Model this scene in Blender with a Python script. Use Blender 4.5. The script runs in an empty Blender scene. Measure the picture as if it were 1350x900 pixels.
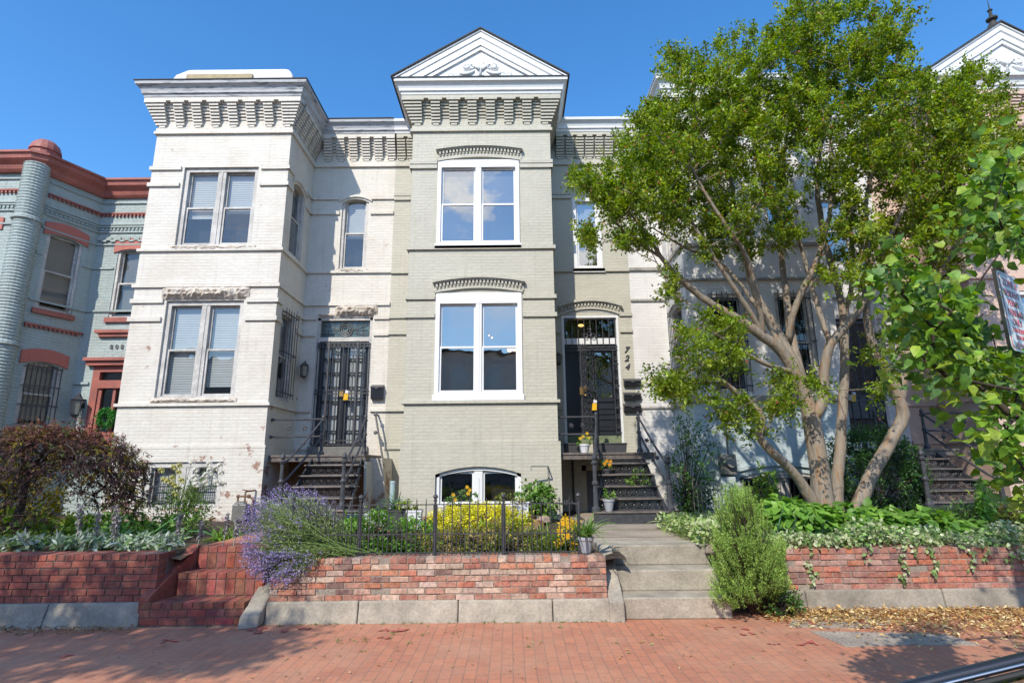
import bpy, math, random
import numpy as np
from mathutils import Vector, Matrix
R = math.radians
scene = bpy.context.scene
col = scene.collection
rnd = random.Random(7)
rg = np.random.default_rng(11)

# ------------------------------------------------------------------ camera
FPX, PITCH, ROLL, EYE = 732.0, R(12.7), R(0.56), 1.65
_fw = np.array([0, math.cos(PITCH), math.sin(PITCH)])
_rt0 = np.array([1.0, 0, 0]); _up0 = np.cross(_rt0, _fw)
_rt = _rt0 * math.cos(ROLL) - _up0 * math.sin(ROLL)
_up = _rt0 * math.sin(ROLL) + _up0 * math.cos(ROLL)
cam_d = bpy.data.cameras.new("camera")
cam = bpy.data.objects.new("camera", cam_d); col.objects.link(cam)
cam_d.sensor_width = 36; cam_d.lens = FPX / 1350 * 36
cam_d.clip_start = 0.05; cam_d.clip_end = 2000
m3 = Matrix([[_rt[i], _up[i], -_fw[i]] for i in range(3)])
cam.matrix_world = Matrix.Translation((0, 0, EYE)) @ m3.to_4x4()
scene.camera = cam

def U(px, py, Y=None, Z=None):
    """pixel of the survey photo -> point on the plane y=Y or z=Z (used only to read real positions)"""
    d = (px - 675) * _rt - (py - 450) * _up + FPX * _fw
    t = Y / d[1] if Y is not None else (Z - EYE) / d[2]
    p = d * t
    return (float(p[0]), float(p[1]), float(p[2] + EYE))

# ------------------------------------------------------------------ world and sun
SUN = Vector((0.42, 1.0, -0.95)).normalized()          # direction light travels
EXPO = 1.02
world = bpy.data.worlds.new("World"); scene.world = world; world.use_nodes = True
nt = world.node_tree; nt.nodes.clear()
N = nt.nodes.new; Lk = nt.links.new
out = N('ShaderNodeOutputWorld'); bg = N('ShaderNodeBackground'); bg.inputs[1].default_value = 0.15
sky = N('ShaderNodeTexSky'); sky.sky_type = 'NISHITA'; sky.sun_disc = False
sky.sun_elevation = math.asin(-SUN.z); sky.sun_rotation = math.atan2(-SUN.x, -SUN.y)
sky.altitude = 0; sky.air_density = 1.0; sky.dust_density = 0.3; sky.ozone_density = 3.0
tc = N('ShaderNodeTexCoord'); mp = N('ShaderNodeMapping'); mp.inputs['Scale'].default_value = (1, 1, 2.6)
nz = N('ShaderNodeTexNoise'); nz.inputs['Scale'].default_value = 3.4; nz.inputs['Detail'].default_value = 7; nz.inputs['Roughness'].default_value = 0.55
rp = N('ShaderNodeValToRGB'); rp.color_ramp.elements[0].position = 0.52; rp.color_ramp.elements[1].position = 0.64
sx = N('ShaderNodeSeparateXYZ'); mr = N('ShaderNodeMapRange'); mr.inputs[1].default_value = -0.25; mr.inputs[2].default_value = -0.6
mr.inputs[3].default_value = 0; mr.inputs[4].default_value = 1
mz = N('ShaderNodeMapRange'); mz.inputs[1].default_value = 0.22; mz.inputs[2].default_value = 0.36
mu = N('ShaderNodeMath'); mu.operation = 'MULTIPLY'; mu2 = N('ShaderNodeMath'); mu2.operation = 'MULTIPLY'
mx = N('ShaderNodeMixRGB'); mx.inputs[2].default_value = (6.2, 6.4, 6.8, 1)
Lk(tc.outputs['Generated'], mp.inputs[0]); Lk(mp.outputs[0], nz.inputs['Vector']); Lk(nz.outputs['Fac'], rp.inputs[0])
Lk(tc.outputs['Generated'], sx.inputs[0]); Lk(sx.outputs['Y'], mr.inputs[0]); Lk(sx.outputs['Z'], mz.inputs[0])
Lk(rp.outputs[0], mu.inputs[0]); Lk(mr.outputs[0], mu.inputs[1]); Lk(mu.outputs[0], mu2.inputs[0]); Lk(mz.outputs[0], mu2.inputs[1])
Lk(mu2.outputs[0], mx.inputs[0])
hs = N('ShaderNodeHueSaturation'); hs.inputs['Saturation'].default_value = 1.27; hs.inputs['Value'].default_value = 0.93; Lk(sky.outputs[0], hs.inputs['Color']); Lk(hs.outputs[0], mx.inputs[1]); Lk(mx.outputs[0], bg.inputs[0]); Lk(bg.outputs[0], out.inputs[0])
sl = bpy.data.lights.new("sun", 'SUN'); sl.energy = 2.45; sl.angle = R(0.55); sl.color = (1.0, 0.915, 0.775)
so = bpy.data.objects.new("sun", sl); col.objects.link(so)
so.rotation_euler = SUN.to_track_quat('-Z', 'Y').to_euler(); so.location = (-8, -20, 20)
vs = scene.view_settings
vs.view_transform = 'Standard'; vs.look = 'None'; vs.exposure = EXPO; vs.gamma = 1; vs.use_curve_mapping = False
scene.render.engine = 'CYCLES'
scene.cycles.max_bounces = 6; scene.cycles.diffuse_bounces = 3; scene.cycles.glossy_bounces = 3
scene.cycles.transparent_max_bounces = 10; scene.cycles.caustics_reflective = False; scene.cycles.caustics_refractive = False
scene.cycles.use_denoising = True

# ------------------------------------------------------------------ materials
class NT:
    def __init__(s, name):
        s.m = bpy.data.materials.new(name); s.m.use_nodes = True; s.t = s.m.node_tree
        s.b = s.t.nodes['Principled BSDF']; s.o = s.t.nodes['Material Output']
    def n(s, ty, **k):
        x = s.t.nodes.new(ty)
        for a, b in k.items():
            if a.startswith('i_'):
                x.inputs[a[2:].replace('_', ' ')].default_value = b
            else: setattr(x, a, b)
        return x
    def l(s, a, b): s.t.links.new(a, b)
def c4(c): return (c[0], c[1], c[2], 1)
def noise_mix(T, base, amt=0.25, scale=3.0, tint=None, detail=5, vec=None):
    nz = T.n('ShaderNodeTexNoise', i_Scale=scale, i_Detail=detail, i_Roughness=0.6)
    if vec is None:
        g = T.n('ShaderNodeNewGeometry'); vec = g.outputs['Position']
    T.l(vec, nz.inputs['Vector'])
    mr = T.n('ShaderNodeMapRange'); mr.inputs[1].default_value = 0.3; mr.inputs[2].default_value = 0.7
    T.l(nz.outputs['Fac'], mr.inputs[0])
    mx = T.n('ShaderNodeMixRGB'); tint = tint or tuple(c * (1 - amt) for c in base[:3])
    mx.inputs[1].default_value = c4(base); mx.inputs[2].default_value = c4(tint)
    T.l(mr.outputs[0], mx.inputs[0])
    return mx
def mat(name, c, rough=0.6, amt=0.2, scale=4.0, metal=0.0, bump=0.0, bscale=40.0, tint=None, spec=0.5, coat=0):
    T = NT(name); mx = noise_mix(T, c, amt, scale, tint); last = mx.outputs[0]
    if bump:
        g = T.n('ShaderNodeNewGeometry')
        for sc, lo, hi in ((1.6, .72, 1.16), (38, .80, 1.15)):
            nz = T.n('ShaderNodeTexNoise', i_Scale=sc, i_Detail=8, i_Roughness=0.7); T.l(g.outputs['Position'], nz.inputs['Vector'])
            mr = T.n('ShaderNodeMapRange'); mr.inputs[1].default_value = .35; mr.inputs[2].default_value = .65; mr.inputs[3].default_value = lo; mr.inputs[4].default_value = hi; T.l(nz.outputs['Fac'], mr.inputs[0])
            vm = T.n('ShaderNodeVectorMath', operation='SCALE'); T.l(last, vm.inputs[0]); T.l(mr.outputs[0], vm.inputs['Scale']); last = vm.outputs[0]
    T.l(last, T.b.inputs['Base Color'])
    T.b.inputs['Roughness'].default_value = rough; T.b.inputs['Metallic'].default_value = metal
    T.b.inputs['Specular IOR Level'].default_value = spec; T.b.inputs['Coat Weight'].default_value = coat
    if bump:
        nz = T.n('ShaderNodeTexNoise', i_Scale=bscale, i_Detail=6); g = T.n('ShaderNodeNewGeometry'); T.l(g.outputs['Position'], nz.inputs['Vector'])
        bp = T.n('ShaderNodeBump', i_Strength=bump, i_Distance=0.02); T.l(nz.outputs['Fac'], bp.inputs['Height']); T.l(bp.outputs[0], T.b.inputs['Normal'])
    return T.m
def wall_uv(T):
    """u runs along the wall whichever way it faces, v is the height"""
    g = T.n('ShaderNodeNewGeometry'); sn = T.n('ShaderNodeSeparateXYZ'); sp = T.n('ShaderNodeSeparateXYZ')
    T.l(g.outputs['True Normal'], sn.inputs[0]); T.l(g.outputs['Position'], sp.inputs[0])
    def M(op, a, b=None):
        m = T.n('ShaderNodeMath', operation=op)
        for i, q in enumerate((a, b)):
            if q is None: continue
            if isinstance(q, (int, float)): m.inputs[i].default_value = q
            else: T.l(q, m.inputs[i])
        return m.outputs[0]
    u = M('SUBTRACT', M('MULTIPLY', sp.outputs[1], sn.outputs[0]), M('MULTIPLY', sp.outputs[0], sn.outputs[1]))
    az = M('ABSOLUTE', sn.outputs[2])
    v = M('ADD', M('MULTIPLY', sp.outputs[2], M('SUBTRACT', 1.0, az)), M('MULTIPLY', sp.outputs[1], az))
    u = M('ADD', u, M('MULTIPLY', sp.outputs[0], az))
    cb = T.n('ShaderNodeCombineXYZ'); T.l(u, cb.inputs[0]); T.l(v, cb.inputs[1])
    return cb.outputs[0], sp.outputs[2], g.outputs['Position'], M
def painted_brick(name, c, stain=(0.5, 0.38, 0.28), amt=0.35, peel=0.0, bump=0.55, mortar=0.94, peel_top=2.6, soft=1.0):
    T = NT(name); uv, zz, pos, M = wall_uv(T)
    # warp a little so that the courses are not ruler straight
    wz = T.n('ShaderNodeTexNoise', i_Scale=1.3, i_Detail=3); T.l(pos, wz.inputs['Vector'])
    wv = T.n('ShaderNodeVectorMath', operation='MULTIPLY_ADD'); T.l(wz.outputs['Color'], wv.inputs[0])
    wv.inputs[1].default_value = (0.02, 0.02, 0.0); T.l(uv, wv.inputs[2])
    bt = T.n('ShaderNodeTexBrick', i_Scale=1.0, i_Mortar_Size=0.007, i_Mortar_Smooth=0.45, i_Bias=0.0, i_Brick_Width=0.203, i_Row_Height=0.0685)
    T.l(wv.outputs[0], bt.inputs['Vector'])
    bt.inputs['Color1'].default_value = c4(c); bt.inputs['Color2'].default_value = c4([x * 0.96 for x in c])
    bt.inputs['Mortar'].default_value = c4([x * mortar for x in c])
    # broad dirt
    n1 = T.n('ShaderNodeTexNoise', i_Scale=1.1, i_Detail=8, i_Roughness=0.65); T.l(pos, n1.inputs['Vector'])
    r1 = T.n('ShaderNodeMapRange'); r1.inputs[1].default_value = 0.46; r1.inputs[2].default_value = 0.70; r1.inputs[4].default_value = amt
    T.l(n1.outputs['Fac'], r1.inputs[0])
    m1 = T.n('ShaderNodeMixRGB'); T.l(r1.outputs[0], m1.inputs[0]); T.l(bt.outputs['Color'], m1.inputs[1]); m1.inputs[2].default_value = c4(stain)
    # vertical streaks
    mp = T.n('ShaderNodeMapping'); mp.inputs['Scale'].default_value = (9, 9, 0.7); T.l(pos, mp.inputs[0])
    n2 = T.n('ShaderNodeTexNoise', i_Scale=1.0, i_Detail=4); T.l(mp.outputs[0], n2.inputs['Vector'])
    r2 = T.n('ShaderNodeMapRange'); r2.inputs[1].default_value = 0.55; r2.inputs[2].default_value = 0.8; r2.inputs[4].default_value = amt * 0.55
    T.l(n2.outputs['Fac'], r2.inputs[0])
    m2 = T.n('ShaderNodeMixRGB'); T.l(r2.outputs[0], m2.inputs[0]); T.l(m1.outputs[0], m2.inputs[1]); m2.inputs[2].default_value = c4([x * 0.55 for x in stain])
    last = m2.outputs[0]
    if peel:
        n3 = T.n('ShaderNodeTexNoise', i_Scale=2.3, i_Detail=9, i_Roughness=0.72); T.l(pos, n3.inputs['Vector'])
        hz = T.n('ShaderNodeMapRange'); hz.inputs[1].default_value = peel_top; hz.inputs[2].default_value = 1.0; hz.inputs[3].default_value = -0.05; hz.inputs[4].default_value = 0.11
        T.l(zz, hz.inputs[0]); s = M('ADD', n3.outputs['Fac'], hz.outputs[0])
        r3 = T.n('ShaderNodeMapRange'); r3.inputs[1].default_value = 0.60; r3.inputs[2].default_value = 0.625; r3.inputs[4].default_value = peel; T.l(s, r3.inputs[0])
        m3_ = T.n('ShaderNodeMixRGB'); T.l(r3.outputs[0], m3_.inputs[0]); T.l(last, m3_.inputs[1]); m3_.inputs[2].default_value = (0.27, 0.13, 0.09, 1)
        last = m3_.outputs[0]
    T.l(last, T.b.inputs['Base Color']); T.b.inputs['Roughness'].default_value = 0.62
    inv = M('SUBTRACT', 1.0, bt.outputs['Fac'])
    n4 = T.n('ShaderNodeTexNoise', i_Scale=45.0, i_Detail=4); T.l(pos, n4.inputs['Vector'])
    n5 = T.n('ShaderNodeTexNoise', i_Scale=2.6, i_Detail=6, i_Roughness=0.65); T.l(pos, n5.inputs['Vector'])
    dp = T.n('ShaderNodeMapRange'); dp.inputs[1].default_value = 0.35; dp.inputs[2].default_value = 0.62; dp.inputs[3].default_value = 0.08 * soft; dp.inputs[4].default_value = 1.0
    T.l(n5.outputs['Fac'], dp.inputs[0])
    n6 = T.n('ShaderNodeTexNoise', i_Scale=9.0, i_Detail=6, i_Roughness=0.6); T.l(pos, n6.inputs['Vector'])
    h = M('ADD', M('MULTIPLY', inv, dp.outputs[0]), M('ADD', M('MULTIPLY', n4.outputs['Fac'], 0.3), M('MULTIPLY', n6.outputs['Fac'], 0.9)))
    bp = T.n('ShaderNodeBump', i_Strength=bump, i_Distance=0.012); T.l(h, bp.inputs['Height']); T.l(bp.outputs[0], T.b.inputs['Normal'])
    return T.m
def glass_mat(name, refl=0.45, tint=(0.5, 0.55, 0.58), rough=0.01, warp=0.012):
    T = NT(name); T.t.nodes.remove(T.b)
    gl = T.n('ShaderNodeBsdfGlossy', i_Roughness=rough); gl.inputs['Color'].default_value = (0.80, 0.78, 0.74, 1)
    tr = T.n('ShaderNodeBsdfTransparent'); tr.inputs['Color'].default_value = c4(tint)
    g = T.n('ShaderNodeNewGeometry')
    nz = T.n('ShaderNodeTexNoise', i_Scale=1.6, i_Detail=2); T.l(g.outputs['Position'], nz.inputs['Vector'])
    bp = T.n('ShaderNodeBump', i_Strength=warp, i_Distance=1.0); T.l(nz.outputs['Fac'], bp.inputs['Height']); T.l(bp.outputs[0], gl.inputs['Normal'])
    dt = T.n('ShaderNodeVectorMath', operation='DOT_PRODUCT'); T.l(g.outputs['Incoming'], dt.inputs[0]); T.l(g.outputs['Normal'], dt.inputs[1])
    ab = T.n('ShaderNodeMath', operation='ABSOLUTE'); T.l(dt.outputs['Value'], ab.inputs[0]); om = T.n('ShaderNodeMath', operation='SUBTRACT'); om.inputs[0].default_value = 1; T.l(ab.outputs[0], om.inputs[1])
    pw = T.n('ShaderNodeMath', operation='POWER'); T.l(om.outputs[0], pw.inputs[0]); pw.inputs[1].default_value = 5
    ad = T.n('ShaderNodeMath', operation='MULTIPLY_ADD', use_clamp=True); T.l(pw.outputs[0], ad.inputs[0]); ad.inputs[1].default_value = .6; ad.inputs[2].default_value = refl
    mx = T.n('ShaderNodeMixShader'); T.l(ad.outputs[0], mx.inputs[0]); T.l(tr.outputs[0], mx.inputs[1]); T.l(gl.outputs[0], mx.inputs[2])
    T.l(mx.outputs[0], T.o.inputs[0]); return T.m
def leaf_mat(name, trans=0.35, rough=0.45, sat=1.0):
    T = NT(name); at0 = T.n('ShaderNodeAttribute', attribute_name='Col'); g = T.n('ShaderNodeNewGeometry')
    nz = T.n('ShaderNodeTexNoise', i_Scale=45, i_Detail=4, i_Roughness=0.6); T.l(g.outputs['Position'], nz.inputs['Vector'])
    mr = T.n('ShaderNodeMapRange'); mr.inputs[1].default_value = 0.3; mr.inputs[2].default_value = 0.7; mr.inputs[3].default_value = 0.68; mr.inputs[4].default_value = 1.3; T.l(nz.outputs['Fac'], mr.inputs[0])
    at_ = T.n('ShaderNodeVectorMath', operation='SCALE'); T.l(at0.outputs['Color'], at_.inputs[0]); T.l(mr.outputs[0], at_.inputs['Scale'])
    bp = T.n('ShaderNodeBump', i_Strength=0.35, i_Distance=0.01); T.l(nz.outputs['Fac'], bp.inputs['Height']); T.l(bp.outputs[0], T.b.inputs['Normal'])
    class _o: outputs = {'Color': at_.outputs[0]}
    at = _o
    T.l(at.outputs['Color'], T.b.inputs['Base Color'])
    T.b.inputs['Roughness'].default_value = rough; T.b.inputs['Specular IOR Level'].default_value = 0.45
    tl = T.n('ShaderNodeBsdfTranslucent'); hs = T.n('ShaderNodeHueSaturation', i_Saturation=1.1, i_Value=1.5); hs.inputs['Hue'].default_value = 0.485
    T.l(at.outputs['Color'], hs.inputs['Color']); T.l(hs.outputs[0], tl.inputs[0])
    mx = T.n('ShaderNodeMixShader'); mx.inputs[0].default_value = trans
    T.l(T.b.outputs[0], mx.inputs[1]); T.l(tl.outputs[0], mx.inputs[2]); T.l(mx.outputs[0], T.o.inputs[0]); return T.m
def attr_mat(name, rough=0.85, bump=0.4, bscale=60, amt=0.25, nscale=14, lime=0.0):
    T = NT(name); at = T.n('ShaderNodeAttribute', attribute_name='Col'); g = T.n('ShaderNodeNewGeometry')
    nz = T.n('ShaderNodeTexNoise', i_Scale=nscale, i_Detail=7, i_Roughness=0.65); T.l(g.outputs['Position'], nz.inputs['Vector'])
    mr = T.n('ShaderNodeMapRange'); mr.inputs[1].default_value = 0.3; mr.inputs[2].default_value = 0.7; mr.inputs[3].default_value = 1 - amt; mr.inputs[4].default_value = 1 + amt
    T.l(nz.outputs['Fac'], mr.inputs[0])
    vm = T.n('ShaderNodeVectorMath', operation='SCALE'); T.l(at.outputs['Color'], vm.inputs[0]); T.l(mr.outputs[0], vm.inputs['Scale'])
    last = vm.outputs[0]
    if lime:
        n3 = T.n('ShaderNodeTexNoise', i_Scale=7, i_Detail=8, i_Roughness=0.75); T.l(g.outputs['Position'], n3.inputs['Vector'])
        r3 = T.n('ShaderNodeMapRange'); r3.inputs[1].default_value = 0.45; r3.inputs[2].default_value = 0.72; r3.inputs[4].default_value = lime; T.l(n3.outputs['Fac'], r3.inputs[0])
        m3 = T.n('ShaderNodeMixRGB'); T.l(r3.outputs[0], m3.inputs[0]); T.l(last, m3.inputs[1]); m3.inputs[2].default_value = (0.47, 0.32, 0.23, 1); last = m3.outputs[0]
    T.l(last, T.b.inputs['Base Color']); T.b.inputs['Roughness'].default_value = rough
    n2 = T.n('ShaderNodeTexNoise', i_Scale=bscale, i_Detail=5); T.l(g.outputs['Position'], n2.inputs['Vector'])
    bp = T.n('ShaderNodeBump', i_Strength=bump, i_Distance=0.01); T.l(n2.outputs['Fac'], bp.inputs['Height']); T.l(bp.outputs[0], T.b.inputs['Normal'])
    return T.m

M_ = {}
M_['h1'] = painted_brick('white_painted_brick', (0.645, 0.617, 0.558), stain=(0.48, 0.40, 0.31), amt=0.46, peel=0.85)
M_['h2'] = painted_brick('sage_painted_brick', (0.475, 0.457, 0.382), stain=(0.39, 0.375, 0.31), amt=0.45, bump=0.55)
M_['h3'] = painted_brick('grey_white_painted_brick', (0.67, 0.66, 0.65), stain=(0.50, 0.47, 0.44), amt=0.4, bump=0.5)
M_['h3b'] = painted_brick('shade_blue_painted_brick', (0.44, 0.52, 0.55), stain=(0.34, 0.40, 0.42), amt=0.3, bump=0.5)  # light paint; the blue of its shade is put into the colour
M_['h4'] = painted_brick('pink_painted_brick', (0.62, 0.46, 0.38), stain=(0.44, 0.29, 0.23), amt=0.3, bump=0.5)
M_['teal'] = painted_brick('teal_painted_brick', (0.36, 0.43, 0.42), stain=(0.29, 0.32, 0.30), amt=0.55, bump=0.9)
M_['red'] = painted_brick('red_painted_brick', (0.47, 0.14, 0.105), stain=(0.34, 0.13, 0.11), amt=0.45, bump=0.5)
M_['redw'] = mat('red_painted_wood', (0.40, 0.115, 0.085), 0.6, 0.35, 5, tint=(.30,.11,.09), bump=.3, bscale=18)
M_['opp'] = painted_brick('dull_brick', (0.60, 0.50, 0.47), stain=(.45, .37, .34), bump=0.3)
M_['white'] = mat('white_wood_paint', (0.72, 0.73, 0.74), 0.45, 0.08, 5)
M_['vinyl'] = mat('white_vinyl', (0.76, 0.77, 0.78), 0.35, 0.05, 6)
M_['oldwhite'] = mat('weathered_white_paint', (0.60, 0.58, 0.55), 0.6, 0.25, 6, bump=0.3)
M_['crown1'] = None
M_['stone'] = mat('rough_cut_painted_stone', (0.66, 0.61, 0.54), 0.8, 0.3, 7, tint=(0.54, 0.45, 0.36), bump=0.6, bscale=30)
M_['iron'] = mat('black_iron_paint', (0.028, 0.030, 0.036), 0.42, 0.3, 12, tint=(0.065, 0.066, 0.075), spec=0.6)
M_['ironw'] = mat('worn_iron_tread', (0.075, 0.074, 0.077), 0.6, 0.3, 9, tint=(0.19, 0.15, 0.125), bump=0.2)
M_['dark'] = mat('painted_dark_interior', (0.012, 0.012, 0.014), 0.9, 0.1)  # near-black colour standing for the darkness of unlit rooms
M_['doorblack'] = mat('black_gloss_door_paint', (0.022, 0.024, 0.032), 0.3, 0.2, 5)
M_['blind'] = mat('pale_blind', (0.62, 0.62, 0.60), 0.7, 0.1, 3)
M_['blindd'] = mat('dark_blind', (0.20, 0.20, 0.19), 0.7, 0.2, 3)
M_['curtain'] = mat('white_curtain', (0.62, 0.62, 0.62), 0.8, 0.15, 6)
M_['glass'] = glass_mat('window_glass', 0.40, tint=(.85, .88, .9), warp=.006)
M_['glassm'] = glass_mat('old_window_glass', 0.15, tint=(.82, .86, .88), warp=.01)
M_['glassd'] = glass_mat('dim_window_glass', 0.10, tint=(.85, .88, .9))
M_['screen'] = mat('grey_insect_screen', (0.10, 0.10, 0.105), 0.8, 0.15, 6)
M_['roof'] = mat('dark_roof_edge', (0.045, 0.042, 0.04), 0.8, 0.3, 5)
M_['roofw'] = mat('white_roof_membrane', (0.66, 0.66, 0.67), 0.6, 0.12, 4)
M_['lumber'] = mat('bare_lumber', (0.42, 0.33, 0.19), 0.7, 0.3, 8)
M_['steel'] = mat('grey_painted_metal', (0.20, 0.20, 0.19), 0.5, 0.3, 10, metal=0.3)
M_['pipe'] = mat('dull_metal_pipe', (0.35, 0.34, 0.31), 0.5, 0.25, 12, metal=0.2)
M_['conc'] = mat('old_concrete', (0.45, 0.405, 0.335), 0.85, 0.3, 3.5, tint=(0.30, 0.27, 0.22), bump=0.35, bscale=70)
M_['concg'] = mat('grey_concrete', (0.36, 0.32, 0.265), 0.85, 0.3, 3.5, tint=(0.22, 0.195, 0.16), bump=0.35, bscale=70)
M_['concp'] = mat('aggregate_concrete', (0.48, 0.41, 0.33), 0.9, 0.35, 60, tint=(0.22, 0.18, 0.15), bump=0.3, bscale=120)
M_['soil'] = mat('garden_soil', (0.085, 0.06, 0.042), 0.95, 0.5, 9, bump=0.9, bscale=35)
M_['asphalt'] = mat('asphalt', (0.055, 0.055, 0.058), 0.9, 0.3, 20, bump=0.4, bscale=120)
M_['mortar'] = mat('mortar', (0.36, 0.31, 0.26), 0.95, 0.3, 15, bump=0.5)
M_['mortard'] = mat('grey_mortar', (0.20, 0.17, 0.15), 0.95, 0.3, 15, bump=0.5)
M_['brick'] = attr_mat('weathered_bricks', 0.9, 0.8, 70, 0.45, 22, 0.62)
M_['brickl'] = attr_mat('dark_red_bricks', 0.9, 0.7, 70, 0.35, 22, 0.22)
M_['attr'] = attr_mat('petals_and_stones', 0.7, 0.2, 60, 0.1, 14)
M_['leaf'] = leaf_mat('leaf', 0.36)
M_['leafs'] = leaf_mat('soft_leaf', 0.22, 0.7)
M_['bark'] = None
M_['yellow'] = mat('yellow_plastic_tag', (0.75, 0.42, 0.01), 0.4, 0.05)
M_['brass'] = mat('worn_brass', (0.45, 0.30, 0.12), 0.35, 0.2, 10, metal=0.8)
M_['pot'] = mat('grey_plastic_pot', (0.36, 0.38, 0.42), 0.5, 0.15, 8)
M_['potd'] = mat('dark_plastic_pot', (0.06, 0.06, 0.068), 0.55, 0.2, 8)
M_['potw'] = mat('white_plastic_pot', (0.68, 0.68, 0.72), 0.45, 0.1, 8)
M_['cream'] = mat('cream_trim', (0.50, 0.44, 0.33), 0.6, 0.15, 5)
M_['greydoor'] = mat('grey_slatted_door', (0.13, 0.14, 0.16), 0.5, 0.15, 5)
M_['signw'] = mat('white_sign_face', (0.78, 0.78, 0.78), 0.35, 0.04, 8)
M_['signr'] = mat('red_sign_ink', (0.55, 0.02, 0.03), 0.4, 0.05, 8)
M_['carpaint'] = mat('dark_grey_car_paint', (0.035, 0.037, 0.045), 0.30, 0.05, 2, metal=0.4, coat=0.6)
M_['chrome'] = mat('chrome_trim', (0.42, 0.43, 0.45), 0.28, 0.03, 2, metal=1.0)
M_['rubber'] = mat('black_rubber', (0.02, 0.02, 0.02), 0.7, 0.1)
M_['lampglass'] = mat('frosted_lamp_glass', (0.22, 0.22, 0.20), 0.15, 0.1, 10)
T = NT('orange_lamp_glow'); T.b.inputs['Base Color'].default_value = (0.9, 0.45, 0.1, 1); T.b.inputs['Emission Color'].default_value = (1, 0.5, 0.15, 1); T.b.inputs['Emission Strength'].default_value = 1.6; M_['glow'] = T.m
# bark: smooth tan with grey and orange patches of its own
T = NT('crape_myrtle_bark'); g = T.n('ShaderNodeNewGeometry'); mp = T.n('ShaderNodeMapping'); mp.inputs['Scale'].default_value = (14, 14, 2.2); T.l(g.outputs['Position'], mp.inputs[0])
nz = T.n('ShaderNodeTexNoise', i_Scale=1.0, i_Detail=5, i_Roughness=0.6); T.l(mp.outputs[0], nz.inputs['Vector'])
cr = T.n('ShaderNodeValToRGB'); e = cr.color_ramp.elements; e[0].position = 0.32; e[0].color = (0.17, 0.145, 0.12, 1); e[1].position = 0.66; e[1].color = (0.26, 0.155, 0.085, 1)
x = cr.color_ramp.elements.new(0.5); x.color = (0.27, 0.23, 0.18, 1)
T.l(nz.outputs['Fac'], cr.inputs[0]); T.l(cr.outputs[0], T.b.inputs['Base Color']); T.b.inputs['Roughness'].default_value = 0.7
bp = T.n('ShaderNodeBump', i_Strength=1.0, i_Distance=0.03); T.l(nz.outputs['Fac'], bp.inputs['Height']); T.l(bp.outputs[0], T.b.inputs['Normal']); M_['bark'] = T.m
M_['barkd'] = mat('dark_bark', (0.07, 0.05, 0.04), 0.9, 0.4, 15, bump=0.8, bscale=30)
# old cornice paint, flaking to grey wood along the grain
T = NT('peeling_cornice_paint'); g = T.n('ShaderNodeNewGeometry'); mp = T.n('ShaderNodeMapping'); mp.inputs['Scale'].default_value = (2.2, 2.2, 22); T.l(g.outputs['Position'], mp.inputs[0])
nz = T.n('ShaderNodeTexNoise', i_Scale=1.3, i_Detail=9, i_Roughness=0.7); T.l(mp.outputs[0], nz.inputs['Vector'])
cr = T.n('ShaderNodeValToRGB'); e = cr.color_ramp.elements; e[0].position = 0.50; e[0].color = (0.46, 0.47, 0.49, 1); e[1].position = 0.62; e[1].color = (0.13, 0.14, 0.16, 1)
x = cr.color_ramp.elements.new(0.56); x.color = (0.33, 0.35, 0.38, 1); T.l(nz.outputs['Fac'], cr.inputs[0]); T.l(cr.outputs[0], T.b.inputs['Base Color']); T.b.inputs['Roughness'].default_value = 0.7
bp = T.n('ShaderNodeBump', i_Strength=0.5, i_Distance=0.01); T.l(nz.outputs['Fac'], bp.inputs['Height']); T.l(bp.outputs[0], T.b.inputs['Normal']); M_['crown1'] = T.m
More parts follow.
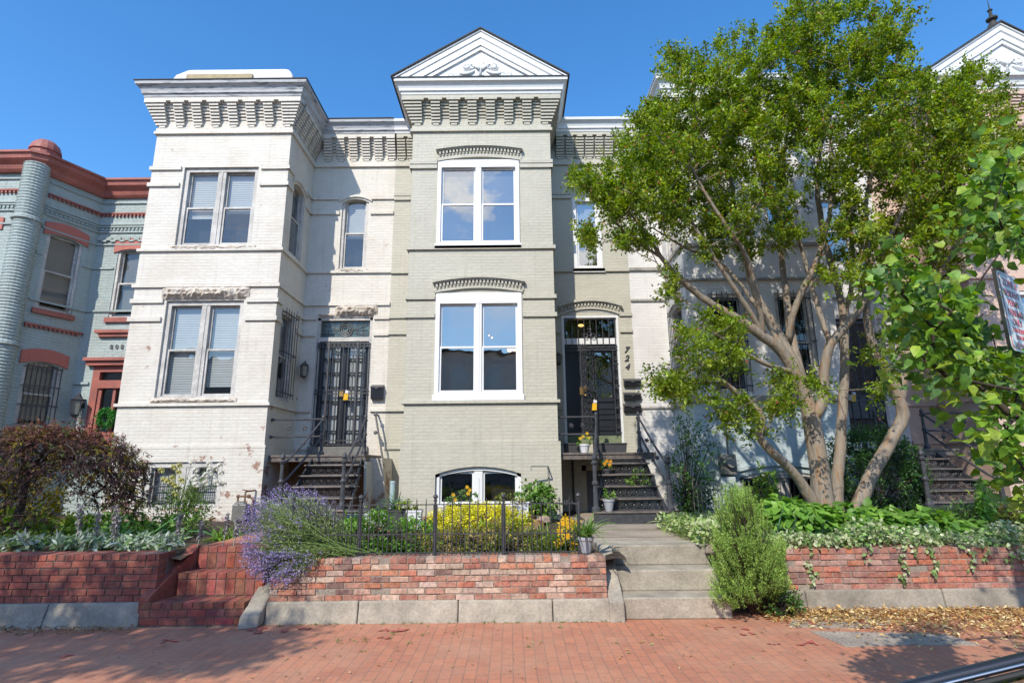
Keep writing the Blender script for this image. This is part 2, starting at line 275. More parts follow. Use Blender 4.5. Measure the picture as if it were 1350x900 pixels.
# brick pavement
def pavement():
    T = NT('brick_pavement'); g = T.n('ShaderNodeNewGeometry'); mp = T.n('ShaderNodeMapping'); mp.inputs['Rotation'].default_value = (0, 0, R(90)); T.l(g.outputs['Position'], mp.inputs[0])
    wz = T.n('ShaderNodeTexNoise', i_Scale=0.9, i_Detail=2); T.l(g.outputs['Position'], wz.inputs['Vector'])
    wv = T.n('ShaderNodeVectorMath', operation='MULTIPLY_ADD'); T.l(wz.outputs['Color'], wv.inputs[0]); wv.inputs[1].default_value = (0.04, 0.04, 0); T.l(mp.outputs[0], wv.inputs[2])
    bt = T.n('ShaderNodeTexBrick', i_Scale=1.0, i_Mortar_Size=0.0045, i_Mortar_Smooth=0.3, i_Bias=-0.1, i_Brick_Width=0.2, i_Row_Height=0.1)
    T.l(wv.outputs[0], bt.inputs['Vector'])
    bt.inputs['Color1'].default_value = (0.50, 0.20, 0.112, 1); bt.inputs['Color2'].default_value = (0.41, 0.165, 0.098, 1); bt.inputs['Mortar'].default_value = (0.28, 0.155, 0.11, 1)
    n1 = T.n('ShaderNodeTexNoise', i_Scale=1.2, i_Detail=8, i_Roughness=0.7); T.l(g.outputs['Position'], n1.inputs['Vector'])
    r1 = T.n('ShaderNodeMapRange'); r1.inputs[1].default_value = 0.42; r1.inputs[2].default_value = 0.66; r1.inputs[4].default_value = 0.7; T.l(n1.outputs['Fac'], r1.inputs[0])
    m1 = T.n('ShaderNodeMixRGB'); T.l(r1.outputs[0], m1.inputs[0]); T.l(bt.outputs['Color'], m1.inputs[1]); m1.inputs[2].default_value = (0.46, 0.26, 0.165, 1)
    n2 = T.n('ShaderNodeTexNoise', i_Scale=26, i_Detail=6, i_Roughness=0.7); T.l(g.outputs['Position'], n2.inputs['Vector'])
    r2 = T.n('ShaderNodeMapRange'); r2.inputs[1].default_value = 0.55; r2.inputs[2].default_value = 0.72; r2.inputs[4].default_value = 0.65; T.l(n2.outputs['Fac'], r2.inputs[0])
    m2 = T.n('ShaderNodeMixRGB'); T.l(r2.outputs[0], m2.inputs[0]); T.l(m1.outputs[0], m2.inputs[1]); m2.inputs[2].default_value = (0.16, 0.09, 0.065, 1)
    T.l(m2.outputs[0], T.b.inputs['Base Color']); T.b.inputs['Roughness'].default_value = 0.85
    n7 = T.n('ShaderNodeTexNoise', i_Scale=3.2, i_Detail=4); T.l(g.outputs['Position'], n7.inputs['Vector']); m7 = T.n('ShaderNodeMath', operation='MULTIPLY_ADD'); T.l(n7.outputs['Fac'], m7.inputs[0]); m7.inputs[1].default_value = 7.0; T.l(n2.outputs['Fac'], m7.inputs[2])
    ma = T.n('ShaderNodeMath', operation='MULTIPLY_ADD'); T.l(bt.outputs['Fac'], ma.inputs[0]); ma.inputs[1].default_value = -1; T.l(m7.outputs[0], ma.inputs[2])
    bp = T.n('ShaderNodeBump', i_Strength=0.6, i_Distance=0.006); T.l(ma.outputs[0], bp.inputs['Height']); T.l(bp.outputs[0], T.b.inputs['Normal'])
    return T.m
M_['pave'] = pavement()

# ------------------------------------------------------------------ mesh helpers
def wloc(o):
    v = Vector((0, 0, 0))
    while o is not None: v += o.location; o = o.parent
    return v
def tag(o, label=None, cat=None, group=None, kind=None):
    if label: o['label'] = label
    if cat: o['category'] = cat
    if group: o['group'] = group
    if kind: o['kind'] = kind
    return o
def thing(name, label, cat, loc, group=None):
    o = bpy.data.objects.new(name, None); o.empty_display_size = 0.2; o.location = loc; col.objects.link(o)
    return tag(o, label, cat, group)
class MB:
    def __init__(s): s.v = []; s.f = []; s.c = []
    def add(s, vs, fs, c=None):
        b = len(s.v); s.v += [tuple(p) for p in vs]; s.f += [tuple(b + i for i in f) for f in fs]
        s.c += [c] * len(vs)
        return s
    def hexa(s, p, c=None):
        return s.add(p, [(0, 3, 2, 1), (4, 5, 6, 7), (0, 1, 5, 4), (1, 2, 6, 5), (2, 3, 7, 6), (3, 0, 4, 7)], c)
    def box(s, x0, x1, y0, y1, z0, z1, c=None):
        return s.hexa([(x0, y0, z0), (x1, y0, z0), (x1, y1, z0), (x0, y1, z0), (x0, y0, z1), (x1, y0, z1), (x1, y1, z1), (x0, y1, z1)], c)
    def tube(s, pts, r, n=8, c=None, cap=True):
        pts = [Vector(p) for p in pts]; rs = r if isinstance(r, (list, tuple)) else [r] * len(pts)
        vs = []; k = len(pts); up = None
        for i, p in enumerate(pts):
            d = (pts[min(i + 1, k - 1)] - pts[max(i - 1, 0)])
            if d.length < 1e-9: d = Vector((0, 0, 1))
            d.normalize()
            if up is None: up = Vector((0, 0, 1)) if abs(d.z) < 0.9 else Vector((1, 0, 0))
            a = d.cross(up); 
            if a.length < 1e-6: a = d.cross(Vector((0, 1, 0)))
            a.normalize(); b = a.cross(d); up = b
            for j in range(n):
                t = 2 * math.pi * j / n; vs.append(p + (a * math.cos(t) + b * math.sin(t)) * rs[i])
        fs = []
        for i in range(k - 1):
            for j in range(n):
                fs.append((i * n + j, i * n + (j + 1) % n, (i + 1) * n + (j + 1) % n, (i + 1) * n + j))
        if cap: fs.append(tuple(range(n - 1, -1, -1))); fs.append(tuple((k - 1) * n + j for j in range(n)))
        return s.add(vs, fs, c)
    def lathe(s, x, y, prof, n=12, c=None):
        vs = []; fs = []
        for (r, z) in prof:
            for j in range(n):
                t = 2 * math.pi * j / n; vs.append((x + r * math.cos(t), y + r * math.sin(t), z))
        k = len(prof)
        for i in range(k - 1):
            for j in range(n): fs.append((i * n + j, i * n + (j + 1) % n, (i + 1) * n + (j + 1) % n, (i + 1) * n + j))
        fs.append(tuple(range(n - 1, -1, -1))); fs.append(tuple((k - 1) * n + j for j in range(n)))
        return s.add(vs, fs, c)
    def ring(s, cx, R_, r, pt, n=10, m=5, squash=1.0):
        """torus whose plane is given by pt(u,v,w) -> xyz; cx=(u,w) centre"""
        vs = []; fs = []
        for i in range(n):
            t = 2 * math.pi * i / n
            for j in range(m):
                q = 2 * math.pi * j / m; rr = R_ + r * math.cos(q)
                vs.append(pt(cx[0] + rr * math.cos(t), r * math.sin(q), cx[1] + rr * math.sin(t) * squash))
        for i in range(n):
            for j in range(m):
                fs.append((i * m + j, ((i + 1) % n) * m + j, ((i + 1) % n) * m + (j + 1) % m, i * m + (j + 1) % m))
        return s.add(vs, fs)
    def ball(s, c, r, n=8, m=6, sc=(1, 1, 1), col_=None):
        vs = []; fs = []
        for i in range(m + 1):
            ph = math.pi * i / m
            for j in range(n):
                t = 2 * math.pi * j / n
                vs.append((c[0] + r * sc[0] * math.sin(ph) * math.cos(t), c[1] + r * sc[1] * math.sin(ph) * math.sin(t), c[2] - r * sc[2] * math.cos(ph)))
        for i in range(m):
            for j in range(n): fs.append((i * n + j, i * n + (j + 1) % n, (i + 1) * n + (j + 1) % n, (i + 1) * n + j))
        return s.add(vs, fs, col_)
    def build(s, name, m, parent=None, smooth=False, bevel=0, label=None):
        me = bpy.data.meshes.new(name); org = wloc(parent) if parent is not None else Vector((0, 0, 0))
        vs = [(v[0] - org.x, v[1] - org.y, v[2] - org.z) for v in s.v] if parent is not None else s.v
        me.from_pydata(vs, [], s.f)
        if s.c and any(c is not None for c in s.c):
            a = me.color_attributes.new('Col', 'FLOAT_COLOR', 'POINT'); arr = np.ones((len(s.v), 4), np.float32)
            for i, c in enumerate(s.c):
                if c is not None: arr[i, :3] = c
            a.data.foreach_set('color', arr.ravel())
        me.materials.append(m if not isinstance(m, str) else M_[m])
        if smooth: me.polygons.foreach_set('use_smooth', [True] * len(me.polygons))
        me.update()
        o = bpy.data.objects.new(name, me); col.objects.link(o); o.parent = parent
        if bevel:
            b = o.modifiers.new('bevel', 'BEVEL'); b.width = bevel; b.segments = 2; b.limit_method = 'ANGLE'
        if label: o['label'] = label
        return o

class Fr:
    """a wall plane: a runs along it, d runs into it, z is height"""
    def __init__(s, ox, oy, tx, ty):
        l = math.hypot(tx, ty); s.o = (ox, oy); s.t = (tx / l, ty / l)
    def pt(s, a, d, z): return (s.o[0] + s.t[0] * a - s.t[1] * d, s.o[1] + s.t[1] * a + s.t[0] * d, z)
    def box(s, mb, a0, a1, d0, d1, z0, z1, c=None):
        P = s.pt; return mb.hexa([P(a0, d0, z0), P(a1, d0, z0), P(a1, d1, z0), P(a0, d1, z0), P(a0, d0, z1), P(a1, d0, z1), P(a1, d1, z1), P(a0, d1, z1)], c)
    def arc(s, mb, a0, a1, z0, h, rise, d0, d1, n=14, flat_top=False, c=None):
        P = s.pt; vs = []; fs = []; ac = (a0 + a1) / 2; w = (a1 - a0) / 2
        for i in range(n + 1):
            a = a0 + (a1 - a0) * i / n; q = rise * (1 - ((a - ac) / w) ** 2); zb = z0 + q; zt = z0 + h + (rise if flat_top else q)
            vs += [P(a, d0, zb), P(a, d0, zt), P(a, d1, zt), P(a, d1, zb)]
        for i in range(n):
            b = i * 4
            for k in range(4): fs.append((b + k, b + (k + 1) % 4, b + 4 + (k + 1) % 4, b + 4 + k))
        fs.append((0, 3, 2, 1)); fs.append(tuple(n * 4 + k for k in range(4)))
        return mb.add(vs, fs, c)
    def wall(s, mb, a0, a1, z0, z1, holes=(), rev=0.12):
        P = s.pt; As = sorted({a0, a1} | {h[0] for h in holes} | {h[1] for h in holes}); Zs = sorted({z0, z1} | {h[2] for h in holes} | {h[3] for h in holes})
        As = [a for a in As if a0 - 1e-6 <= a <= a1 + 1e-6]; Zs = [z for z in Zs if z0 - 1e-6 <= z <= z1 + 1e-6]
        for i in range(len(As) - 1):
            for j in range(len(Zs) - 1):
                ca = (As[i] + As[i + 1]) / 2; cz = (Zs[j] + Zs[j + 1]) / 2
                if any(h[0] < ca < h[1] and h[2] < cz < h[3] for h in holes): continue
                mb.add([P(As[i], 0, Zs[j]), P(As[i + 1], 0, Zs[j]), P(As[i + 1], 0, Zs[j + 1]), P(As[i], 0, Zs[j + 1])], [(0, 1, 2, 3)])
        for h in holes:
            b0, b1, y0, y1 = h[:4]; rise = h[4] if len(h) > 4 else 0
            mb.add([P(b0, 0, y0), P(b0, 0, y1 - 0), P(b0, rev, y1), P(b0, rev, y0)], [(0, 1, 2, 3)])
            mb.add([P(b1, 0, y0), P(b1, 0, y1), P(b1, rev, y1), P(b1, rev, y0)], [(3, 2, 1, 0)])
            mb.add([P(b0, 0, y0), P(b1, 0, y0), P(b1, rev, y0), P(b0, rev, y0)], [(3, 2, 1, 0)])
            if not rise: mb.add([P(b0, 0, y1), P(b1, 0, y1), P(b1, rev, y1), P(b0, rev, y1)], [(0, 1, 2, 3)])
            else:
                n = 12; ac = (b0 + b1) / 2; w = (b1 - b0) / 2; pr = None
                for i in range(n + 1):
                    a = b0 + (b1 - b0) * i / n; z = y1 - rise * ((a - ac) / w) ** 2
                    if pr: mb.add([P(pr[0], 0, pr[1]), P(a, 0, z), P(a, 0, y1), P(pr[0], 0, y1)], [(0, 1, 2, 3)]); mb.add([P(pr[0], 0, pr[1]), P(a, 0, z), P(a, rev, z), P(pr[0], rev, pr[1])], [(0, 1, 2, 3)])
                    pr = (a, z)
        return mb
    def hit(s, px, py):
        d = (px - 675) * _rt - (py - 450) * _up + FPX * _fw
        nx, ny = -s.t[1], s.t[0]; t = (s.o[0] * nx + s.o[1] * ny) / (d[0] * nx + d[1] * ny); p = d * t
        return ((p[0] - s.o[0]) * s.t[0] + (p[1] - s.o[1]) * s.t[1], p[2] + EYE)

def sweep(mb, path, prof):
    """moulding along a polyline; outward is to the right of travel -> (ty,-tx)"""
    k = len(path); vs = []; m = len(prof)
    for i, p in enumerate(path):
        ds = []
        if i > 0: ds.append((path[i][0] - path[i - 1][0], path[i][1] - path[i - 1][1]))
        if i < k - 1: ds.append((path[i + 1][0] - path[i][0], path[i + 1][1] - path[i][1]))
        ns = []
        for d in ds:
            l = math.hypot(*d); ns.append((d[1] / l, -d[0] / l))
        if len(ns) == 1: n = ns[0]
        else:
            q = 1 + ns[0][0] * ns[1][0] + ns[0][1] * ns[1][1]; n = ((ns[0][0] + ns[1][0]) / q, (ns[0][1] + ns[1][1]) / q)
        for (o, z) in prof: vs.append((p[0] + n[0] * o, p[1] + n[1] * o, z))
    fs = []
    for i in range(k - 1):
        for j in range(m):
            fs.append((i * m + j, (i + 1) * m + j, (i + 1) * m + (j + 1) % m, i * m + (j + 1) % m))
    fs.append(tuple(range(m))); fs.append(tuple((k - 1) * m + j for j in range(m - 1, -1, -1)))
    return mb.add(vs, fs)

# ------------------------------------------------------------------ foliage helpers (numpy)
def nrm(a): return a / np.maximum(np.linalg.norm(a, axis=1, keepdims=True), 1e-9)
def rdir(n, up=0.0):
    d = rg.normal(size=(n, 3)); d = nrm(d); d[:, 2] += up; return nrm(d)
class LF:
    """collects leaves, blades and petals for one mesh"""
    def __init__(s): s.V = []; s.F = []; s.C = []; s.n = 0
    def raw(s, V, F, C):      # V (N,k,3), F list of index tuples (all 4 long), C (N,3)
        Nn, k, _ = V.shape
        base = s.n + np.arange(Nn)[:, None, None] * k; F = np.array(F)[None] + base
        s.V.append(V.reshape(-1, 3)); s.F.append(F.reshape(-1, 4)); s.C.append(np.repeat(C, k, axis=0)); s.n += Nn * k
    def leaves(s, P, D, L, W, C, broad=False, droop=0.25, fold=0.25, Nm=None):
        n = len(P); D = nrm(D); L = np.broadcast_to(np.asarray(L, float), (n,))[:, None]; W = np.broadcast_to(np.asarray(W, float), (n,))[:, None]
        if Nm is None: Nm = rg.normal(size=(n, 3)); Nm[:, 2] = np.abs(Nm[:, 2]) + 0.8
        S = nrm(np.cross(D, Nm)); Nn = nrm(np.cross(S, D))
        if not broad:
            V = np.stack([P, P + D * L * .45 - S * W * .5 + Nn * W * fold, P + D * L - Nn * L * droop * .5, P + D * L * .45 + S * W * .5 + Nn * W * fold], 1)
            s.raw(V, [(0, 3, 2, 1)], C)
        else:
            z = Nn * L * droop
            V = np.stack([P, P + D * L * .12 - S * W * .36 + Nn * W * fold * .7, P + D * L * .5 - S * W * .5 + Nn * W * fold - z * .25, P + D * L * .82 - S * W * .2 - z * .7, P + D * L * 1.0 - z,
                          P + D * L * .82 + S * W * .2 - z * .7, P + D * L * .5 + S * W * .5 + Nn * W * fold - z * .25, P + D * L * .12 + S * W * .36 + Nn * W * fold * .7, P + D * L * .5 - z * .22], 1)
            s.raw(V, [(0, 8, 2, 1), (8, 4, 3, 2), (0, 7, 6, 8), (8, 6, 5, 4)], C)
    def blades(s, P, D, L, W, C, bend=0.5, k=4):
        n = len(P); D = nrm(D); L = np.broadcast_to(np.asarray(L, float), (n,))[:, None]; W = np.broadcast_to(np.asarray(W, float), (n,))[:, None]
        out = D.copy(); out[:, 2] = 0; out = nrm(out + rg.normal(size=(n, 3)) * [.1, .1, 0]); S = nrm(np.cross(out, np.array([[0, 0, 1.0]])) + rg.normal(size=(n, 3)) * .3)
        bend = np.broadcast_to(np.asarray(bend, float), (n,))[:, None]
        pts = []
        for i in range(k + 1):
            t = i / k; c = P + D * L * t + out * L * bend * t * t * .6 - np.array([0, 0, 1.0]) * L * bend * t * t * t * .6
            w = W * (1 - t ** 2.2) * .5 + W * .02
            pts += [c - S * w, c + S * w]
        s.raw(np.stack(pts, 1), [(2 * i, 2 * i + 1, 2 * i + 3, 2 * i + 2) for i in range(k)], C)
    def build(s, name, m, parent=None, **k):
        V = np.concatenate(s.V).astype(np.float32); F = np.concatenate(s.F).astype(np.int32); C = np.concatenate(s.C).astype(np.float32)
        if parent is not None: V = V - np.array(wloc(parent), dtype=np.float32)
        me = bpy.data.meshes.new(name); me.vertices.add(len(V)); me.vertices.foreach_set('co', V.ravel())
        me.loops.add(F.size); me.loops.foreach_set('vertex_index', F.ravel()); me.polygons.add(len(F))
        me.polygons.foreach_set('loop_start', np.arange(0, F.size, 4, dtype=np.int32)); me.update(calc_edges=True)
        a = me.color_attributes.new('Col', 'FLOAT_COLOR', 'POINT'); a.data.foreach_set('color', np.concatenate([C, np.ones((len(C), 1), np.float32)], 1).ravel())
        me.materials.append(M_[m] if isinstance(m, str) else m)
        o = bpy.data.objects.new(name, me); col.objects.link(o); o.parent = parent
        tag(o, k.get('label'), k.get('cat'), k.get('group'), k.get('kind')); return o
def cols(n, pal, jit=0.15):
    pal = np.array(pal, float); c = pal[rg.integers(0, len(pal), n)]; return np.clip(c * (1 + rg.normal(size=(n, 1)) * jit), 0.004, 1)
def in_ell(n, c, r, shell=0.0):
    d = nrm(rg.normal(size=(n, 3))); q = rg.random((n, 1)) ** (1 / 3); q = shell + (1 - shell) * q
    return np.array(c) + d * q * np.array(r)

def text(name, body, size, mw, m, parent, shear=0, bevel=0.0, extrude=.008, align='CENTER', spacing=1.0, boldx=0.0):
    fc = bpy.data.curves.new(name, 'FONT'); fc.body = body; fc.size = size; fc.extrude = extrude; fc.bevel_depth = bevel; fc.align_x = align; fc.shear = shear; fc.offset = boldx; fc.space_character = spacing
    t = bpy.data.objects.new(name, fc); col.objects.link(t); dg = bpy.context.evaluated_depsgraph_get(); dg.update()
    me = bpy.data.meshes.new_from_object(t.evaluated_get(dg)); bpy.data.objects.remove(t); bpy.data.curves.remove(fc)
    org = wloc(parent); me.transform(Matrix.Translation(-org) @ mw); me.materials.clear(); me.materials.append(M_[m])
    o = bpy.data.objects.new(name, me); col.objects.link(o); o.parent = parent; return o
# ================================================================== SETTING
def sheet(name, x0, x1, y0, y1, z, m):
    mb = MB(); mb.add([(x0, y0, z), (x1, y0, z), (x1, y1, z), (x0, y1, z)], [(0, 1, 2, 3)]); return tag(mb.build(name, m), kind='structure')
sheet('ground', -300, 300, -300, 300, -0.16, 'soil')
sheet('road', -60, 60, -9.0, 2.1, -0.13, 'asphalt')
mb = MB(); mb.box(-60, 60, 2.1, 2.28, -0.2, 0.0); tag(mb.build('kerb', 'concg', bevel=0.01), kind='structure')
mb = MB(); mb.box(-60, 60, -9.2, -9.0, -0.2, 0.0); tag(mb.build('far_kerb', 'concg'), kind='structure')
sheet('far_sidewalk', -60, 60, -13, -9.2, 0.0, 'pave')
sheet('sidewalk', -60, 60, 2.28, 7.4, 0.0, 'pave')
# concrete patches and spray paint on the sidewalk
def patch(name, pts, z, m, kind='structure'):
    mb = MB(); n = len(pts); mb.add([(x, y, z) for x, y in pts] + [(x, y, 0.0) for x, y in pts], [tuple(range(n))] + [(i, (i + 1) % n, n + (i + 1) % n, n + i) for i in range(n)]); return tag(mb.build(name, m), kind=kind)
patch('concrete_patch', [(2.85, 6.28), (3.05, 6.62), (3.9, 6.68), (4.12, 6.45), (3.6, 6.2)], 0.006, 'concp')
patch('concrete_patch', [(3.05, 5.62), (2.98, 6.12), (4.25, 5.98), (4.3, 5.62), (3.7, 5.66)], 0.006, 'concp')
pm = MB()
def blob(cx, cy, rx, ry, rot=0.0, z=0.011):
    n = 14; p = []
    for i in range(n):
        t = 2 * math.pi * i / n; q = 1 + rnd.uniform(-.28, .28); x = rx * q * math.cos(t); y = ry * q * math.sin(t)
        p.append((cx + x * math.cos(rot) - y * math.sin(rot), cy + x * math.sin(rot) + y * math.cos(rot), z))
    pm.add(p + [(cx, cy, z)], [(i, (i + 1) % n, n) for i in range(n)])
for (x, y, rx, ry) in [(3.18, 6.42, .08, .05), (3.40, 6.46, .09, .05), (3.62, 6.47, .09, .045), (2.2, 6.25, .13, .04), (2.35, 6.02, .07, .03), (2.65, 5.72, .13, .03), (2.45, 5.70, .05, .02),
                       (-2.73, 6.30, .10, .10), (-2.42, 6.33, .07, .05), (-2.2, 6.36, .05, .07), (-1.3, 6.28, .15, .05), (-1.36, 6.02, .09, .035), (-3.4, 6.0, .12, .03), (-4.1, 5.55, .10, .03)]: 
    for _ in range(5): blob(x + rnd.gauss(0, rx * .7), y + rnd.gauss(0, ry * .7), rx * rnd.uniform(.2, .55), ry * rnd.uniform(.25, .7), rnd.uniform(0, 3), .0085 + .0006 * _)
tag(pm.build('spray_paint', mat('red_spray_paint', (0.46, 0.07, 0.06), 0.8, 0.5, 25, tint=(0.38, 0.15, 0.11))), kind='structure')

# garden earth: centre, left, right; a path of brick and one of concrete between
def terrain(name, x0, x1, y0, y1, zf, m, nx=40, ny=30):
    vs = []; fs = []
    for j in range(ny + 1):
        for i in range(nx + 1):
            x = x0 + (x1 - x0) * i / nx; y = y0 + (y1 - y0) * j / ny; vs.append((x, y, zf(x, y) + rnd.uniform(-.02, .02)))
    for j in range(ny):
        for i in range(nx): a = j * (nx + 1) + i; fs.append((a, a + 1, a + nx + 2, a + nx + 1))
    o = MB().add(vs, fs).build(name, m); return tag(o, kind='structure')
terrain('garden_soil', -3.0, 1.3, 6.78, 12.5, lambda x, y: 0.60 + 0.02 * (y - 6.8), 'soil')
terrain('garden_soil', -15, -3.84, 6.78, 12.5, lambda x, y: 0.66 + 0.01 * (y - 6.8), 'soil', 80)
terrain('garden_soil', 2.35, 16, 7.1, 12.5, lambda x, y: 0.60 + 0.02 * (y - 7), 'soil', 80)
mb = MB(); mb.box(-3.83, -2.84, 7.20, 12.5, 0.3, 0.738); tag(mb.build('brick_path', 'pave'), kind='structure')
mb = MB(); mb.box(1.10, 2.48, 7.28, 12.5, 0.3, 0.683)
tag(mb.build('concrete_path', 'concp'), kind='structure')
mb = MB()
for y in (8.1, 9.0): mb.box(1.10, 2.48, y, y + .015, .60, .686)
tag(mb.build('path_joint', 'soil'), kind='structure')

# ================================================================== HOUSES
YF, YR = 11.0, 12.45
ZT = 9.72
CR = [(0.0, 9.68), (0.245, 9.68), (0.255, 9.735), (0.285, 9.75), (0.29, 9.80), (0.315, 9.87), (0.36, 9.915), (0.385, 9.92), (0.395, 9.985), (0.0, 10.02)]

def corbels(fr, mb, a0, a1, n, e0=False, e1=False, s0=0, s1=0):
    """stepped brick brackets under the cornice"""
    w = 0.20; gap = (a1 - a0 - w) / (n - 1) if n > 1 else 1
    for i in range(n):
        c = a0 + w / 2 + gap * i
        fr.box(mb, c - .065, c + .065, -.03, .02, 9.065, 9.115)
        for k in range(7):
            p = .045 + .027 * k; z = 9.12 + .0625 * k; b0 = c - w / 2; b1 = c + w / 2
            if i == 0 and e0: b0 = a0 - p
            if i == n - 1 and e1: b1 = a1 + p
            fr.box(mb, b0, b1, -p, .02, z, z + .046)
            fr.box(mb, b0 + .012, b1 - .012, -p + .018, .02, z + .046, z + .0625)
    for k in range(5):
        p = .022 + .028 * k; z = 9.245 + .0625 * k
        fr.box(mb, a0, a1, -p, .02, z, z + .044); fr.box(mb, a0, a1, -p + .02, .02, z + .044, z + .0625)
    g0 = a0 - (.235 if e0 else 0); g1 = a1 + (.235 if e1 else 0)
    m_ = n - 1
    xs = [g0]
    for i in range(m_):
        c = a0 + w / 2 + gap * (i + .5); xs += [c - .05, c + .05]
    xs.append(g1)
    for i in range(0, len(xs), 2): fr.box(mb, xs[i], xs[i + 1], -.235, .02, 9.558, 9.60)
    fr.box(mb, g0, g1, -.235, .02, 9.60, 9.69)
    fr.box(mb, g0, g1, -.15, .02, 9.55, 9.60)

def window(fr, par, a0, a1, z0, z1, units=2, m='vinyl', proud=0.0, d=0.05, casing=.07, mull=.11, head=0.0, blind=None, glass='glass', arch=0.0, name='window', sill=None, bl_mat='blind', back=0.32, grid=0, screen=False, no_meet=False):
    """casing with sashes, panes and blinds; fills the opening a0..a1, z0..z1"""
    mb = MB(); B = lambda *q: fr.box(mb, *q)
    B(a0, a0 + casing, d - proud - .03, d + .12, z0, z1); B(a1 - casing, a1, d - proud - .03, d + .12, z0, z1)
    B(a0 + casing, a1 - casing, d - proud - .03, d + .12, z0, z0 + casing * .6)
    ht = casing + head
    if arch: fr.arc(mb, a0, a1, z1 - ht, ht - arch, arch, d - proud - .03, d + .12)
    else: B(a0 + casing, a1 - casing, d - proud - .03, d + .12, z1 - ht, z1)
    # inner stop, a thin shadow step
    w = (a1 - a0 - 2 * casing - (units - 1) * mull) / units
    for i in range(1, units):
        c = a0 + casing + i * w + (i - 1) * mull; B(c, c + mull, d - proud - .02, d + .12, z0 + casing * .6, z1 - ht + (arch * .9 if arch else 0))
        B(c + mull * .42, c + mull * .58, d - proud - .032, d - proud - .02, z0 + casing * .6, z1 - ht)
    wo = mb.build(name, m, par)
    zb = z0 + casing * .6; zt = z1 - ht + arch * .85; zm = (zb + zt) / 2; s = .042
    for i in range(units):
        x0 = a0 + casing + i * (w + mull); x1 = x0 + w
        sm = MB(); pm_ = MB()
        def sash(z_0, z_1, dd):
            fr.box(sm, x0, x0 + s, dd, dd + .035, z_0, z_1); fr.box(sm, x1 - s, x1, dd, dd + .035, z_0, z_1)
            fr.box(sm, x0 + s, x1 - s, dd, dd + .035, z_0, z_0 + s); fr.box(sm, x0 + s, x1 - s, dd, dd + .035, z_1 - s * .9, z_1)
            pm_.add([fr.pt(x0 + s, dd + .02, z_0 + s), fr.pt(x1 - s, dd + .02, z_0 + s), fr.pt(x1 - s, dd + .02, z_1 - s * .9), fr.pt(x0 + s, dd + .02, z_1 - s * .9)], [(0, 1, 2, 3)])
            if grid:
                for g in range(1, grid): q = x0 + (x1 - x0) * g / grid; fr.box(sm, q - .008, q + .008, dd + .01, dd + .03, z_0 + s, z_1 - s)
        if no_meet: sash(zb, zt, d + .02)
        else: sash(zm - .02, zt, d + .045); sash(zb, zm + .022, d + .008)
        sm.build('sash', m, wo); pm_.build('pane', glass, wo)
        if screen:
            q = MB(); fr.box(q, x0 + s, x1 - s, d + .0, d + .004, zb + s, zm - .01); q.build('insect_screen', 'screen', wo)
        if blind is not None:
            bz = zt - (zt - zb) * blind[i % len(blind)]; q = MB(); k = max(2, int((zt - bz) / .05))
            for t in range(k):
                zz = bz + (zt - bz) * t / k; fr.box(q, x0 + .01, x1 - .01, d + .12, d + .128, zz + .006, zz + (zt - bz) / k - .002)
            q.build('blind', bl_mat, wo)
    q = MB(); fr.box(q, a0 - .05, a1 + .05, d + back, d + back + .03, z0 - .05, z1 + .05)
    q.build('room_dark_panel', 'dark', wo)  # added panel, its black stands in for the dark room behind
    if sill: 
        q = MB(); fr.box(q, a0 - sill[0], a1 + sill[0], -sill[1], .08, z0 - sill[2], z0); q.build('sill', sill[3], wo, bevel=.006)
    return wo

def belts(fr, mb, z0, z1, spans, p=.042, ext=(0, 0)):
    for i, (b0, b1) in enumerate(spans): fr.box(mb, b0, b1, -p, .02, z0, z1)

def hood(fr, par, a0, a1, z0, rise, m='h2', h=.30):
    """arched brick drip mould with a row of dentils"""
    mb = MB(); n = 18
    fr.arc(mb, a0 + .04, a1 - .04, z0, .045, rise, -.05, .02)
    fr.arc(mb, a0 + .02, a1 - .02, z0 + .045, h - .13, rise, -.03, .02)
    fr.arc(mb, a0 + .01, a1 - .01, z0 + h - .095, .03, rise, -.085, .02)
    fr.arc(mb, a0, a1, z0 + h - .065, .06, rise, -.12, .02)
    ac = (a0 + a1) / 2; w = (a1 - a0) / 2; k = int((a1 - a0) / .078)
    for i in range(k):
        a = a0 + .05 + (a1 - a0 - .1) * (i + .5) / k; q = rise * (1 - ((a - ac) / w) ** 2)
        fr.box(mb, a - .019, a + .019, -.075, .02, z0 + q + h - .165, z0 + q + h - .095)
        fr.box(mb, a - .014, a + .014, -.055, .02, z0 + q + h - .2, z0 + q + h - .165)
    return mb.build('window_hood', m, par)

def rough_stone(fr, par, a0, a1, z0, z1, p=.10, m='stone', name='lintel'):
    nx = max(8, int((a1 - a0) / .05)); nz = 6; vs = []; fs = []
    for j in range(nz + 1):
        for i in range(nx + 1):
            a = a0 + (a1 - a0) * i / nx; z = z0 + (z1 - z0) * j / nz; e = min(i, nx - i, 2) / 2 * min(j, nz - j, 2) / 2
            vs.append(fr.pt(a + rnd.uniform(-.01, .01), -(.015 + e * p * rnd.uniform(.45, 1.1)), z + rnd.uniform(-.012, .012)))
    for j in range(nz):
        for i in range(nx): q = j * (nx + 1) + i; fs.append((q, q + 1, q + nx + 2, q + nx + 1))
    b = len(vs)
    mb = MB().add(vs, fs); fr.box(mb, a0, a1, -.014, .02, z0, z1)
    return mb.build(name, m, par)

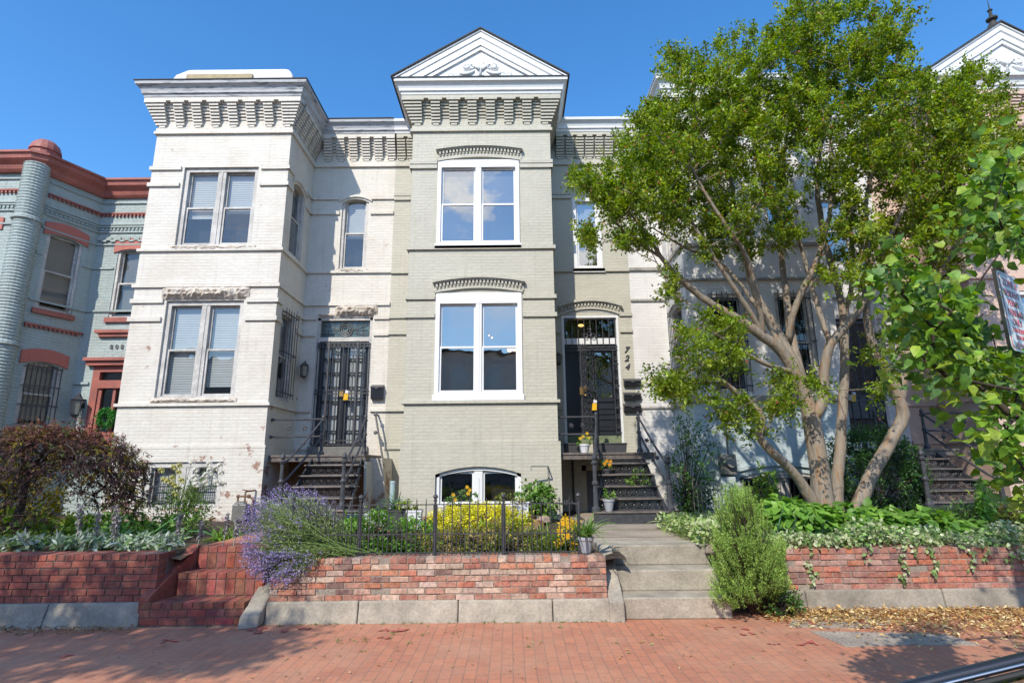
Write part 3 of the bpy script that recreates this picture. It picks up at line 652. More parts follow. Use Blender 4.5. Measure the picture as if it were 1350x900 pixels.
def bars(fr, par, a0, a1, z0, z1, n, d=-.06, r=.008, rails=(0.12, 0.5, 0.88), name='security_bars', spear=True):
    mb = MB()
    for i in range(n):
        a = a0 + (a1 - a0) * i / (n - 1); mb.tube([fr.pt(a, d, z0), fr.pt(a, d, z1)], r, 5)
    for t in rails:
        z = z0 + (z1 - z0) * t; fr.box(mb, a0 - .03, a1 + .03, d - .006, d + .006, z - .012, z + .012)
        for a in (a0 - .02, a1 + .02): mb.tube([fr.pt(a, d, z), fr.pt(a, .02, z)], .008, 5)
    return mb.build(name, 'iron', par)

def shell(par, x0, x1, yfront_pts, m, zt=ZT):
    """roof slab, party walls and rear wall so that the house is closed"""
    mb = MB(); k = len(yfront_pts); top = [(x, y, zt + .12) for x, y in yfront_pts] + [(x1, 21, zt + .0), (x0, 21, zt + .0)]
    n = len(top); mb.add(top, [tuple(range(n))]); mb.build('roof', 'roof', par)
    mb = MB(); zb = .3
    mb.add([(x0, 21, zb), (x1, 21, zb), (x1, 21, zt), (x0, 21, zt)], [(0, 1, 2, 3)])
    mb.add([(x0 + .003, YR, zb), (x0 + .003, 21, zb), (x0 + .003, 21, zt + .1), (x0 + .003, YR, zt + .1)], [(0, 1, 2, 3)])
    mb.add([(x1 - .003, YR, zb), (x1 - .003, 21, zb), (x1 - .003, 21, zt + .1), (x1 - .003, YR, zt + .1)], [(3, 2, 1, 0)])
    mb.build('rear_wall', m, par)

F = Fr(0, YF, 1, 0); FR = Fr(0, YR, 1, 0)
def right_side(x): return Fr(x, 0, 0, 1)      # a = Y
def left_side(x): return Fr(x, 0, 0, -1)      # a = -Y

# ---------------------------------------------------------------- house 1: white
H1 = thing('row_house', 'white painted brick row house with peeling patches and a square two-window bay', 'house', (-5.3, YF, .6))
xb0, xb1, xr = -7.83, -4.85, -2.84
w2 = (-7.12, -5.50, 6.27, 8.10); w1 = (-7.13, -5.53, 3.04, 5.06); wbm = (-7.10, -5.60, .95, 1.80)
mb = MB(); F.wall(mb, xb0, xb1, .4, ZT, [w2, w1, wbm], .16)
S1 = right_side(xb1); s2 = (11.35, 12.05, 6.27, 7.98, .12); s1 = (11.30, 12.0, 3.04, 4.95)
S1.wall(mb, YF, YR, .4, ZT, [s2, s1], .12)
left_side(xb0).wall(mb, -YR, -YF, .4, ZT)
r2 = (-4.10, -3.45, 6.25, 8.06, .10); rd = (-4.50, -3.22, 2.12, 5.06)
FR.wall(mb, xb1, xr, .4, ZT, [r2, rd], .14)
mb.build('wall', 'h1', H1)
mb = MB()
def full(mb, z0, z1, p, pts): sweep(mb, pts, [(0, z0), (p, z0), (p, z1), (0, z1)])
pth = [(xb0, YR), (xb0, YF), (xb1, YF), (xb1, YR), (xr, YR)]
full(mb, 8.90, 8.965, .05, pth); full(mb, 8.965, 9.05, .025, pth)
full(mb, 6.14, 6.20, .05, pth); full(mb, 5.345, 5.42, .045, pth)
full(mb, 2.88, 2.94, .05, pth[:4] + [(-4.53, YR)]); belts(FR, mb, 2.88, 2.94, [(-3.19, xr)], .05); full(mb, 2.05, 2.11, .035, pth[:4] + [(-4.53, YR)]); 
for z in (8.05, 7.66): 
    for f, sp in ((F, [(xb0 - .04, w2[0] - .06), (w2[1] + .06, xb1 + .04)]), (S1, [(YF - .04, s2[0] - .05), (s2[1] + .05, YR)]), (FR, [(xb1, r2[0] - .05), (r2[1] + .05, xr)])): belts(f, mb, z - .02, z + .065, sp)
for z in (5.03, 4.64):
    for f, sp in ((F, [(xb0 - .04, w1[0] - .06), (w1[1] + .06, xb1 + .04)]), (S1, [(YF - .04, s1[0] - .05), (s1[1] + .05, YR)]), (FR, [(xb1, rd[0] - .03), (rd[1] + .03, xr)])): belts(f, mb, z - .02, z + .07, sp)
mb.build('string_course', 'h1', H1)
# the lower wall stands a little proud
mb = MB(); F.wall(mb, xb0 - .03, xb1 + .03, .4, 2.05, [(wbm[0], wbm[1], .95, 1.80)], .05)
for v in range(len(mb.v)): mb.v[v] = (mb.v[v][0], mb.v[v][1] - .03, mb.v[v][2])
S1b = right_side(xb1 + .03); S1b.wall(mb, YF - .03, YR, .4, 2.05)
mb.build('foundation', 'h1', H1)
mb = MB(); corbels(F, mb, xb0, xb1, 8, True, True); corbels(S1, mb, YF + .1, YR - .02, 5); corbels(left_side(xb0), mb, -YR, -YF - .1, 5); corbels(FR, mb, xb1 + .25, xr, 6)
mb.build('corbel_table', 'h1', H1)
mb = MB(); sweep(mb, pth, CR); mb.build('cornice', 'crown1', H1)
mb = MB(); sweep(mb, pth, [(.0, 10.02), (.41, 9.99), (.41, 10.012), (.0, 10.05)]); mb.build('roof_edge', 'roof', H1)
mb = MB(); prof = []; n = 16      # white covered hatch on the roof
vs = []; fs = []
for j in range(5):
    t = j / 4; zz = 9.95 + .95 * math.sin(t * math.pi / 2); s = math.cos(t * math.pi / 2 * .56)
    for (x, y) in ((-7.95, 11.15), (-4.95, 11.15), (-4.95, 13.2), (-7.95, 13.2)): cx, cy = -6.1, 12.0; vs.append((cx + (x - cx) * s, cy + (y - cy) * s, zz))
for j in range(4):
    for i in range(4): fs.append((j * 4 + i, j * 4 + (i + 1) % 4, j * 4 + 4 + (i + 1) % 4, j * 4 + 4 + i))
fs.append((16, 17, 18, 19)); o = MB().add(vs, fs).build('roof_hatch', 'roofw', H1, bevel=.05)
mb = MB(); mb.box(-7.35, -5.85, 10.98, 11.06, 10.1, 10.43); mb.build('roof_board', 'lumber', H1)
shell(H1, xb0, xr, [(xb0, YF), (xb1, YF), (xb1, YR), (xr, YR)], 'h1')
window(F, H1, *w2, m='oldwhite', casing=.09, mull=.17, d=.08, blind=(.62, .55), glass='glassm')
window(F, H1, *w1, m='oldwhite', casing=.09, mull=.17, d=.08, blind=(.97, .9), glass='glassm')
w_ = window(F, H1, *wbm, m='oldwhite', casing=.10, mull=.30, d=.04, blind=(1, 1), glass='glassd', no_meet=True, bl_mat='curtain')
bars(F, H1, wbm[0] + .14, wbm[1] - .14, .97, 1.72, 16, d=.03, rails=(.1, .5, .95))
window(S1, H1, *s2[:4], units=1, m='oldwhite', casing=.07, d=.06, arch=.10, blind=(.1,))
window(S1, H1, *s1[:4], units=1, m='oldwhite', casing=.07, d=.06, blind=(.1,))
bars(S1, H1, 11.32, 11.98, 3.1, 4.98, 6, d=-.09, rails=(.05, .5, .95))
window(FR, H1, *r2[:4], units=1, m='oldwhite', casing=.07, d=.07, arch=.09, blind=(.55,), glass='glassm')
for (f, a0, a1, z0, z1) in ((F, -7.25, -5.40, 6.15, 6.275), (FR, -4.15, -3.40, 6.14, 6.255), (F, -7.2, -5.48, 2.95, 3.04)): rough_stone(f, H1, a0, a1, z0, z1, .05, name='sill')
rough_stone(F, H1, -7.24, -5.43, 5.09, 5.36, .11)
rough_stone(FR, H1, -4.10, -3.12, 5.09, 5.36, .12); rough_stone(FR, H1, -4.5, -4.10, 5.09, 5.16, .05)
# cracks and arch over the little upstairs window
mb = MB(); FR.arc(mb, -4.18, -3.37, 7.97, .045, .13, -.035, .02); mb.build('arch_label', 'h1', H1)
S = MB(); S1.arc(S, 11.28, 12.12, 7.90, .04, .14, -.035, .02); S.build('arch_label', 'h1', H1)

# front door of house 1: transom, glazed double door, white curtains, iron gate
def scroll_ring(mb, fr, a, z, r, t=.01, d=0.0, n=12): mb.ring((a, z), r, t, lambda u, v, w: fr.pt(u, d + v, w), n, 5)
def tracery(mb, fr, a0, a1, z0, z1, d, k, t=.007):
    w = (a1 - a0) / k; r = min(w * .42, (z1 - z0) * .42)
    for i in range(k):
        a = a0 + w * (i + .5); zc = (z0 + z1) / 2; scroll_ring(mb, fr, a, zc, r, t, d, 8); scroll_ring(mb, fr, a, zc, r * .45, t, d, 6)
d0, d1, dz0, dz1 = rd
mb = MB(); B = lambda *q: FR.box(mb, *q)
B(d0, d0 + .07, .02, .16, dz0, dz1); B(d1 - .07, d1, .02, .16, dz0, dz1); B(d0, d1, .02, .16, dz1 - .06, dz1); B(d0 + .07, d1 - .07, .02, .16, 4.50, 4.60)
df = mb.build('door_frame', 'oldwhite', H1)
mb = MB(); FR.box(mb, d0 + .07, d1 - .07, .10, .11, 4.6, 5.0); mb.build('transom_pane', mat('stained_glass', (.10, .16, .15), .12, .6, 12, tint=(.04, .05, .06)), df)
mb = MB(); c = (d0 + d1) / 2
for r in (.16, .11, .06): scroll_ring(mb, FR, c, 4.8, r, .011, .08, 14)
for s in (-1, 1):
    for q in range(3): mb.tube([FR.pt(c + s * .17, .08, 4.8), FR.pt(c + s * (.3 + .08 * q), .08, 4.68 + .1 * q), FR.pt(c + s * .5, .08, 4.66 + .13 * q)], .006, 5)
for q in range(9): a = d0 + .1 + (d1 - d0 - .2) * q / 8; mb.tube([FR.pt(a, .09, 4.6), FR.pt(a, .09, 5.0)], .004, 4)
for q in (4.7, 4.9): mb.tube([FR.pt(d0 + .07, .09, q), FR.pt(d1 - .07, .09, q)], .004, 4)
mb.build('transom_grille', 'steel', df)
mb = MB(); B = lambda *q: FR.box(mb, *q)
for (q0, q1) in ((d0 + .07, c), (c, d1 - .07)):
    B(q0, q0 + .1, .09, .13, dz0, 4.5); B(q1 - .1, q1, .09, .13, dz0, 4.5)
    for i in range(8): z = dz0 + .0 + (4.42 - dz0) * i / 7; B(q0 + .1, q1 - .1, .095, .125, z, z + (.08 if i in (0, 7) else .03))
    B((q0 + q1) / 2 - .012, (q0 + q1) / 2 + .012, .095, .125, dz0, 4.5)
dr = mb.build('door', 'doorblack', H1)
mb = MB(); mb.add([FR.pt(d0 + .08, .13, dz0 + .05), FR.pt(d1 - .08, .13, dz0 + .05), FR.pt(d1 - .08, .13, 4.45), FR.pt(d0 + .08, .13, 4.45)], [(0, 1, 2, 3)]); mb.build('door_pane', 'glassd', dr)
mb = MB(); vs = []; 
k = 60
for i in range(k + 1):
    a = d0 + .1 + (d1 - d0 - .2) * i / k; dd = .17 + .015 * math.sin(i * 1.3); vs += [FR.pt(a, dd, dz0 + .05), FR.pt(a, dd, 4.45)]
mb.add(vs, [(2 * i, 2 * i + 2, 2 * i + 3, 2 * i + 1) for i in range(k)]); mb.build('curtain', 'curtain', dr)
mb = MB(); FR.box(mb, d0, d1, .3, .33, dz0, dz1); mb.build('room_dark_panel', 'dark', H1)  # black sheet painted as the unlit hall behind the door
mb = MB()
for i in range(11): a = d0 + .05 + (d1 - d0 - .1) * i / 10; mb.tube([FR.pt(a, -.01, dz0 + .02), FR.pt(a, -.01, 4.46)], .0105, 5)
for z in (dz0 + .03, dz0 + .12, 3.28, 3.36, 4.36, 4.44): FR.box(mb, d0 + .03, d1 - .03, -.02, .0, z, z + .022)
for a in (c - .33, c + .33): FR.box(mb, a - .02, a + .02, -.035, .0, dz0, 4.5)
tracery(mb, FR, d0 + .05, d1 - .05, 4.38, 4.5, -.01, 14, .006)
gt = mb.build('security_gate', 'iron', H1)
mb = MB(); FR.box(mb, c - .02, c + .07, -.07, -.03, 3.22, 3.34); mb.build('lock', 'brass', gt)
mb = MB(); FR.box(mb, d0 - .02, d1 + .02, -.06, .3, 1.92, 2.12); mb.build('door_threshold', 'steel', H1)

# ---------------------------------------------------------------- house 2: sage
H2 = thing('row_house', 'sage green painted brick row house with white pediment over a square bay', 'house', (-.6, YF, .6))
b0, b1 = -2.15, .885; l0, l1 = -2.84, 2.78
W2 = (-1.575, .185, 6.24, 8.20); W1 = (-1.56, .205, 3.05, 5.16); WB = (-1.50, .15, .92, 1.66, .14)
mb = MB(); F.wall(mb, b0, b1, .4, ZT, [W2, W1, WB], .16)
right_side(b1).wall(mb, YF, YR, .4, ZT); left_side(b0).wall(mb, -YR, -YF, .4, ZT)
FR.wall(mb, l0, b0, .4, ZT)
RW = (1.50, 2.17, 6.20, 8.02); RD = (1.15, 2.46, 2.12, 5.05); RB = (1.50, 2.35, .4, 1.66)
FR.wall(mb, b1, l1, .4, ZT, [RW, RD, RB], .14)
mb.build('wall', 'h2', H2)
mb = MB(); pl = [(l0, YR), (b0, YR), (b0, YF), (b1, YF), (b1, YR), (l1, YR)]
full(mb, 8.90, 8.965, .05, pl); full(mb, 8.965, 9.05, .025, pl)
full(mb, 2.88, 2.94, .055, [(l0, YR), (b0, YR), (b0, YF), (b1, YF), (b1, YR), (RD[0] - .03, YR)]); 
belts(FR, mb, 2.88, 2.94, [(RD[1] + .03, l1)])
full(mb, 6.12, 6.20, .05, pl)
full(mb, 2.05, 2.13, .04, [(l0, YR), (b0, YR), (b0, YF), (b1, YF), (b1, YR)])
for z, zz in ((8.13, 8.02), (5.05, 4.66)):
    hw = W2 if z > 6 else W1
    for f, sp in ((F, [(b0 - .04, hw[0] - .02), (hw[1] + .02, b1 + .04)]), (FR, [(l0, b0), (b1, (RW if z > 6 else RD)[0] - .03), ((RW if z > 6 else RD)[1] + .03, l1)]), (right_side(b1), [(YF - .04, YR)]), (left_side(b0), [(-YR, -YF + .04)])):
        belts(f, mb, z - .02, z + .065, sp); belts(f, mb, zz - .02, zz + .07, sp)
mb.build('string_course', 'h2', H2)
mb = MB(); F.wall(mb, b0 - .04, b1 + .04, .4, 2.05, [WB], .06)
for v in range(len(mb.v)): mb.v[v] = (mb.v[v][0], mb.v[v][1] - .04, mb.v[v][2])
right_side(b1 + .04).wall(mb, YF - .04, YR, .4, 2.05); left_side(b0 - .04).wall(mb, -YR, -YF + .04, .4, 2.05)
mb.build('foundation', 'h2', H2)
mb = MB(); corbels(F, mb, b0, b1, 8, True, True); corbels(right_side(b1), mb, YF + .1, YR - .02, 5); corbels(left_side(b0), mb, -YR, -YF - .1, 5)
corbels(FR, mb, b1 + .25, l1, 7); corbels(FR, mb, l0 + .05, b0 - .2, 2); mb.build('corbel_table', 'h2', H2)
mb = MB(); sweep(mb, pl, CR); mb.build('cornice', 'white', H2)
mb = MB(); sweep(mb, [(b0, YR + .3), (b0, YF), (b1, YF), (b1, YR + .3)], [(.0, 9.985), (.41, 9.985), (.41, 10.01), (.0, 10.03)]); mb.build('roof_edge', 'roof', H2)
shell(H2, l0, l1, [(l0, YR), (b0, YR), (b0, YF), (b1, YF), (b1, YR), (l1, YR)], 'h2')

def pediment(par, xa, xb, zb, zp, y, m='white', ydeep=15.0):
    """gable with raking mouldings, tympanum, scrolls and the little roof behind"""
    xc = (xa + xb) / 2
    def rake(mb, i0, i1, ya, yb):     # band between the outline inset i0 and inset i1 (0..1 towards the centre of the base)
        def tri(i): 
            s = 1 - i; return [(xc - (xc - xa) * s, zb), (xc, zb + (zp - zb) * s), (xc + (xb - xc) * s, zb)]
        A = tri(i0); Bt = tri(i1); vs = []
        for yy in (ya, yb):
            for p in A + Bt: vs.append((p[0], yy, p[1]))
        fs = []
        for k in range(2):
            fs += [(k, k + 1, k + 4, k + 3), (6 + k, 6 + k + 3, 6 + k + 4, 6 + k + 1), (k, 6 + k, 6 + k + 1, k + 1), (3 + k, 4 + k, 10 + k, 9 + k)]
        fs += [(0, 3, 9, 6), (2, 8, 11, 5)]
        mb.add(vs, fs)
    mb = MB()
    for (i0, i1, dy) in ((0, .035, -.02), (.035, .15, .005), (.15, .165, .02), (.165, .265, .03), (.265, .315, .012), (.315, .40, .04)): rake(mb, i0, i1, y + dy, y + .5)
    p = mb.build('pediment', m, par)
    mb = MB(); s = .5
    mb.add([(xc - (xc - xa) * .61, y + .085, zb), (xc + (xb - xc) * .61, y + .085, zb), (xc, y + .085, zb + (zp - zb) * .61)], [(0, 1, 2)]); mb.build('tympanum', m, p)
    mb = MB(); Z = zb + .05; yy = y + .07
    for s in (-1, 1):
        pts = [(xc + s * (.13 + .36 * t), yy, Z + .16 - .06 * math.sin(t * math.pi) - .05 * t) for t in [i / 8 for i in range(9)]]
        mb.tube(pts, [.022 + .028 * math.sin(i / 8 * math.pi) for i in range(9)], 7)
        for (dx, dz, r) in ((.64, .03, .05), (.50, .04, .05), (.30, .25, .06)):
            mb.ball((xc + s * dx, yy, Z + dz), r, 8, 6, (1.25, .6, 1)); mb.ring((xc + s * dx, Z + dz), r * 1.5, .010, lambda u, v, w: (u, yy + v, w), 10, 5)
        mb.ring((xc + s * .20, Z + .27), .055, .014, lambda u, v, w: (u, yy + v, w), 10, 5); mb.ball((xc + s * .56, yy, Z + .02), .03, 8, 6)
        for k in range(3): mb.tube([(xc + s * .02, yy, Z + .17), (xc + s * (.03 + .045 * k), yy, Z + .27), (xc + s * (.06 + .065 * k), yy, Z + .40 - .06 * k)], [.034, .032, .012], 6)
    mb.tube([(xc, yy, Z + .02), (xc, yy, Z + .44)], [.035, .012], 7)
    for s in (-1, 0, 1): mb.ball((xc + s * .045, yy, Z + .06 - abs(s) * .0), .025, 7, 5, (1, .6, 1.6))
    mb.build('scroll_ornament', m, p, smooth=True)
    mb = MB()      # roof planes
    for s, (xe) in ((-1, xa), (1, xb)):
        o_ = .03; mb.hexa([(xe + s * .03, y - .05, zb - .01), (xc, y - .05, zp + .0), (xc, ydeep, zp + .0), (xe + s * .03, ydeep, zb - .01), (xe + s * .03, y - .05, zb + .025), (xc, y - .05, zp + .035), (xc, ydeep, zp + .035), (xe + s * .03, ydeep, zb + .025)])
    mb.build('gable_roof', 'roof', par)
    return p
pediment(H2, -2.565, 1.29, 9.99, 11.20, 10.60)

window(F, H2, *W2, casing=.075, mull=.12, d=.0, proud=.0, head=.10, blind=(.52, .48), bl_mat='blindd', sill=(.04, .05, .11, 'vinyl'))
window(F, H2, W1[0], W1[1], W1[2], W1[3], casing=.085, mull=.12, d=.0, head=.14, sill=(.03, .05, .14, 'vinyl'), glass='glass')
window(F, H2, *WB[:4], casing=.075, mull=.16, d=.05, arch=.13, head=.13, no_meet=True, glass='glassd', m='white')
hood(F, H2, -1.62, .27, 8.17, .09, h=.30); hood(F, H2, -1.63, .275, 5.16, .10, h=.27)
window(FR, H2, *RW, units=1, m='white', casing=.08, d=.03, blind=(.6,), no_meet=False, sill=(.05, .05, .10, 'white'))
hood(FR, H2, 1.08, 2.56, 5.06, .14, h=.24)
# lamp glow of the room seen through the first-floor window
mb = MB(); mb.ball((-.05, YF + .29, 4.02), .055, 8, 6); mb.ball((.05, YF + .29, 4.03), .05, 8, 6); mb.ball((-.42, YF + .30, 4.28), .02); mb.ball((-.48, YF + .30, 4.33), .016); mb.build('ceiling_lamp', 'glow', H2, smooth=True)
# entrance of house 2
d0, d1, dz0, dz1 = RD; mb = MB(); B = lambda *q: FR.box(mb, *q)
B(d0, d0 + .055, -.01, .16, dz0, dz1); B(d1 - .055, d1, -.01, .16, dz0, dz1); B(d0 + .055, d1 - .055, -.01, .16, dz1 - .05, dz1); B(d0 + .055, d1 - .055, .03, .16, 4.38, 4.52); FR.arc(mb, d0, d1, dz1, .03, .10, -.01, .1)
df = mb.build('door_frame', 'white', H2)
mb = MB(); FR.box(mb, d0 + .055, d1 - .055, .09, .1, 4.52, 5.0); mb.build('transom_pane', 'glassd', df)
mb = MB(); mb.ball((1.62, YR + .16, 4.86), .05, 8, 6, (1.6, 1, .6)); mb.build('hall_lamp', 'glow', H2)
mb = MB(); B = lambda *q: FR.box(mb, *q)
xs = 1.58
B(d0 + .055, xs, .10, .14, 2.3, 4.38)                                       # fixed black side panel
B(xs, xs + .12, .07, .12, 2.3, 4.38); B(d1 - .17, d1 - .055, .07, .12, 2.3, 4.38); B(xs + .12, d1 - .17, .07, .12, 4.2, 4.38)
B(xs + .12, d1 - .17, .07, .12, 3.06, 3.16)
for z in (2.3, 2.42, 2.66, 2.78, 2.90): B(xs + .12, d1 - .17, .08, .12, z, z + .07)
B(xs + .12, d1 - .17, .10, .12, 2.3, 3.1); B(xs + .18, d1 - .23, .085, .1, 2.5, 2.62)
dr = mb.build('door', 'doorblack', H2)
mb = MB(); FR.box(mb, xs + .12, d1 - .17, .10, .105, 3.16, 4.2); mb.build('door_pane', 'glassm', dr)
mb = MB(); mb.ball((xs + .07, YR + .04, 3.2), .03, 8, 6); FR.box(mb, xs + .03, xs + .1, .05, .07, 3.3, 3.42); mb.build('door_knob', 'brass', dr)
mb = MB(); FR.box(mb, d0, d1, .3, .33, 2.1, dz1); mb.build('room_dark_panel', 'dark', H2)  # hall darkness painted on a black sheet
mb = MB(); FR.box(mb, d0 + .055, d1 - .055, .02, .14, 2.12, 2.30); mb.build('door_step', mat('green_weathered_sill', (.20, .24, .14), .8, .4, 6), df)
mb = MB()       # fixed bars above and on the right
for i in range(9): a = d0 + .09 + (d1 - d0 - .18) * i / 8; mb.tube([FR.pt(a, -.02, 4.25), FR.pt(a, -.02, 4.98)], .009, 5)
for z in (4.22, 4.30, 4.97): FR.box(mb, d0 + .05, d1 - .05, -.03, -.01, z, z + .02)
for i in range(3): scroll_ring(mb, FR, 1.78 + .09 * (i - 1), 4.62 - .05 * abs(i - 1), .05, .009, -.02, 10)
scroll_ring(mb, FR, 1.78, 4.75, .035, .009, -.02)
for a in (d1 - .07, d1 - .16): mb.tube([FR.pt(a, -.02, 2.3), FR.pt(a, -.02, 4.25)], .010, 5)
for z in (2.35, 2.9, 3.4, 3.9): FR.box(mb, d1 - .17, d1 - .05, -.03, -.01, z, z + .025)
for i in range(8): scroll_ring(mb, FR, d1 - .115, 2.5 + .22 * i, .035, .006, -.02, 8)
mb.build('transom_bars', 'iron', H2)
GF = Fr(1.88, YR - .02, -.50, -.86)        # gate leaf swung half open towards the street
mb = MB(); gw = .82
for a in (0, .13, .30, .5, .69, gw): mb.tube([GF.pt(a, 0, 2.2), GF.pt(a, 0, 4.2 + (.06 if 0.1 < a < .7 else 0))], .012 if a in (0, gw) else .008, 5)
for z in (2.2, 2.36, 3.1, 3.24, 4.06, 4.2): GF.box(mb, 0, gw, -.008, .008, z, z + .022)
for (za, zb_) in ((2.36, 3.1), (3.24, 4.06)):
    for i in range(5):
        for j in range(4): scroll_ring(mb, GF, .07 + .227 * j, za + .08 + (zb_ - za - .12) * i / 4, .065, .009, 0, 9); 
gt = mb.build('ornate_gate', 'iron', H2)
mb = MB(); GF.box(mb, gw - .06, gw + .03, -.03, .03, 3.12, 3.28); mb.build('lock_plate', 'brass', gt)
# basement door beneath the stoop
mb = MB(); FR.box(mb, RB[0], RB[0] + .09, -.01, .14, .5, 1.66); FR.box(mb, RB[1] - .09, RB[1], -.01, .14, .5, 1.66); FR.box(mb, RB[0], RB[1], -.01, .14, 1.55, 1.66); mb.build('basement_door_frame', 'cream', H2)
mb = MB()
for i in range(26): FR.box(mb, RB[0] + .09, RB[1] - .09, .06 - .006 * (i % 2), .08, .5 + .04 * i, .5 + .04 * i + .034)
mb.build('basement_door', 'greydoor', H2)
# house number, three curly black digits one over another
for i, ch in enumerate("724"):
    text('digit', ch, .19, Matrix.Translation((2.605, YR - .012, 4.17 - i * .195)) @ Matrix.Rotation(R(90), 4, 'X'), 'iron', H2, shear=.35, bevel=.004)

# ---------------------------------------------------------------- house 3: grey-white above, shade blue put into the colour below
H3 = thing('row_house', 'grey white painted row house with shade blue coloured lower bay standing behind the crape myrtle', 'house', (5.0, YF, .6))
b0, b1, l0, l1 = 3.6, 6.62, 2.78, 8.80
wa = (4.05, 4.80); wb = (5.42, 6.17); zs = (3.05, 5.10); zu = (6.25, 8.15)
V2 = [(wa[0], wa[1], *zu), (wb[0], wb[1], *zu)]; V1 = [(wa[0], wa[1], *zs), (wb[0], wb[1], *zs)]; VB = (4.35, 5.95, .6, 1.52, .12)
L3 = left_side(b0); sv1 = (-12.1, -11.35, 3.05, 5.0, .12); sv2 = (-12.1, -11.35, 6.25, 8.0, .12)
RD3 = (7.30, 8.40, 2.12, 5.0); RW3 = (7.5, 8.2, 6.25, 8.0)
mb = MB(); F.wall(mb, b0, b1, 2.9, ZT, V1 + V2, .16); L3.wall(mb, -YR, -YF, 2.9, ZT, [sv1, sv2], .12); right_side(b1).wall(mb, YF, YR, 2.9, ZT)
FR.wall(mb, l0, b0, .4, ZT); FR.wall(mb, b1, l1, .4, ZT, [RD3, RW3], .14); mb.build('wall', 'h3', H3)
mb = MB(); F.wall(mb, b0, b1, .4, 2.9, [VB], .14); L3.wall(mb, -YR, -YF, .4, 2.9); right_side(b1).wall(mb, YF, YR, .4, 2.9); mb.build('lower_wall', 'h3b', H3)
mb = MB(); pl = [(l0, YR), (b0, YR), (b0, YF), (b1, YF), (b1, YR), (RD3[0] - .03, YR)]
full(mb, 2.86, 2.97, .07, pl[1:]); full(mb, 6.13, 6.20, .05, pl); full(mb, 8.92, 9.0, .05, pl[:-1] + [(l1, YR)]); full(mb, 5.38, 5.43, .04, [(l0, YR), (b0, YR), (b0, YF), (b1, YF), (b1, YR), (l1, YR)]); full(mb, 2.88, 2.92, .03, [(l0, YR), (b0, YR)])
mb.build('string_course', mat('weathered_grey_ledge', (.40, .38, .35), .8, .35, 5, bump=.4), H3)
mb = MB(); corbels(F, mb, b0, b1, 8, True, True); corbels(L3, mb, -YR + .02, -YF - .1, 5); corbels(FR, mb, b1 + .25, l1, 6); corbels(FR, mb, l0, b0 - .22, 2); mb.build('corbel_table', 'h3', H3)
mb = MB(); pc = [(l0, YR), (b0, YR), (b0, YF), (b1, YF), (b1, YR), (l1, YR)]; sweep(mb, pc, CR); mb.build('cornice', 'white', H3)
mb = MB(); sweep(mb, pc, [(.0, 9.99), (.41, 9.99), (.41, 10.01), (.0, 10.03)]); mb.build('roof_edge', 'roofw', H3)
shell(H3, l0, l1, pc, 'h3')
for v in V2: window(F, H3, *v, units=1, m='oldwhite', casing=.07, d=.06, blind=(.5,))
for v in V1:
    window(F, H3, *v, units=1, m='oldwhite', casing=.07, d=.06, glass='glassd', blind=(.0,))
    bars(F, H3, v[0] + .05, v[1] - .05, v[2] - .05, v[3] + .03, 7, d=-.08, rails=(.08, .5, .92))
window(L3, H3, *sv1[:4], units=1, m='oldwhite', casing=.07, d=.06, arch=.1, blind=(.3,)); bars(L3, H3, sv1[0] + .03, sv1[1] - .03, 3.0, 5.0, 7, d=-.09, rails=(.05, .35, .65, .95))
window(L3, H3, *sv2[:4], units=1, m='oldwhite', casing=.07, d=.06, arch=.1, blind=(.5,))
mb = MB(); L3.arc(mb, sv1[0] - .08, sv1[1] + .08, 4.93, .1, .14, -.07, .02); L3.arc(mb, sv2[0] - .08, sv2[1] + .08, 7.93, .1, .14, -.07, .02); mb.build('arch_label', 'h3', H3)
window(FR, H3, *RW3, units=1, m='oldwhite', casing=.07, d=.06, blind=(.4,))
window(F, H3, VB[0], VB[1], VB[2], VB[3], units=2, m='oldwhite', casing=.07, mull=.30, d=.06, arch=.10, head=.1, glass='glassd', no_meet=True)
bars(F, H3, VB[0] + .06, VB[1] - .06, .62, 1.42, 18, d=-.02, rails=(.95,))
mb = MB(); F.arc(mb, VB[0] - .08, VB[1] + .08, 1.50, .07, .12, -.05, .02); mb.build('arch_label', 'h3b', H3)
d0, d1, dz0, dz1 = RD3
mb = MB(); FR.box(mb, d0, d0 + .08, .0, .14, dz0, dz1); FR.box(mb, d1 - .08, d1, .0, .14, dz0, dz1); FR.box(mb, d0, d1, .0, .14, dz1 - .08, dz1); mb.build('door_frame', 'oldwhite', H3)
mb = MB(); FR.box(mb, d0 + .08, d1 - .08, .08, .12, dz0, dz1 - .08)
for i in range(3): FR.box(mb, d0 + .16, d1 - .16, .06, .09, 2.25 + .85 * i, 2.25 + .85 * i + .7)
dr = mb.build('door', mat('brown_door', (.075, .05, .038), .5, .3, 5), H3)
mb = MB()
for i in range(6): a = d0 + .1 + (d1 - d0 - .2) * i / 5; mb.tube([FR.pt(a, -.03, dz0 + .05), FR.pt(a, -.03, dz1 - .1)], .011, 5)
for z in (2.2, 3.0, 3.1, 4.1, 4.8): FR.box(mb, d0 + .08, d1 - .08, -.04, -.02, z, z + .03)
for i in range(8):
    for j in range(4): scroll_ring(mb, FR, d0 + .2 + .23 * j, 3.2 + .2 * i, .08, .010, -.03, 9)
FR.box(mb, d0 + .1, d1 - .1, -.02, -.01, 2.62, 3.1)
gt = mb.build('security_gate', 'iron', H3)
mb = MB()
for i in range(7): FR.box(mb, 8.46, 8.76, -.05, .02, 3.1 + .3 * i, 3.1 + .3 * i + .2)
scroll_ring(mb, FR, 8.62, 4.4, .05, .012, -.06); mb.build('door_pilaster', 'h3', H3)

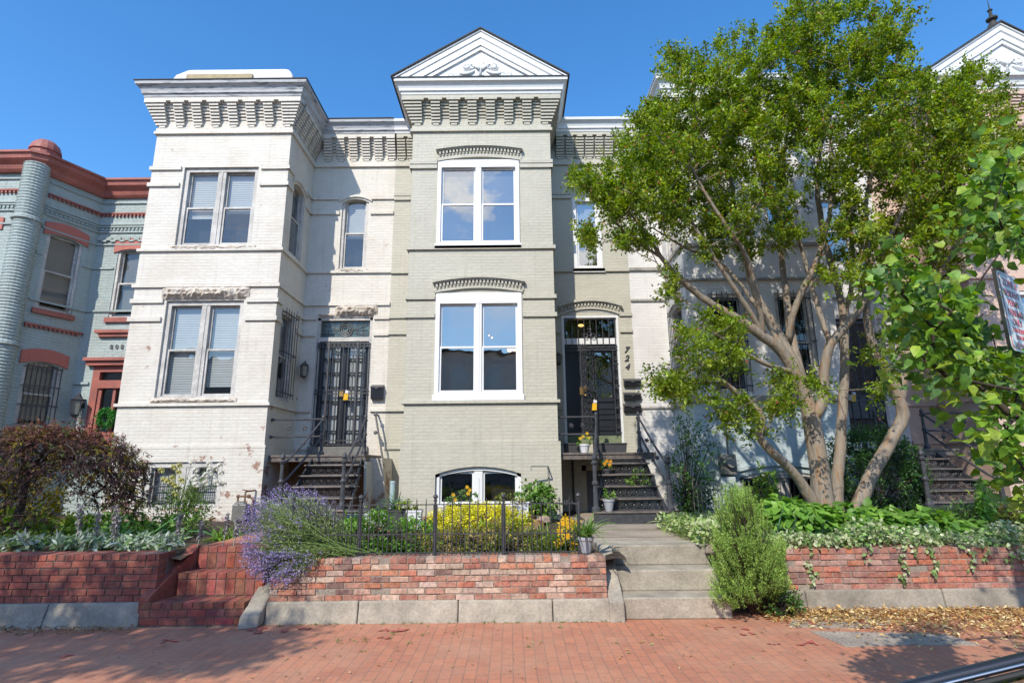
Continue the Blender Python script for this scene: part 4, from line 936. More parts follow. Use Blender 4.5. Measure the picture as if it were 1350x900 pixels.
# ---------------------------------------------------------------- house 4: pink
H4 = thing('row_house', 'dusty pink painted brick row house with white gable and black spire at the right edge', 'house', (11.0, YF, .6))
b0, b1, l0, l1 = 9.50, 12.5, 8.80, 15.3
L4 = left_side(b0); q1 = (-12.05, -11.3, 3.1, 5.0, .1); q2 = (-12.05, -11.3, 6.3, 8.0, .1)
mb = MB(); V4 = [(10.1, 11.9, 3.05, 5.1), (10.1, 11.9, 6.25, 8.2)]
F.wall(mb, b0, b1, .4, ZT, V4, .16); L4.wall(mb, -YR, -YF, .4, ZT, [q1, q2], .12); right_side(b1).wall(mb, YF, YR, .4, ZT); FR.wall(mb, l0, b0, .4, ZT); FR.wall(mb, b1, l1, .4, ZT); mb.build('wall', 'h4', H4)
mb = MB(); pc = [(l0, YR), (b0, YR), (b0, YF), (b1, YF), (b1, YR), (l1, YR)]
for z, h, p in ((8.9, .07, .05), (6.13, .08, .05), (2.88, .06, .05), (2.05, .07, .04), (5.36, .05, .04), (5.03, .05, .04)): full(mb, z, z + h, p, pc if z not in (5.03,) else pc[:2])
mb.build('string_course', 'h4', H4)
mb = MB(); corbels(F, mb, b0, b1, 8, True, True); corbels(L4, mb, -YR + .02, -YF - .1, 5); corbels(FR, mb, l0, b0 - .22, 2); corbels(FR, mb, b1 + .22, l1, 6); mb.build('corbel_table', 'h4', H4)
mb = MB(); sweep(mb, pc, CR); mb.build('cornice', 'white', H4)
shell(H4, l0, l1, pc, 'h4')
pediment(H4, 9.09, 12.91, 9.99, 11.25, 10.60)
mb = MB(); mb.lathe(11.0, 10.75, [(.16, 11.2), (.10, 11.32), (.05, 11.42), (.11, 11.46), (.11, 11.50), (.035, 11.55), (.03, 11.68), (.055, 11.71), (.012, 11.76), (.004, 12.02)], 10); mb.build('spire', 'roof', H4, smooth=False)
for v in V4: window(F, H4, *v, m='white', casing=.08, blind=(.4, .4))
for v in (q1, q2):
    window(L4, H4, *v[:4], units=1, m='white', casing=.07, d=.05, arch=.1, blind=(.4,)); 
    hd = MB(); L4.arc(hd, v[0] - .12, v[1] + .12, v[3] - .02, .26, .1, -.04, .02); L4.arc(hd, v[0] - .14, v[1] + .14, v[3] + .22, .06, .1, -.1, .02)
    for i in range(10): a = v[0] - .06 + .087 * i; L4.box(hd, a, a + .05, -.08, .02, v[3] + .14, v[3] + .24)
    hd.build('window_hood', 'h4', H4)
mb = MB(); FR.box(mb, 8.86, 9.40, -.35, .0, 1.28, 1.36)   # grey ledge cover
mb.build('cellar_hood', 'steel', H4)

# ---------------------------------------------------------------- teal house on the left
H0 = thing('row_house', 'teal painted brick row house with brick red cornice, round corner column and red door', 'house', (-10.2, 11.3, .6))
cx, cy = -10.52, 11.18
FS = Fr(cx + .10, cy + .12, -9.93 - cx - .10, YR - cy - .12)      # splayed wall, a from column to recess corner
LS = math.hypot(-9.93 - cx - .10, YR - cy - .12)
FF = Fr(0, cy + .05, 1, 0)
fh = FS.hit
a_ = sorted([fh(62, 330)[0], fh(106, 330)[0]])
su = (.20 * LS, .78 * LS, fh(75, 412)[1], fh(85, 313)[1], .08)
slw = (.20 * LS, .78 * LS, 2.55, fh(55, 478)[1], .10)
ru = (U(150, 370, Y=YR)[0], -8.72, U(160, 419, Y=YR)[2], U(165, 330, Y=YR)[2], .07)
rdr = (U(120, 500, Y=YR)[0] + .02, -8.45, 2.0, U(150, 482, Y=YR)[2])
TZ = 8.35
mb = MB(); FS.wall(mb, 0, LS, .4, TZ, [su, slw], .12); FR.wall(mb, -9.93, -7.83, .4, TZ, [ru, rdr], .12)
fw = [(-13.1, -11.15, su[2], su[3], .1), (-13.1, -11.15, 2.55, slw[3], .1)]; FF.wall(mb, -14.2, cx, .4, TZ, fw, .12); mb.build('wall', 'teal', H0)
mb = MB(); mb.lathe(cx, cy, [(.23 + (.014 if k % 3 == 1 else 0) + (.035 if k in (166, 167, 168, 286, 287, 288) else 0), .4 + k * .0229) for k in range(345)], 20); mb.build('corner_column', 'teal', H0, smooth=False)
pt_ = [(-14.2, cy + .05), (cx - .05, cy + .02), (cx + .08, cy + .1), (-9.93, YR), (-7.83, YR)]
mb = MB(); sweep(mb, pt_, [(0, 8.12), (.06, 8.12), (.10, 8.17), (.13, 8.26), (.22, 8.34), (.24, 8.36), (.26, 8.46), (.30, 8.47), (.30, 8.52), (0, 8.55)]); mb.build('cornice', 'redw', H0)
mb = MB(); mb.lathe(cx, cy + .12, [(.27, 8.5), (.27, 8.66), (.30, 8.67), (.29, 8.74), (.25, 8.84), (.17, 8.92), (.06, 8.96)], 16); mb.build('dome', 'redw', H0, smooth=False)
mb = MB()
def dent(fr, a0, a1, z, h=.045, w=.045, p=.05, ps=.09):
    n = int((a1 - a0) / ps)
    for i in range(n): fr.box(mb, a0 + i * ps, a0 + i * ps + w, -p, .02, z, z + h)
segs = [(FS, .12, LS), (FR, -9.93, -7.83), (FF, -14.2, cx - .24)]
for f, a0, a1 in segs: mb = MB(); f.box(mb, a0, a1, -.05, .02, 7.70, 7.735); dent(f, a0, a1, 7.64); mb.build('red_dentil_band', 'redw', H0)
zb_ = fh(70, 434)[1]
for f, a0, a1 in [segs[0], segs[2]]: mb = MB(); f.box(mb, a0, a1, -.05, .02, zb_, zb_ + .04); dent(f, a0, a1, zb_ - .05); mb.build('red_dentil_band', 'redw', H0)
mb = MB()
for f, a0, a1 in segs:
    for z in (7.98, 7.42, 7.36, 7.22, 6.9): f.box(mb, a0, a1, -.035, .02, z, z + .035)
    dent(f, a0, a1, 7.29, .05, .05, .03)
    f.box(mb, a0, a1, -.035, .02, 5.25, 5.29); 
for i in range(9): FR.box(mb, -9.9 + .22 * i, -9.9 + .22 * i + .12, -.05, .02, 7.02, 7.09); FR.box(mb, -9.9 + .22 * i + .1, -9.9 + .22 * i + .22, -.05, .02, 6.98, 7.03)
FS.box(mb, .1, su[0] - .04, -.03, .02, 6.3, 6.34); FS.box(mb, su[1] + .04, LS, -.03, .02, 6.3, 6.34); FR.box(mb, -9.93, ru[0] - .04, -.03, .02, 6.3, 6.34)
FR.box(mb, -9.93, rdr[0] - .05, -.04, .02, 3.55, 3.61); FS.box(mb, .1, LS, -.04, .02, 2.2, 2.3)
mb.build('string_course', 'teal', H0)
for f, h in ((FS, su), (FS, slw), (FR, ru), (FF, fw[0]), (FF, fw[1])):
    mb = MB(); f.arc(mb, h[0] - .09, h[1] + .09, h[3] - .07, .28, .09, -.03, .02); mb.build('red_arch', 'red', H0)
    mb = MB(); f.box(mb, h[0] - .05, h[1] + .05, -.06, .08, h[2] - .11, h[2]); mb.build('sill', 'redw', H0)
for f, h in ((FS, su), (FR, ru), (FF, fw[0]), (FF, fw[1]), (FS, slw)): window(f, H0, *h[:4], units=1, m='oldwhite', casing=.06, d=.05, arch=.06, blind=(.9,), bl_mat='blindd', glass='glassd')
bars(FS, H0, slw[0] + .04, slw[1] - .04, slw[2], slw[3] - .05, 8, d=-.09, rails=(.05, .35, .65, .95))
bars(FR, H0, ru[0] + 0.03, ru[1], ru[2] - 3.6, ru[2] - 3.4, 3, d=-.05) if False else None
mb = MB(); q = U(150, 475, Y=YR)[2]
FR.box(mb, rdr[0] - .12, -8.3, -.10, .02, rdr[3], rdr[3] + .10); FR.box(mb, rdr[0] - .16, -8.3, -.16, .02, rdr[3] + .10, rdr[3] + .17)
zc = U(150, 441, Y=YR)[2]; FR.box(mb, U(133, 441, Y=YR)[0], -8.3, -.08, .02, zc - .06, zc + .02); FR.box(mb, U(129, 441, Y=YR)[0], -8.3, -.13, .02, zc + .02, zc + .09)
FR.box(mb, rdr[0], rdr[0] + .16, .0, .12, rdr[2], rdr[3]); FR.box(mb, rdr[0] + .16, -8.45, .0, .12, rdr[3] - .14, rdr[3]); zt = U(150, 508, Y=YR)[2]; FR.box(mb, rdr[0] + .16, -8.45, -.02, .12, zt - .06, zt + .12)
dfr = mb.build('door_surround', 'redw', H0)
mb = MB(); FR.box(mb, rdr[0] + .16, -8.45, .08, .09, 2.0, rdr[3]); mb.build('door_pane', 'glassd', dfr)
mb = MB(); FR.box(mb, rdr[0] + .16, rdr[0] + .24, .03, .08, 2.0, zt); FR.box(mb, rdr[0] + .5, rdr[0] + .56, .03, .08, 2.0, zt); FR.box(mb, rdr[0] + .16, rdr[0] + .9, .05, .08, 2.0, 2.5); mb.build('door', 'redw', H0)
mb = MB(); FR.box(mb, rdr[0], -8.3, .4, .43, 1.9, rdr[3]); mb.build('room_dark_panel', 'dark', H0)  # added black sheet in place of a dark hallway
for i, ch in enumerate("808"):
    p = U(147 + 7 * i, 460, Y=YR); text('digit', ch, .15, Matrix.Translation((p[0], YR - .012, p[2])) @ Matrix.Rotation(R(90), 4, 'X'), 'steel', H0)
mb = MB(); mb.add([(-14.2, cy, 8.5), (cx, cy, 8.5), (-9.93, YR, 8.5), (-7.84, YR, 8.5), (-7.84, 21, 8.4), (-14.2, 21, 8.4)], [tuple(range(6))]); mb.build('roof', 'roof', H0)
mb = MB(); mb.add([(-14.2, 21, .3), (-7.84, 21, .3), (-7.84, 21, 8.4), (-14.2, 21, 8.4)], [(0, 1, 2, 3)]); mb.add([(-14.2, cy, .3), (-14.2, 21, .3), (-14.2, 21, 8.4), (-14.2, cy, 8.4)], [(0, 1, 2, 3)]); mb.build('rear_wall', 'teal', H0)

# the row across the street (behind the camera): shades nothing here, but the windows mirror it
HO = thing('row_house', 'dull brick terrace across the street mirrored in the window panes', 'house', (0, -24, 0))
mb = MB(); mb.box(-40, 40, -34, -24, -.1, 10.9); mb.build('wall', 'opp', HO)
mb = MB(); mb.box(-40.2, 40.2, -34.2, -23.6, 10.9, 11.15); 
for i in range(14): x = -38 + i * 6; mb.box(x, x + 1.0, -31, -30, 11.1, 11.6)
mb.build('roof', 'roof', HO)
mb = MB()
for i in range(26):
    for z in (1.2, 4.6, 8.0): x = -38 + i * 3; mb.box(x, x + 1.1, -24.01, -23.96, z, z + 1.9)
mb.build('window', 'glassd', HO)
# ================================================================== WALLS, STEPS
def brickwall(name, label, x0, x1, yf, depth, z0, courses, pal, mortar, ch=.0685, bl=.205, cap=True, jit=.012, pieces=None, grp=None, chips=.0):
    t = thing(name, label, 'brick wall', ((x0 + x1) / 2, yf + depth / 2, z0), grp)
    mb = MB(); mb.box(x0 + .004, x1 - .004, yf + .012, yf + depth, z0 - .1, z0 + courses * ch - .012); mb.build('mortar', mortar, t)
    mb = MB(); g = .010
    for r in range(courses):
        top = cap and r == courses - 1; L = bl * .5 if top else bl; x = x0 - (bl * .5 if r % 2 and not top else 0)
        while x < x1 - .01:
            ll = L * rnd.uniform(.94, 1.06); a = max(x, x0); b = min(x + ll - g, x1)
            if b - a > .02:
                c = rnd.choice(pal); k = rnd.uniform(.78, 1.2); c = tuple(min(1, q * k) for q in c); f = yf + rnd.uniform(-jit, jit) * .5
                if rnd.random() < chips: f += .02
                zz = z0 + r * ch + rnd.uniform(-.002, .002); h = ch - g
                dz = rnd.uniform(-.003, .003)
                mb.hexa([(a, f, zz), (b, f, zz + dz), (b, yf + depth * (1 if top else .5), zz + dz), (a, yf + depth * (1 if top else .5), zz), (a + .003, f + .002, zz + h), (b - .003, f + .002, zz + h + dz), (b, yf + depth * (1 if top else .5), zz + h + dz), (a, yf + depth * (1 if top else .5), zz + h)], c)
            x += ll
    mb.build('bricks', 'brickl' if pal is PAL_L else 'brick', t, bevel=.004)
    return t
PAL_C = [(.38, .14, .09), (.34, .13, .095), (.38, .20, .15), (.42, .27, .21), (.42, .31, .26), (.30, .13, .10), (.19, .11, .10), (.42, .17, .10), (.44, .33, .26), (.33, .15, .11)]
PAL_L = [(.27, .075, .055), (.24, .065, .05), (.31, .09, .06), (.22, .065, .05)]
PAL_R = [(.33, .13, .10), (.29, .13, .11), (.38, .13, .09), (.25, .14, .13), (.36, .22, .19), (.42, .14, .08)]
brickwall('garden_wall', 'weathered red and pale brick wall under the black iron fence', -2.72, 1.03, 6.62, .30, .222, 7, PAL_C, 'mortar', ch=.0640, chips=.05)
brickwall('garden_wall', 'dark red neat brick wall below the grey lamb ear plants on the left', -12, -3.98, 6.60, .30, .235, 7, PAL_L, 'mortard', ch=.0725, jit=.006)
brickwall('garden_wall', 'long worn brick wall hung with ivy strands on the right', 2.52, 15.5, 7.0, .30, .21, 7, PAL_R, 'mortar', ch=.0660, chips=.04)
def curbrun(name, label, xs, yf, yb, h, m, lean=.05):
    t = thing(name, label, 'curb', ((xs[0] + xs[-1]) / 2, yf, 0))
    for a, b in zip(xs[:-1], xs[1:]):
        mb = MB(); e = rnd.uniform(-.004, .004); mb.hexa([(a + .004, yf + e, -.05), (b - .004, yf + e, -.05), (b - .004, yb, -.05), (a + .004, yb, -.05), (a + .004, yf + lean + e, h), (b - .004, yf + lean + e, h + rnd.uniform(-.004, .004)), (b - .004, yb, h), (a + .004, yb, h)])
        mb.build('curb_block', m, t, bevel=.018)
    return t
curbrun('wall_curb', 'tan concrete curb blocks under the middle brick wall', [-2.74, -1.72, -.62, .42, 1.06], 6.55, 6.85, .222, 'conc')
curbrun('wall_curb', 'grey stone curb under the dark red wall on the left', [-12, -9, -7.4, -5.1, -4.06], 6.46, 6.85, .235, 'concg', .09)
curbrun('wall_curb', 'dark grey concrete curb under the ivy hung wall', [2.55, 3.4, 5.0, 6.6, 8.4, 15.5], 6.93, 7.2, .212, 'concg')
# brick steps
t = thing('brick_steps', 'three dark red brick steps leading up to the white house path', 'steps', (-3.45, 6.8, 0))
rows = [(-4.06, -2.93, 6.50, 0.0, .245), (-3.86, -2.86, 6.80, .245, .495), (-3.80, -2.80, 7.08, .495, .742)]
for (xa, xb, yf, za, zb) in rows:
    mb = MB(); mb.box(xa + .01, xb - .01, yf + .01, yf + .5, za, zb - .014); 
    k = int((xb - xa) / .105)
    # treads: bricks side by side, riser: soldier bricks
    b = MB(); n2 = int((xb - xa) / .072)
    for i in range(k):
        c = tuple(q * rnd.uniform(.8, 1.2) for q in rnd.choice(PAL_L)); a = xa + (xb - xa) * i / k
        b.box(a + .004, a + (xb - xa) / k - .004, yf, yf + .2, zb - .065, zb, c); c = tuple(q * rnd.uniform(.8, 1.2) for q in rnd.choice(PAL_L)); b.box(a + .004, a + (xb - xa) / k - .004, yf + .205, yf + .4, zb - .065, zb - .002, c)
    if yf < 6.6:
        for r in range(2):
            for i in range(6): a = xa + (xb - xa) * (i - .5 * (r % 2)) / 5.5; c = tuple(q * rnd.uniform(.8, 1.2) for q in rnd.choice(PAL_L)); b.box(max(a, xa) + .004, min(a + (xb - xa) / 5.5, xb) - .004, yf + .002, yf + .1, za + .02 + r * .08, za + .09 + r * .08, c) if min(a + (xb - xa) / 5.5, xb) - max(a, xa) > .02 else None
    else:
        for i in range(k): a = xa + (xb - xa) * i / k; c = tuple(q * rnd.uniform(.8, 1.2) for q in rnd.choice(PAL_L)); b.box(a + .005, a + (xb - xa) / k - .005, yf + .002, yf + .1, za + .01, zb - .075, c)
    s = b.build('step', 'brickl', t, bevel=.003); mb.build('mortar', 'mortard', s)
mb = MB()
mb.hexa([(-4.1, 6.52, .0), (-3.98, 6.52, .0), (-3.82, 7.15, .0), (-3.94, 7.15, .0), (-4.1, 6.52, .30), (-3.98, 6.52, .30), (-3.82, 7.15, .77), (-3.94, 7.15, .77)], (.26, .07, .05)); mb.build('side_coping', 'brickl', t, bevel=.006)
mb = MB(); mb.hexa([(-2.93, 6.36, 0), (-2.74, 6.42, 0), (-2.74, 7.0, 0), (-2.93, 7.0, 0), (-2.93, 6.40, .12), (-2.74, 6.46, .12), (-2.74, 6.9, .40), (-2.93, 6.9, .40)])
tag(mb.build('step_cheek', 'conc', bevel=.02), 'sloping weathered concrete block beside the brick steps', 'cheek block')
mb = MB(); mb.hexa([(-2.86, 6.9, .0), (-2.72, 6.9, .0), (-2.72, 12, .0), (-2.86, 12, .0), (-2.86, 6.9, .40), (-2.72, 6.9, .40), (-2.72, 7.4, .7), (-2.86, 7.4, .7)])
tag(mb.build('path_edge', 'conc'), kind='structure')
# concrete steps
t = thing('concrete_steps', 'three worn concrete steps leading to the sage house stoop', 'steps', (1.8, 6.9, 0))
for (xa, xb, yf, za, zb) in [(1.20, 2.40, 6.62, 0.0, .225), (1.20, 2.40, 6.95, .225, .455), (1.20, 2.42, 7.27, .455, .688)]:
    mb = MB(); mb.box(xa, xb, yf, yf + .45, za, zb); mb.build('step', 'conc', t, bevel=.015)
mb = MB(); mb.hexa([(1.035, 6.52, -.02), (1.20, 6.52, -.02), (1.20, 7.6, -.02), (1.035, 7.6, -.02), (1.035, 6.54, .20), (1.20, 6.54, .20), (1.20, 7.25, .70), (1.035, 7.25, .70)]); mb.hexa([(1.035, 7.25, 0), (1.195, 7.25, 0), (1.195, 7.9, 0), (1.035, 7.9, 0), (1.035, 7.25, .70), (1.195, 7.25, .70), (1.195, 7.9, .70), (1.035, 7.9, .70)])
tag(mb.build('step_cheek', 'conc', bevel=.015), 'sloping tan concrete cheek wall between the brick wall and concrete steps', 'cheek block')

# ================================================================== IRON FENCE
t = thing('iron_fence', 'low black iron picket fence standing on the middle brick wall', 'fence', (-.9, 6.8, .66))
fy = 6.80; posts = [-2.60, -1.80, -.92, -.12, .765]
for x in posts:
    mb = MB(); mb.lathe(x, fy, [(.014, .66), (.014, 1.26), (.022, 1.265), (.024, 1.275), (.012, 1.285), (.026, 1.30), (.030, 1.315), (.022, 1.335), (.004, 1.345)], 8); mb.build('post', 'iron', t)
for a, b in zip(posts[:-1], posts[1:]):
    mb = MB(); n = 8
    for i in range(n * 2 - 1):
        x = a + (b - a) * (i + 1) / (n * 2); tall = i % 2 == 1 or False
        z1 = 1.265 if tall else .925
        mb.tube([(x, fy, .655), (x, fy, z1), (x, fy, z1 + .035)], [.0062, .0062, .001], 5)
    for z in (1.225, .895, .69): mb.box(a, b, fy - .004, fy + .004, z - .006, z + .006)
    for x in (a + .02, b - .02): mb.tube([(x, fy, .66), (x, fy, 1.225)], .006, 5)
    mb.build('picket_panel', 'iron', t)
mb = MB(); mb.tube([(.765, fy, 1.22), (.6, fy + .02, 1.21), (.5, fy, 1.24)], .006, 5)
for i in range(4): mb.tube([(.6 + .03 * i, fy, 1.22), (.6 + .03 * i, fy + .02, 1.26)], .003, 4)
mb.build('wire', 'steel', t)

# ================================================================== IRON STOOPS
def newel(mb, x, y, z0, z1, r=.03):
    h = z1 - z0
    mb.lathe(x, y, [(r * 1.7, z0), (r * 1.7, z0 + .06 * h), (r * 1.15, z0 + .09 * h), (r * 1.0, z0 + .13 * h), (r * .85, z0 + .45 * h), (r * 1.25, z0 + .47 * h), (r * 1.25, z0 + .5 * h), (r * .8, z0 + .53 * h), (r * .75, z0 + .80 * h), (r * 1.2, z0 + .82 * h), (r * 1.3, z0 + .85 * h), (r * .7, z0 + .88 * h), (r * 1.05, z0 + .92 * h), (r * .9, z0 + .96 * h), (r * .25, z0 + h)], 10)
def ornament(mb, x, y, z, s=.06):
    for k in range(6):
        t = math.pi / 3 * k; mb.tube([(x, y, z), (x + s * .5 * math.cos(t), y - .005, z + s * .5 * math.sin(t)), (x + s * math.cos(t + .2), y, z + s * math.sin(t + .2))], [.012, .016, .003], 5)
    mb.ball((x, y - .005, z), .018, 6, 5)
def stoop(label, plat, ztop, zbot, n, ytop, run, tl, tr, railL, railR, topL, topR, wallL=None, y1=YR, hr=.80, plinth=True, wallR=None):
    """plat=(x0,x1) platform; tl/tr = tread left/right x at top and bottom; rails from top post to newel"""
    t = thing('iron_stoop', label, 'stoop', ((tl[0] + tr[0]) / 2, ytop, zbot))
    mb = MB(); mb.box(plat[0], plat[1], ytop, y1 - .01, ztop - .04, ztop); mb.box(plat[0], plat[1], ytop + .02, ytop + .05, ztop - .13, ztop - .04)
    mb.box(plat[0] + .02, plat[0] + .05, ytop + .05, y1 - .01, ztop - .13, ztop - .04); mb.box(plat[1] - .05, plat[1] - .02, ytop + .05, y1 - .01, ztop - .13, ztop - .04); mb.build('platform', 'ironw', t, bevel=.006)
    rise = (ztop - zbot) / n
    for k in range(1, n):
        z = ztop - rise * k; yf = ytop - run * k; q = k / (n - 1); a = tl[0] + (tl[1] - tl[0]) * q; b = tr[0] + (tr[1] - tr[0]) * q
        mb = MB(); mb.box(a - .03, b + .03, yf - .02, yf + run + .02, z - .028, z); mb.tube([(a - .03, yf - .02, z - .014), (b + .03, yf - .02, z - .014)], .016, 8); mb.build('tread', 'ironw', t)
    for k in range(n):
        z1 = ztop - rise * k - .03; z0 = ztop - rise * (k + 1); yf = ytop - run * k + .03; q = k / (n - 1); a = tl[0] + (tl[1] - tl[0]) * q; b = tr[0] + (tr[1] - tr[0]) * q
        mb = MB(); 
        if k == n - 1: mb.box(a - .05, b + .05, yf - .04, yf, z0, z1)
        else:
            mb.box(a, b, yf - .008, yf + .008, z0, z0 + .022); mb.box(a, b, yf - .008, yf + .008, z1 - .022, z1); m_ = int((b - a) / .13); rr = (z1 - z0 - .044) / 2
            for i in range(m_):
                xx = a + (b - a) * (i + .5) / m_; zc = (z0 + z1) / 2
                mb.ring((xx, zc), rr * .80, .010, lambda u, v, w: (u, yf + v, w), 9, 4); mb.ring((xx + (b - a) / m_ / 2, zc), rr * .34, .009, lambda u, v, w: (u, yf + v, w), 6, 4)
                mb.ball((xx, yf, zc), .016, 5, 4); mb.tube([(xx + (b - a) / m_ / 2, yf, z0), (xx + (b - a) / m_ / 2, yf, z1)], .005, 4)
        mb.build('riser', 'iron', t)
    for s, (xa, xb) in ((0, tl), (1, tr)):
        mb = MB(); p0 = (xa, ytop, ztop - .05); p1 = (xb, ytop - run * (n - 1), zbot + rise - .04)
        mb.hexa([(xa - .012, ytop + .05, ztop - .30), (xa + .012, ytop + .05, ztop - .30), (xb + .012, p1[1] - .02, zbot), (xb - .012, p1[1] - .02, zbot), (xa - .012, ytop + .05, ztop - .04), (xa + .012, ytop + .05, ztop - .04), (xb + .012, p1[1] - .02, zbot + rise - .05), (xb - .012, p1[1] - .02, zbot + rise - .05)]); mb.build('stringer', 'iron', t)
    for (P0, P1) in ((topL, railL), (topR, railR)):
        mb = MB(); newel(mb, P0[0], P0[1], ztop, ztop + hr, .036); mb.build('newel_post', 'iron', t); mb = MB(); newel(mb, P1[0], P1[1], P1[2], P1[2] + .98, .045); mb.build('newel_post', 'iron', t)
        mb = MB()
        for dz in (hr - .10, hr * .45):
            a = Vector((P0[0], P0[1], ztop + dz)); b = Vector((P1[0], P1[1], P1[2] + .78 + (dz - hr + .10))); m1 = a.lerp(b, .5) + Vector((0, 0, -.05)); m2 = a.lerp(b, .86) + Vector((0, 0, -.035))
            mb.tube([a, a.lerp(b, .25) + Vector((0, 0, -.02)), m1, m2, b], .021, 7)
            for q in (.02, .5): c = a.lerp(b, q) + Vector((0, 0, -.05 if q == .5 else 0)); mb.ball(c, .036, 7, 5)
        a = Vector((P0[0], P0[1], ztop + hr * .45)).lerp(Vector((P1[0], P1[1], P1[2] + .33)), .5)
        for q in (.3, .65):
            a = Vector((P0[0], P0[1], ztop + hr * .66)).lerp(Vector((P1[0], P1[1], P1[2] + .60)), q); ornament(mb, a.x, a.y, a.z - .03, .055)
        mb.build('handrail', 'iron', t)
    for W, P0, sgn in ((wallL, topL, -1), (wallR, topR, 1)):
        if W is None: continue
        mb = MB()
        for dz in (hr - .10, hr * .45):
            mb.tube([(P0[0], P0[1], ztop + dz), (W, P0[1] + .02, ztop + dz)], .021, 7); mb.lathe(0, 0, [(0, 0)], 3) if False else None; mb.ball((W, P0[1] + .02, ztop + dz), .04, 7, 5, (.5, 1, 1))
        for i in range(2): x = P0[0] + (W - P0[0]) * (.35 + .3 * i); ornament(mb, x, P0[1], ztop + hr * .66, .06); 
        mb.build('platform_rail', 'iron', t)
    return t
stoop('black iron stoop with ornate risers at the sage house door', (.92, 2.80), 1.905, .68, 6, 11.08, .235, (1.80, 1.42), (2.55, 2.62), (1.42, 9.95, .88), (2.70, 9.95, .88), (1.66, 11.15), (2.50, 11.15), wallL=.90)
stoop('black iron stoop at the white house behind the purple lavender', (-4.80, -2.90), 1.915, .76, 6, 11.12, .235, (-3.95, -4.02), (-2.98, -2.84), (-4.16, 10.25, .95), (-3.02, 10.15, .95), (-3.80, 11.2), (-2.95, 11.2), wallL=-4.83)
stoop('black iron stoop at the right edge behind the leafy plants', (7.0, 8.75), 1.915, .80, 6, 11.10, .23, (7.45, 7.20), (8.30, 8.50), (7.08, 9.85, .90), (8.40, 9.9, .90), (7.25, 11.2), (8.2, 11.2), wallR=9.46)
# brick support under the white house stoop and grey plinth block
mb = MB(); mb.hexa([(-2.90, 11.2, .5), (-2.86, 11.2, .5), (-2.86, YR, .5), (-2.90, YR, .5), (-2.90, 11.05, 1.78), (-2.86, 11.05, 1.78), (-2.86, YR, 1.78), (-2.90, YR, 1.78)])
mb.hexa([(-2.98, 11.9, .5), (-2.58, 11.9, .5), (-2.58, YR - .01, .5), (-2.98, YR - .01, .5), (-2.98, 11.5, 1.85), (-2.66, 11.5, 1.85), (-2.66, YR - .01, 1.85), (-2.98, YR - .01, 1.85)])
tag(mb.build('stoop_support', 'h1'), 'cream painted masonry support under the white house stoop', 'support')
mb = MB(); mb.box(-4.8, -3.0, 12.2, 12.3, .5, 1.8); tag(mb.build('cellar_wall', mat('rust_stained_wall', (.36, .22, .11), .8, .4, 4)), 'rust stained tan panel in the dark gap under the white house stoop', 'panel')

# ================================================================== THINGS ON THE WALLS
def lantern(label, p, s=1.0, kind='box'):
    t = thing('wall_lantern', label, 'lantern', p); x, y, z = p; mb = MB()
    mb.box(x - .03 * s, x + .03 * s, y - .02, y, z - .02 * s, z + .10 * s); mb.tube([(x, y - .02, z + .08 * s), (x, y - .09 * s, z + .17 * s), (x, y - .12 * s, z + .12 * s)], .010 * s, 6)
    mb.lathe(x, y - .12 * s, [(.075 * s, z + .07 * s), (.085 * s, z + .08 * s), (.05 * s, z + .115 * s), (.015 * s, z + .14 * s)], 4 if kind == 'box' else 8); mb.lathe(x, y - .12 * s, [(.02 * s, z - .15 * s), (.055 * s, z - .12 * s), (.06 * s, z - .11 * s)], 4 if kind == 'box' else 8)
    for k in range(4): a = math.pi / 2 * k + (0 if kind == 'box' else .4); mb.tube([(x + .055 * s * math.cos(a), y - .12 * s + .055 * s * math.sin(a), z - .115 * s), (x + .072 * s * math.cos(a), y - .12 * s + .072 * s * math.sin(a), z + .075 * s)], .007 * s, 4)
    mb.build('lamp_frame', 'iron', t); g = MB(); g.lathe(x, y - .12 * s, [(.045 * s, z - .11 * s), (.06 * s, z + .07 * s)], 4 if kind == 'box' else 8); g.build('lamp_glass', 'lampglass', t); return t
lantern('black box lantern beside the glazed gated door of the white house', U(404, 489, Y=YR)[0:1] + (YR, U(404, 489, Y=YR)[2]), 1.25)
lantern('small black lantern on the sage wall left of the entrance', (U(736, 472, Y=YR)[0], YR, U(736, 474, Y=YR)[2]), .95, 'round')
lantern('brass coloured lantern on the teal wall beside the red door', (U(109, 536, Y=YR)[0], YR, U(109, 536, Y=YR)[2]), 1.7)
x, y, z = U(731, 612, Y=YR - .1); t = thing('bulkhead_lamp', 'round orange lamp under the sage house stoop', 'lamp', (x, YR, z)); mb = MB(); mb.lathe(x, YR - .07, [(.10, z - .03), (.10, z + .03)], 12); mb.build('lamp_base', 'iron', t); mb = MB(); mb.ball((x, YR - .12, z), .08, 10, 8, (1, .6, 1)); mb.build('lamp_glass', mat('amber_glass', (.45, .12, .03), .15), t, smooth=True)
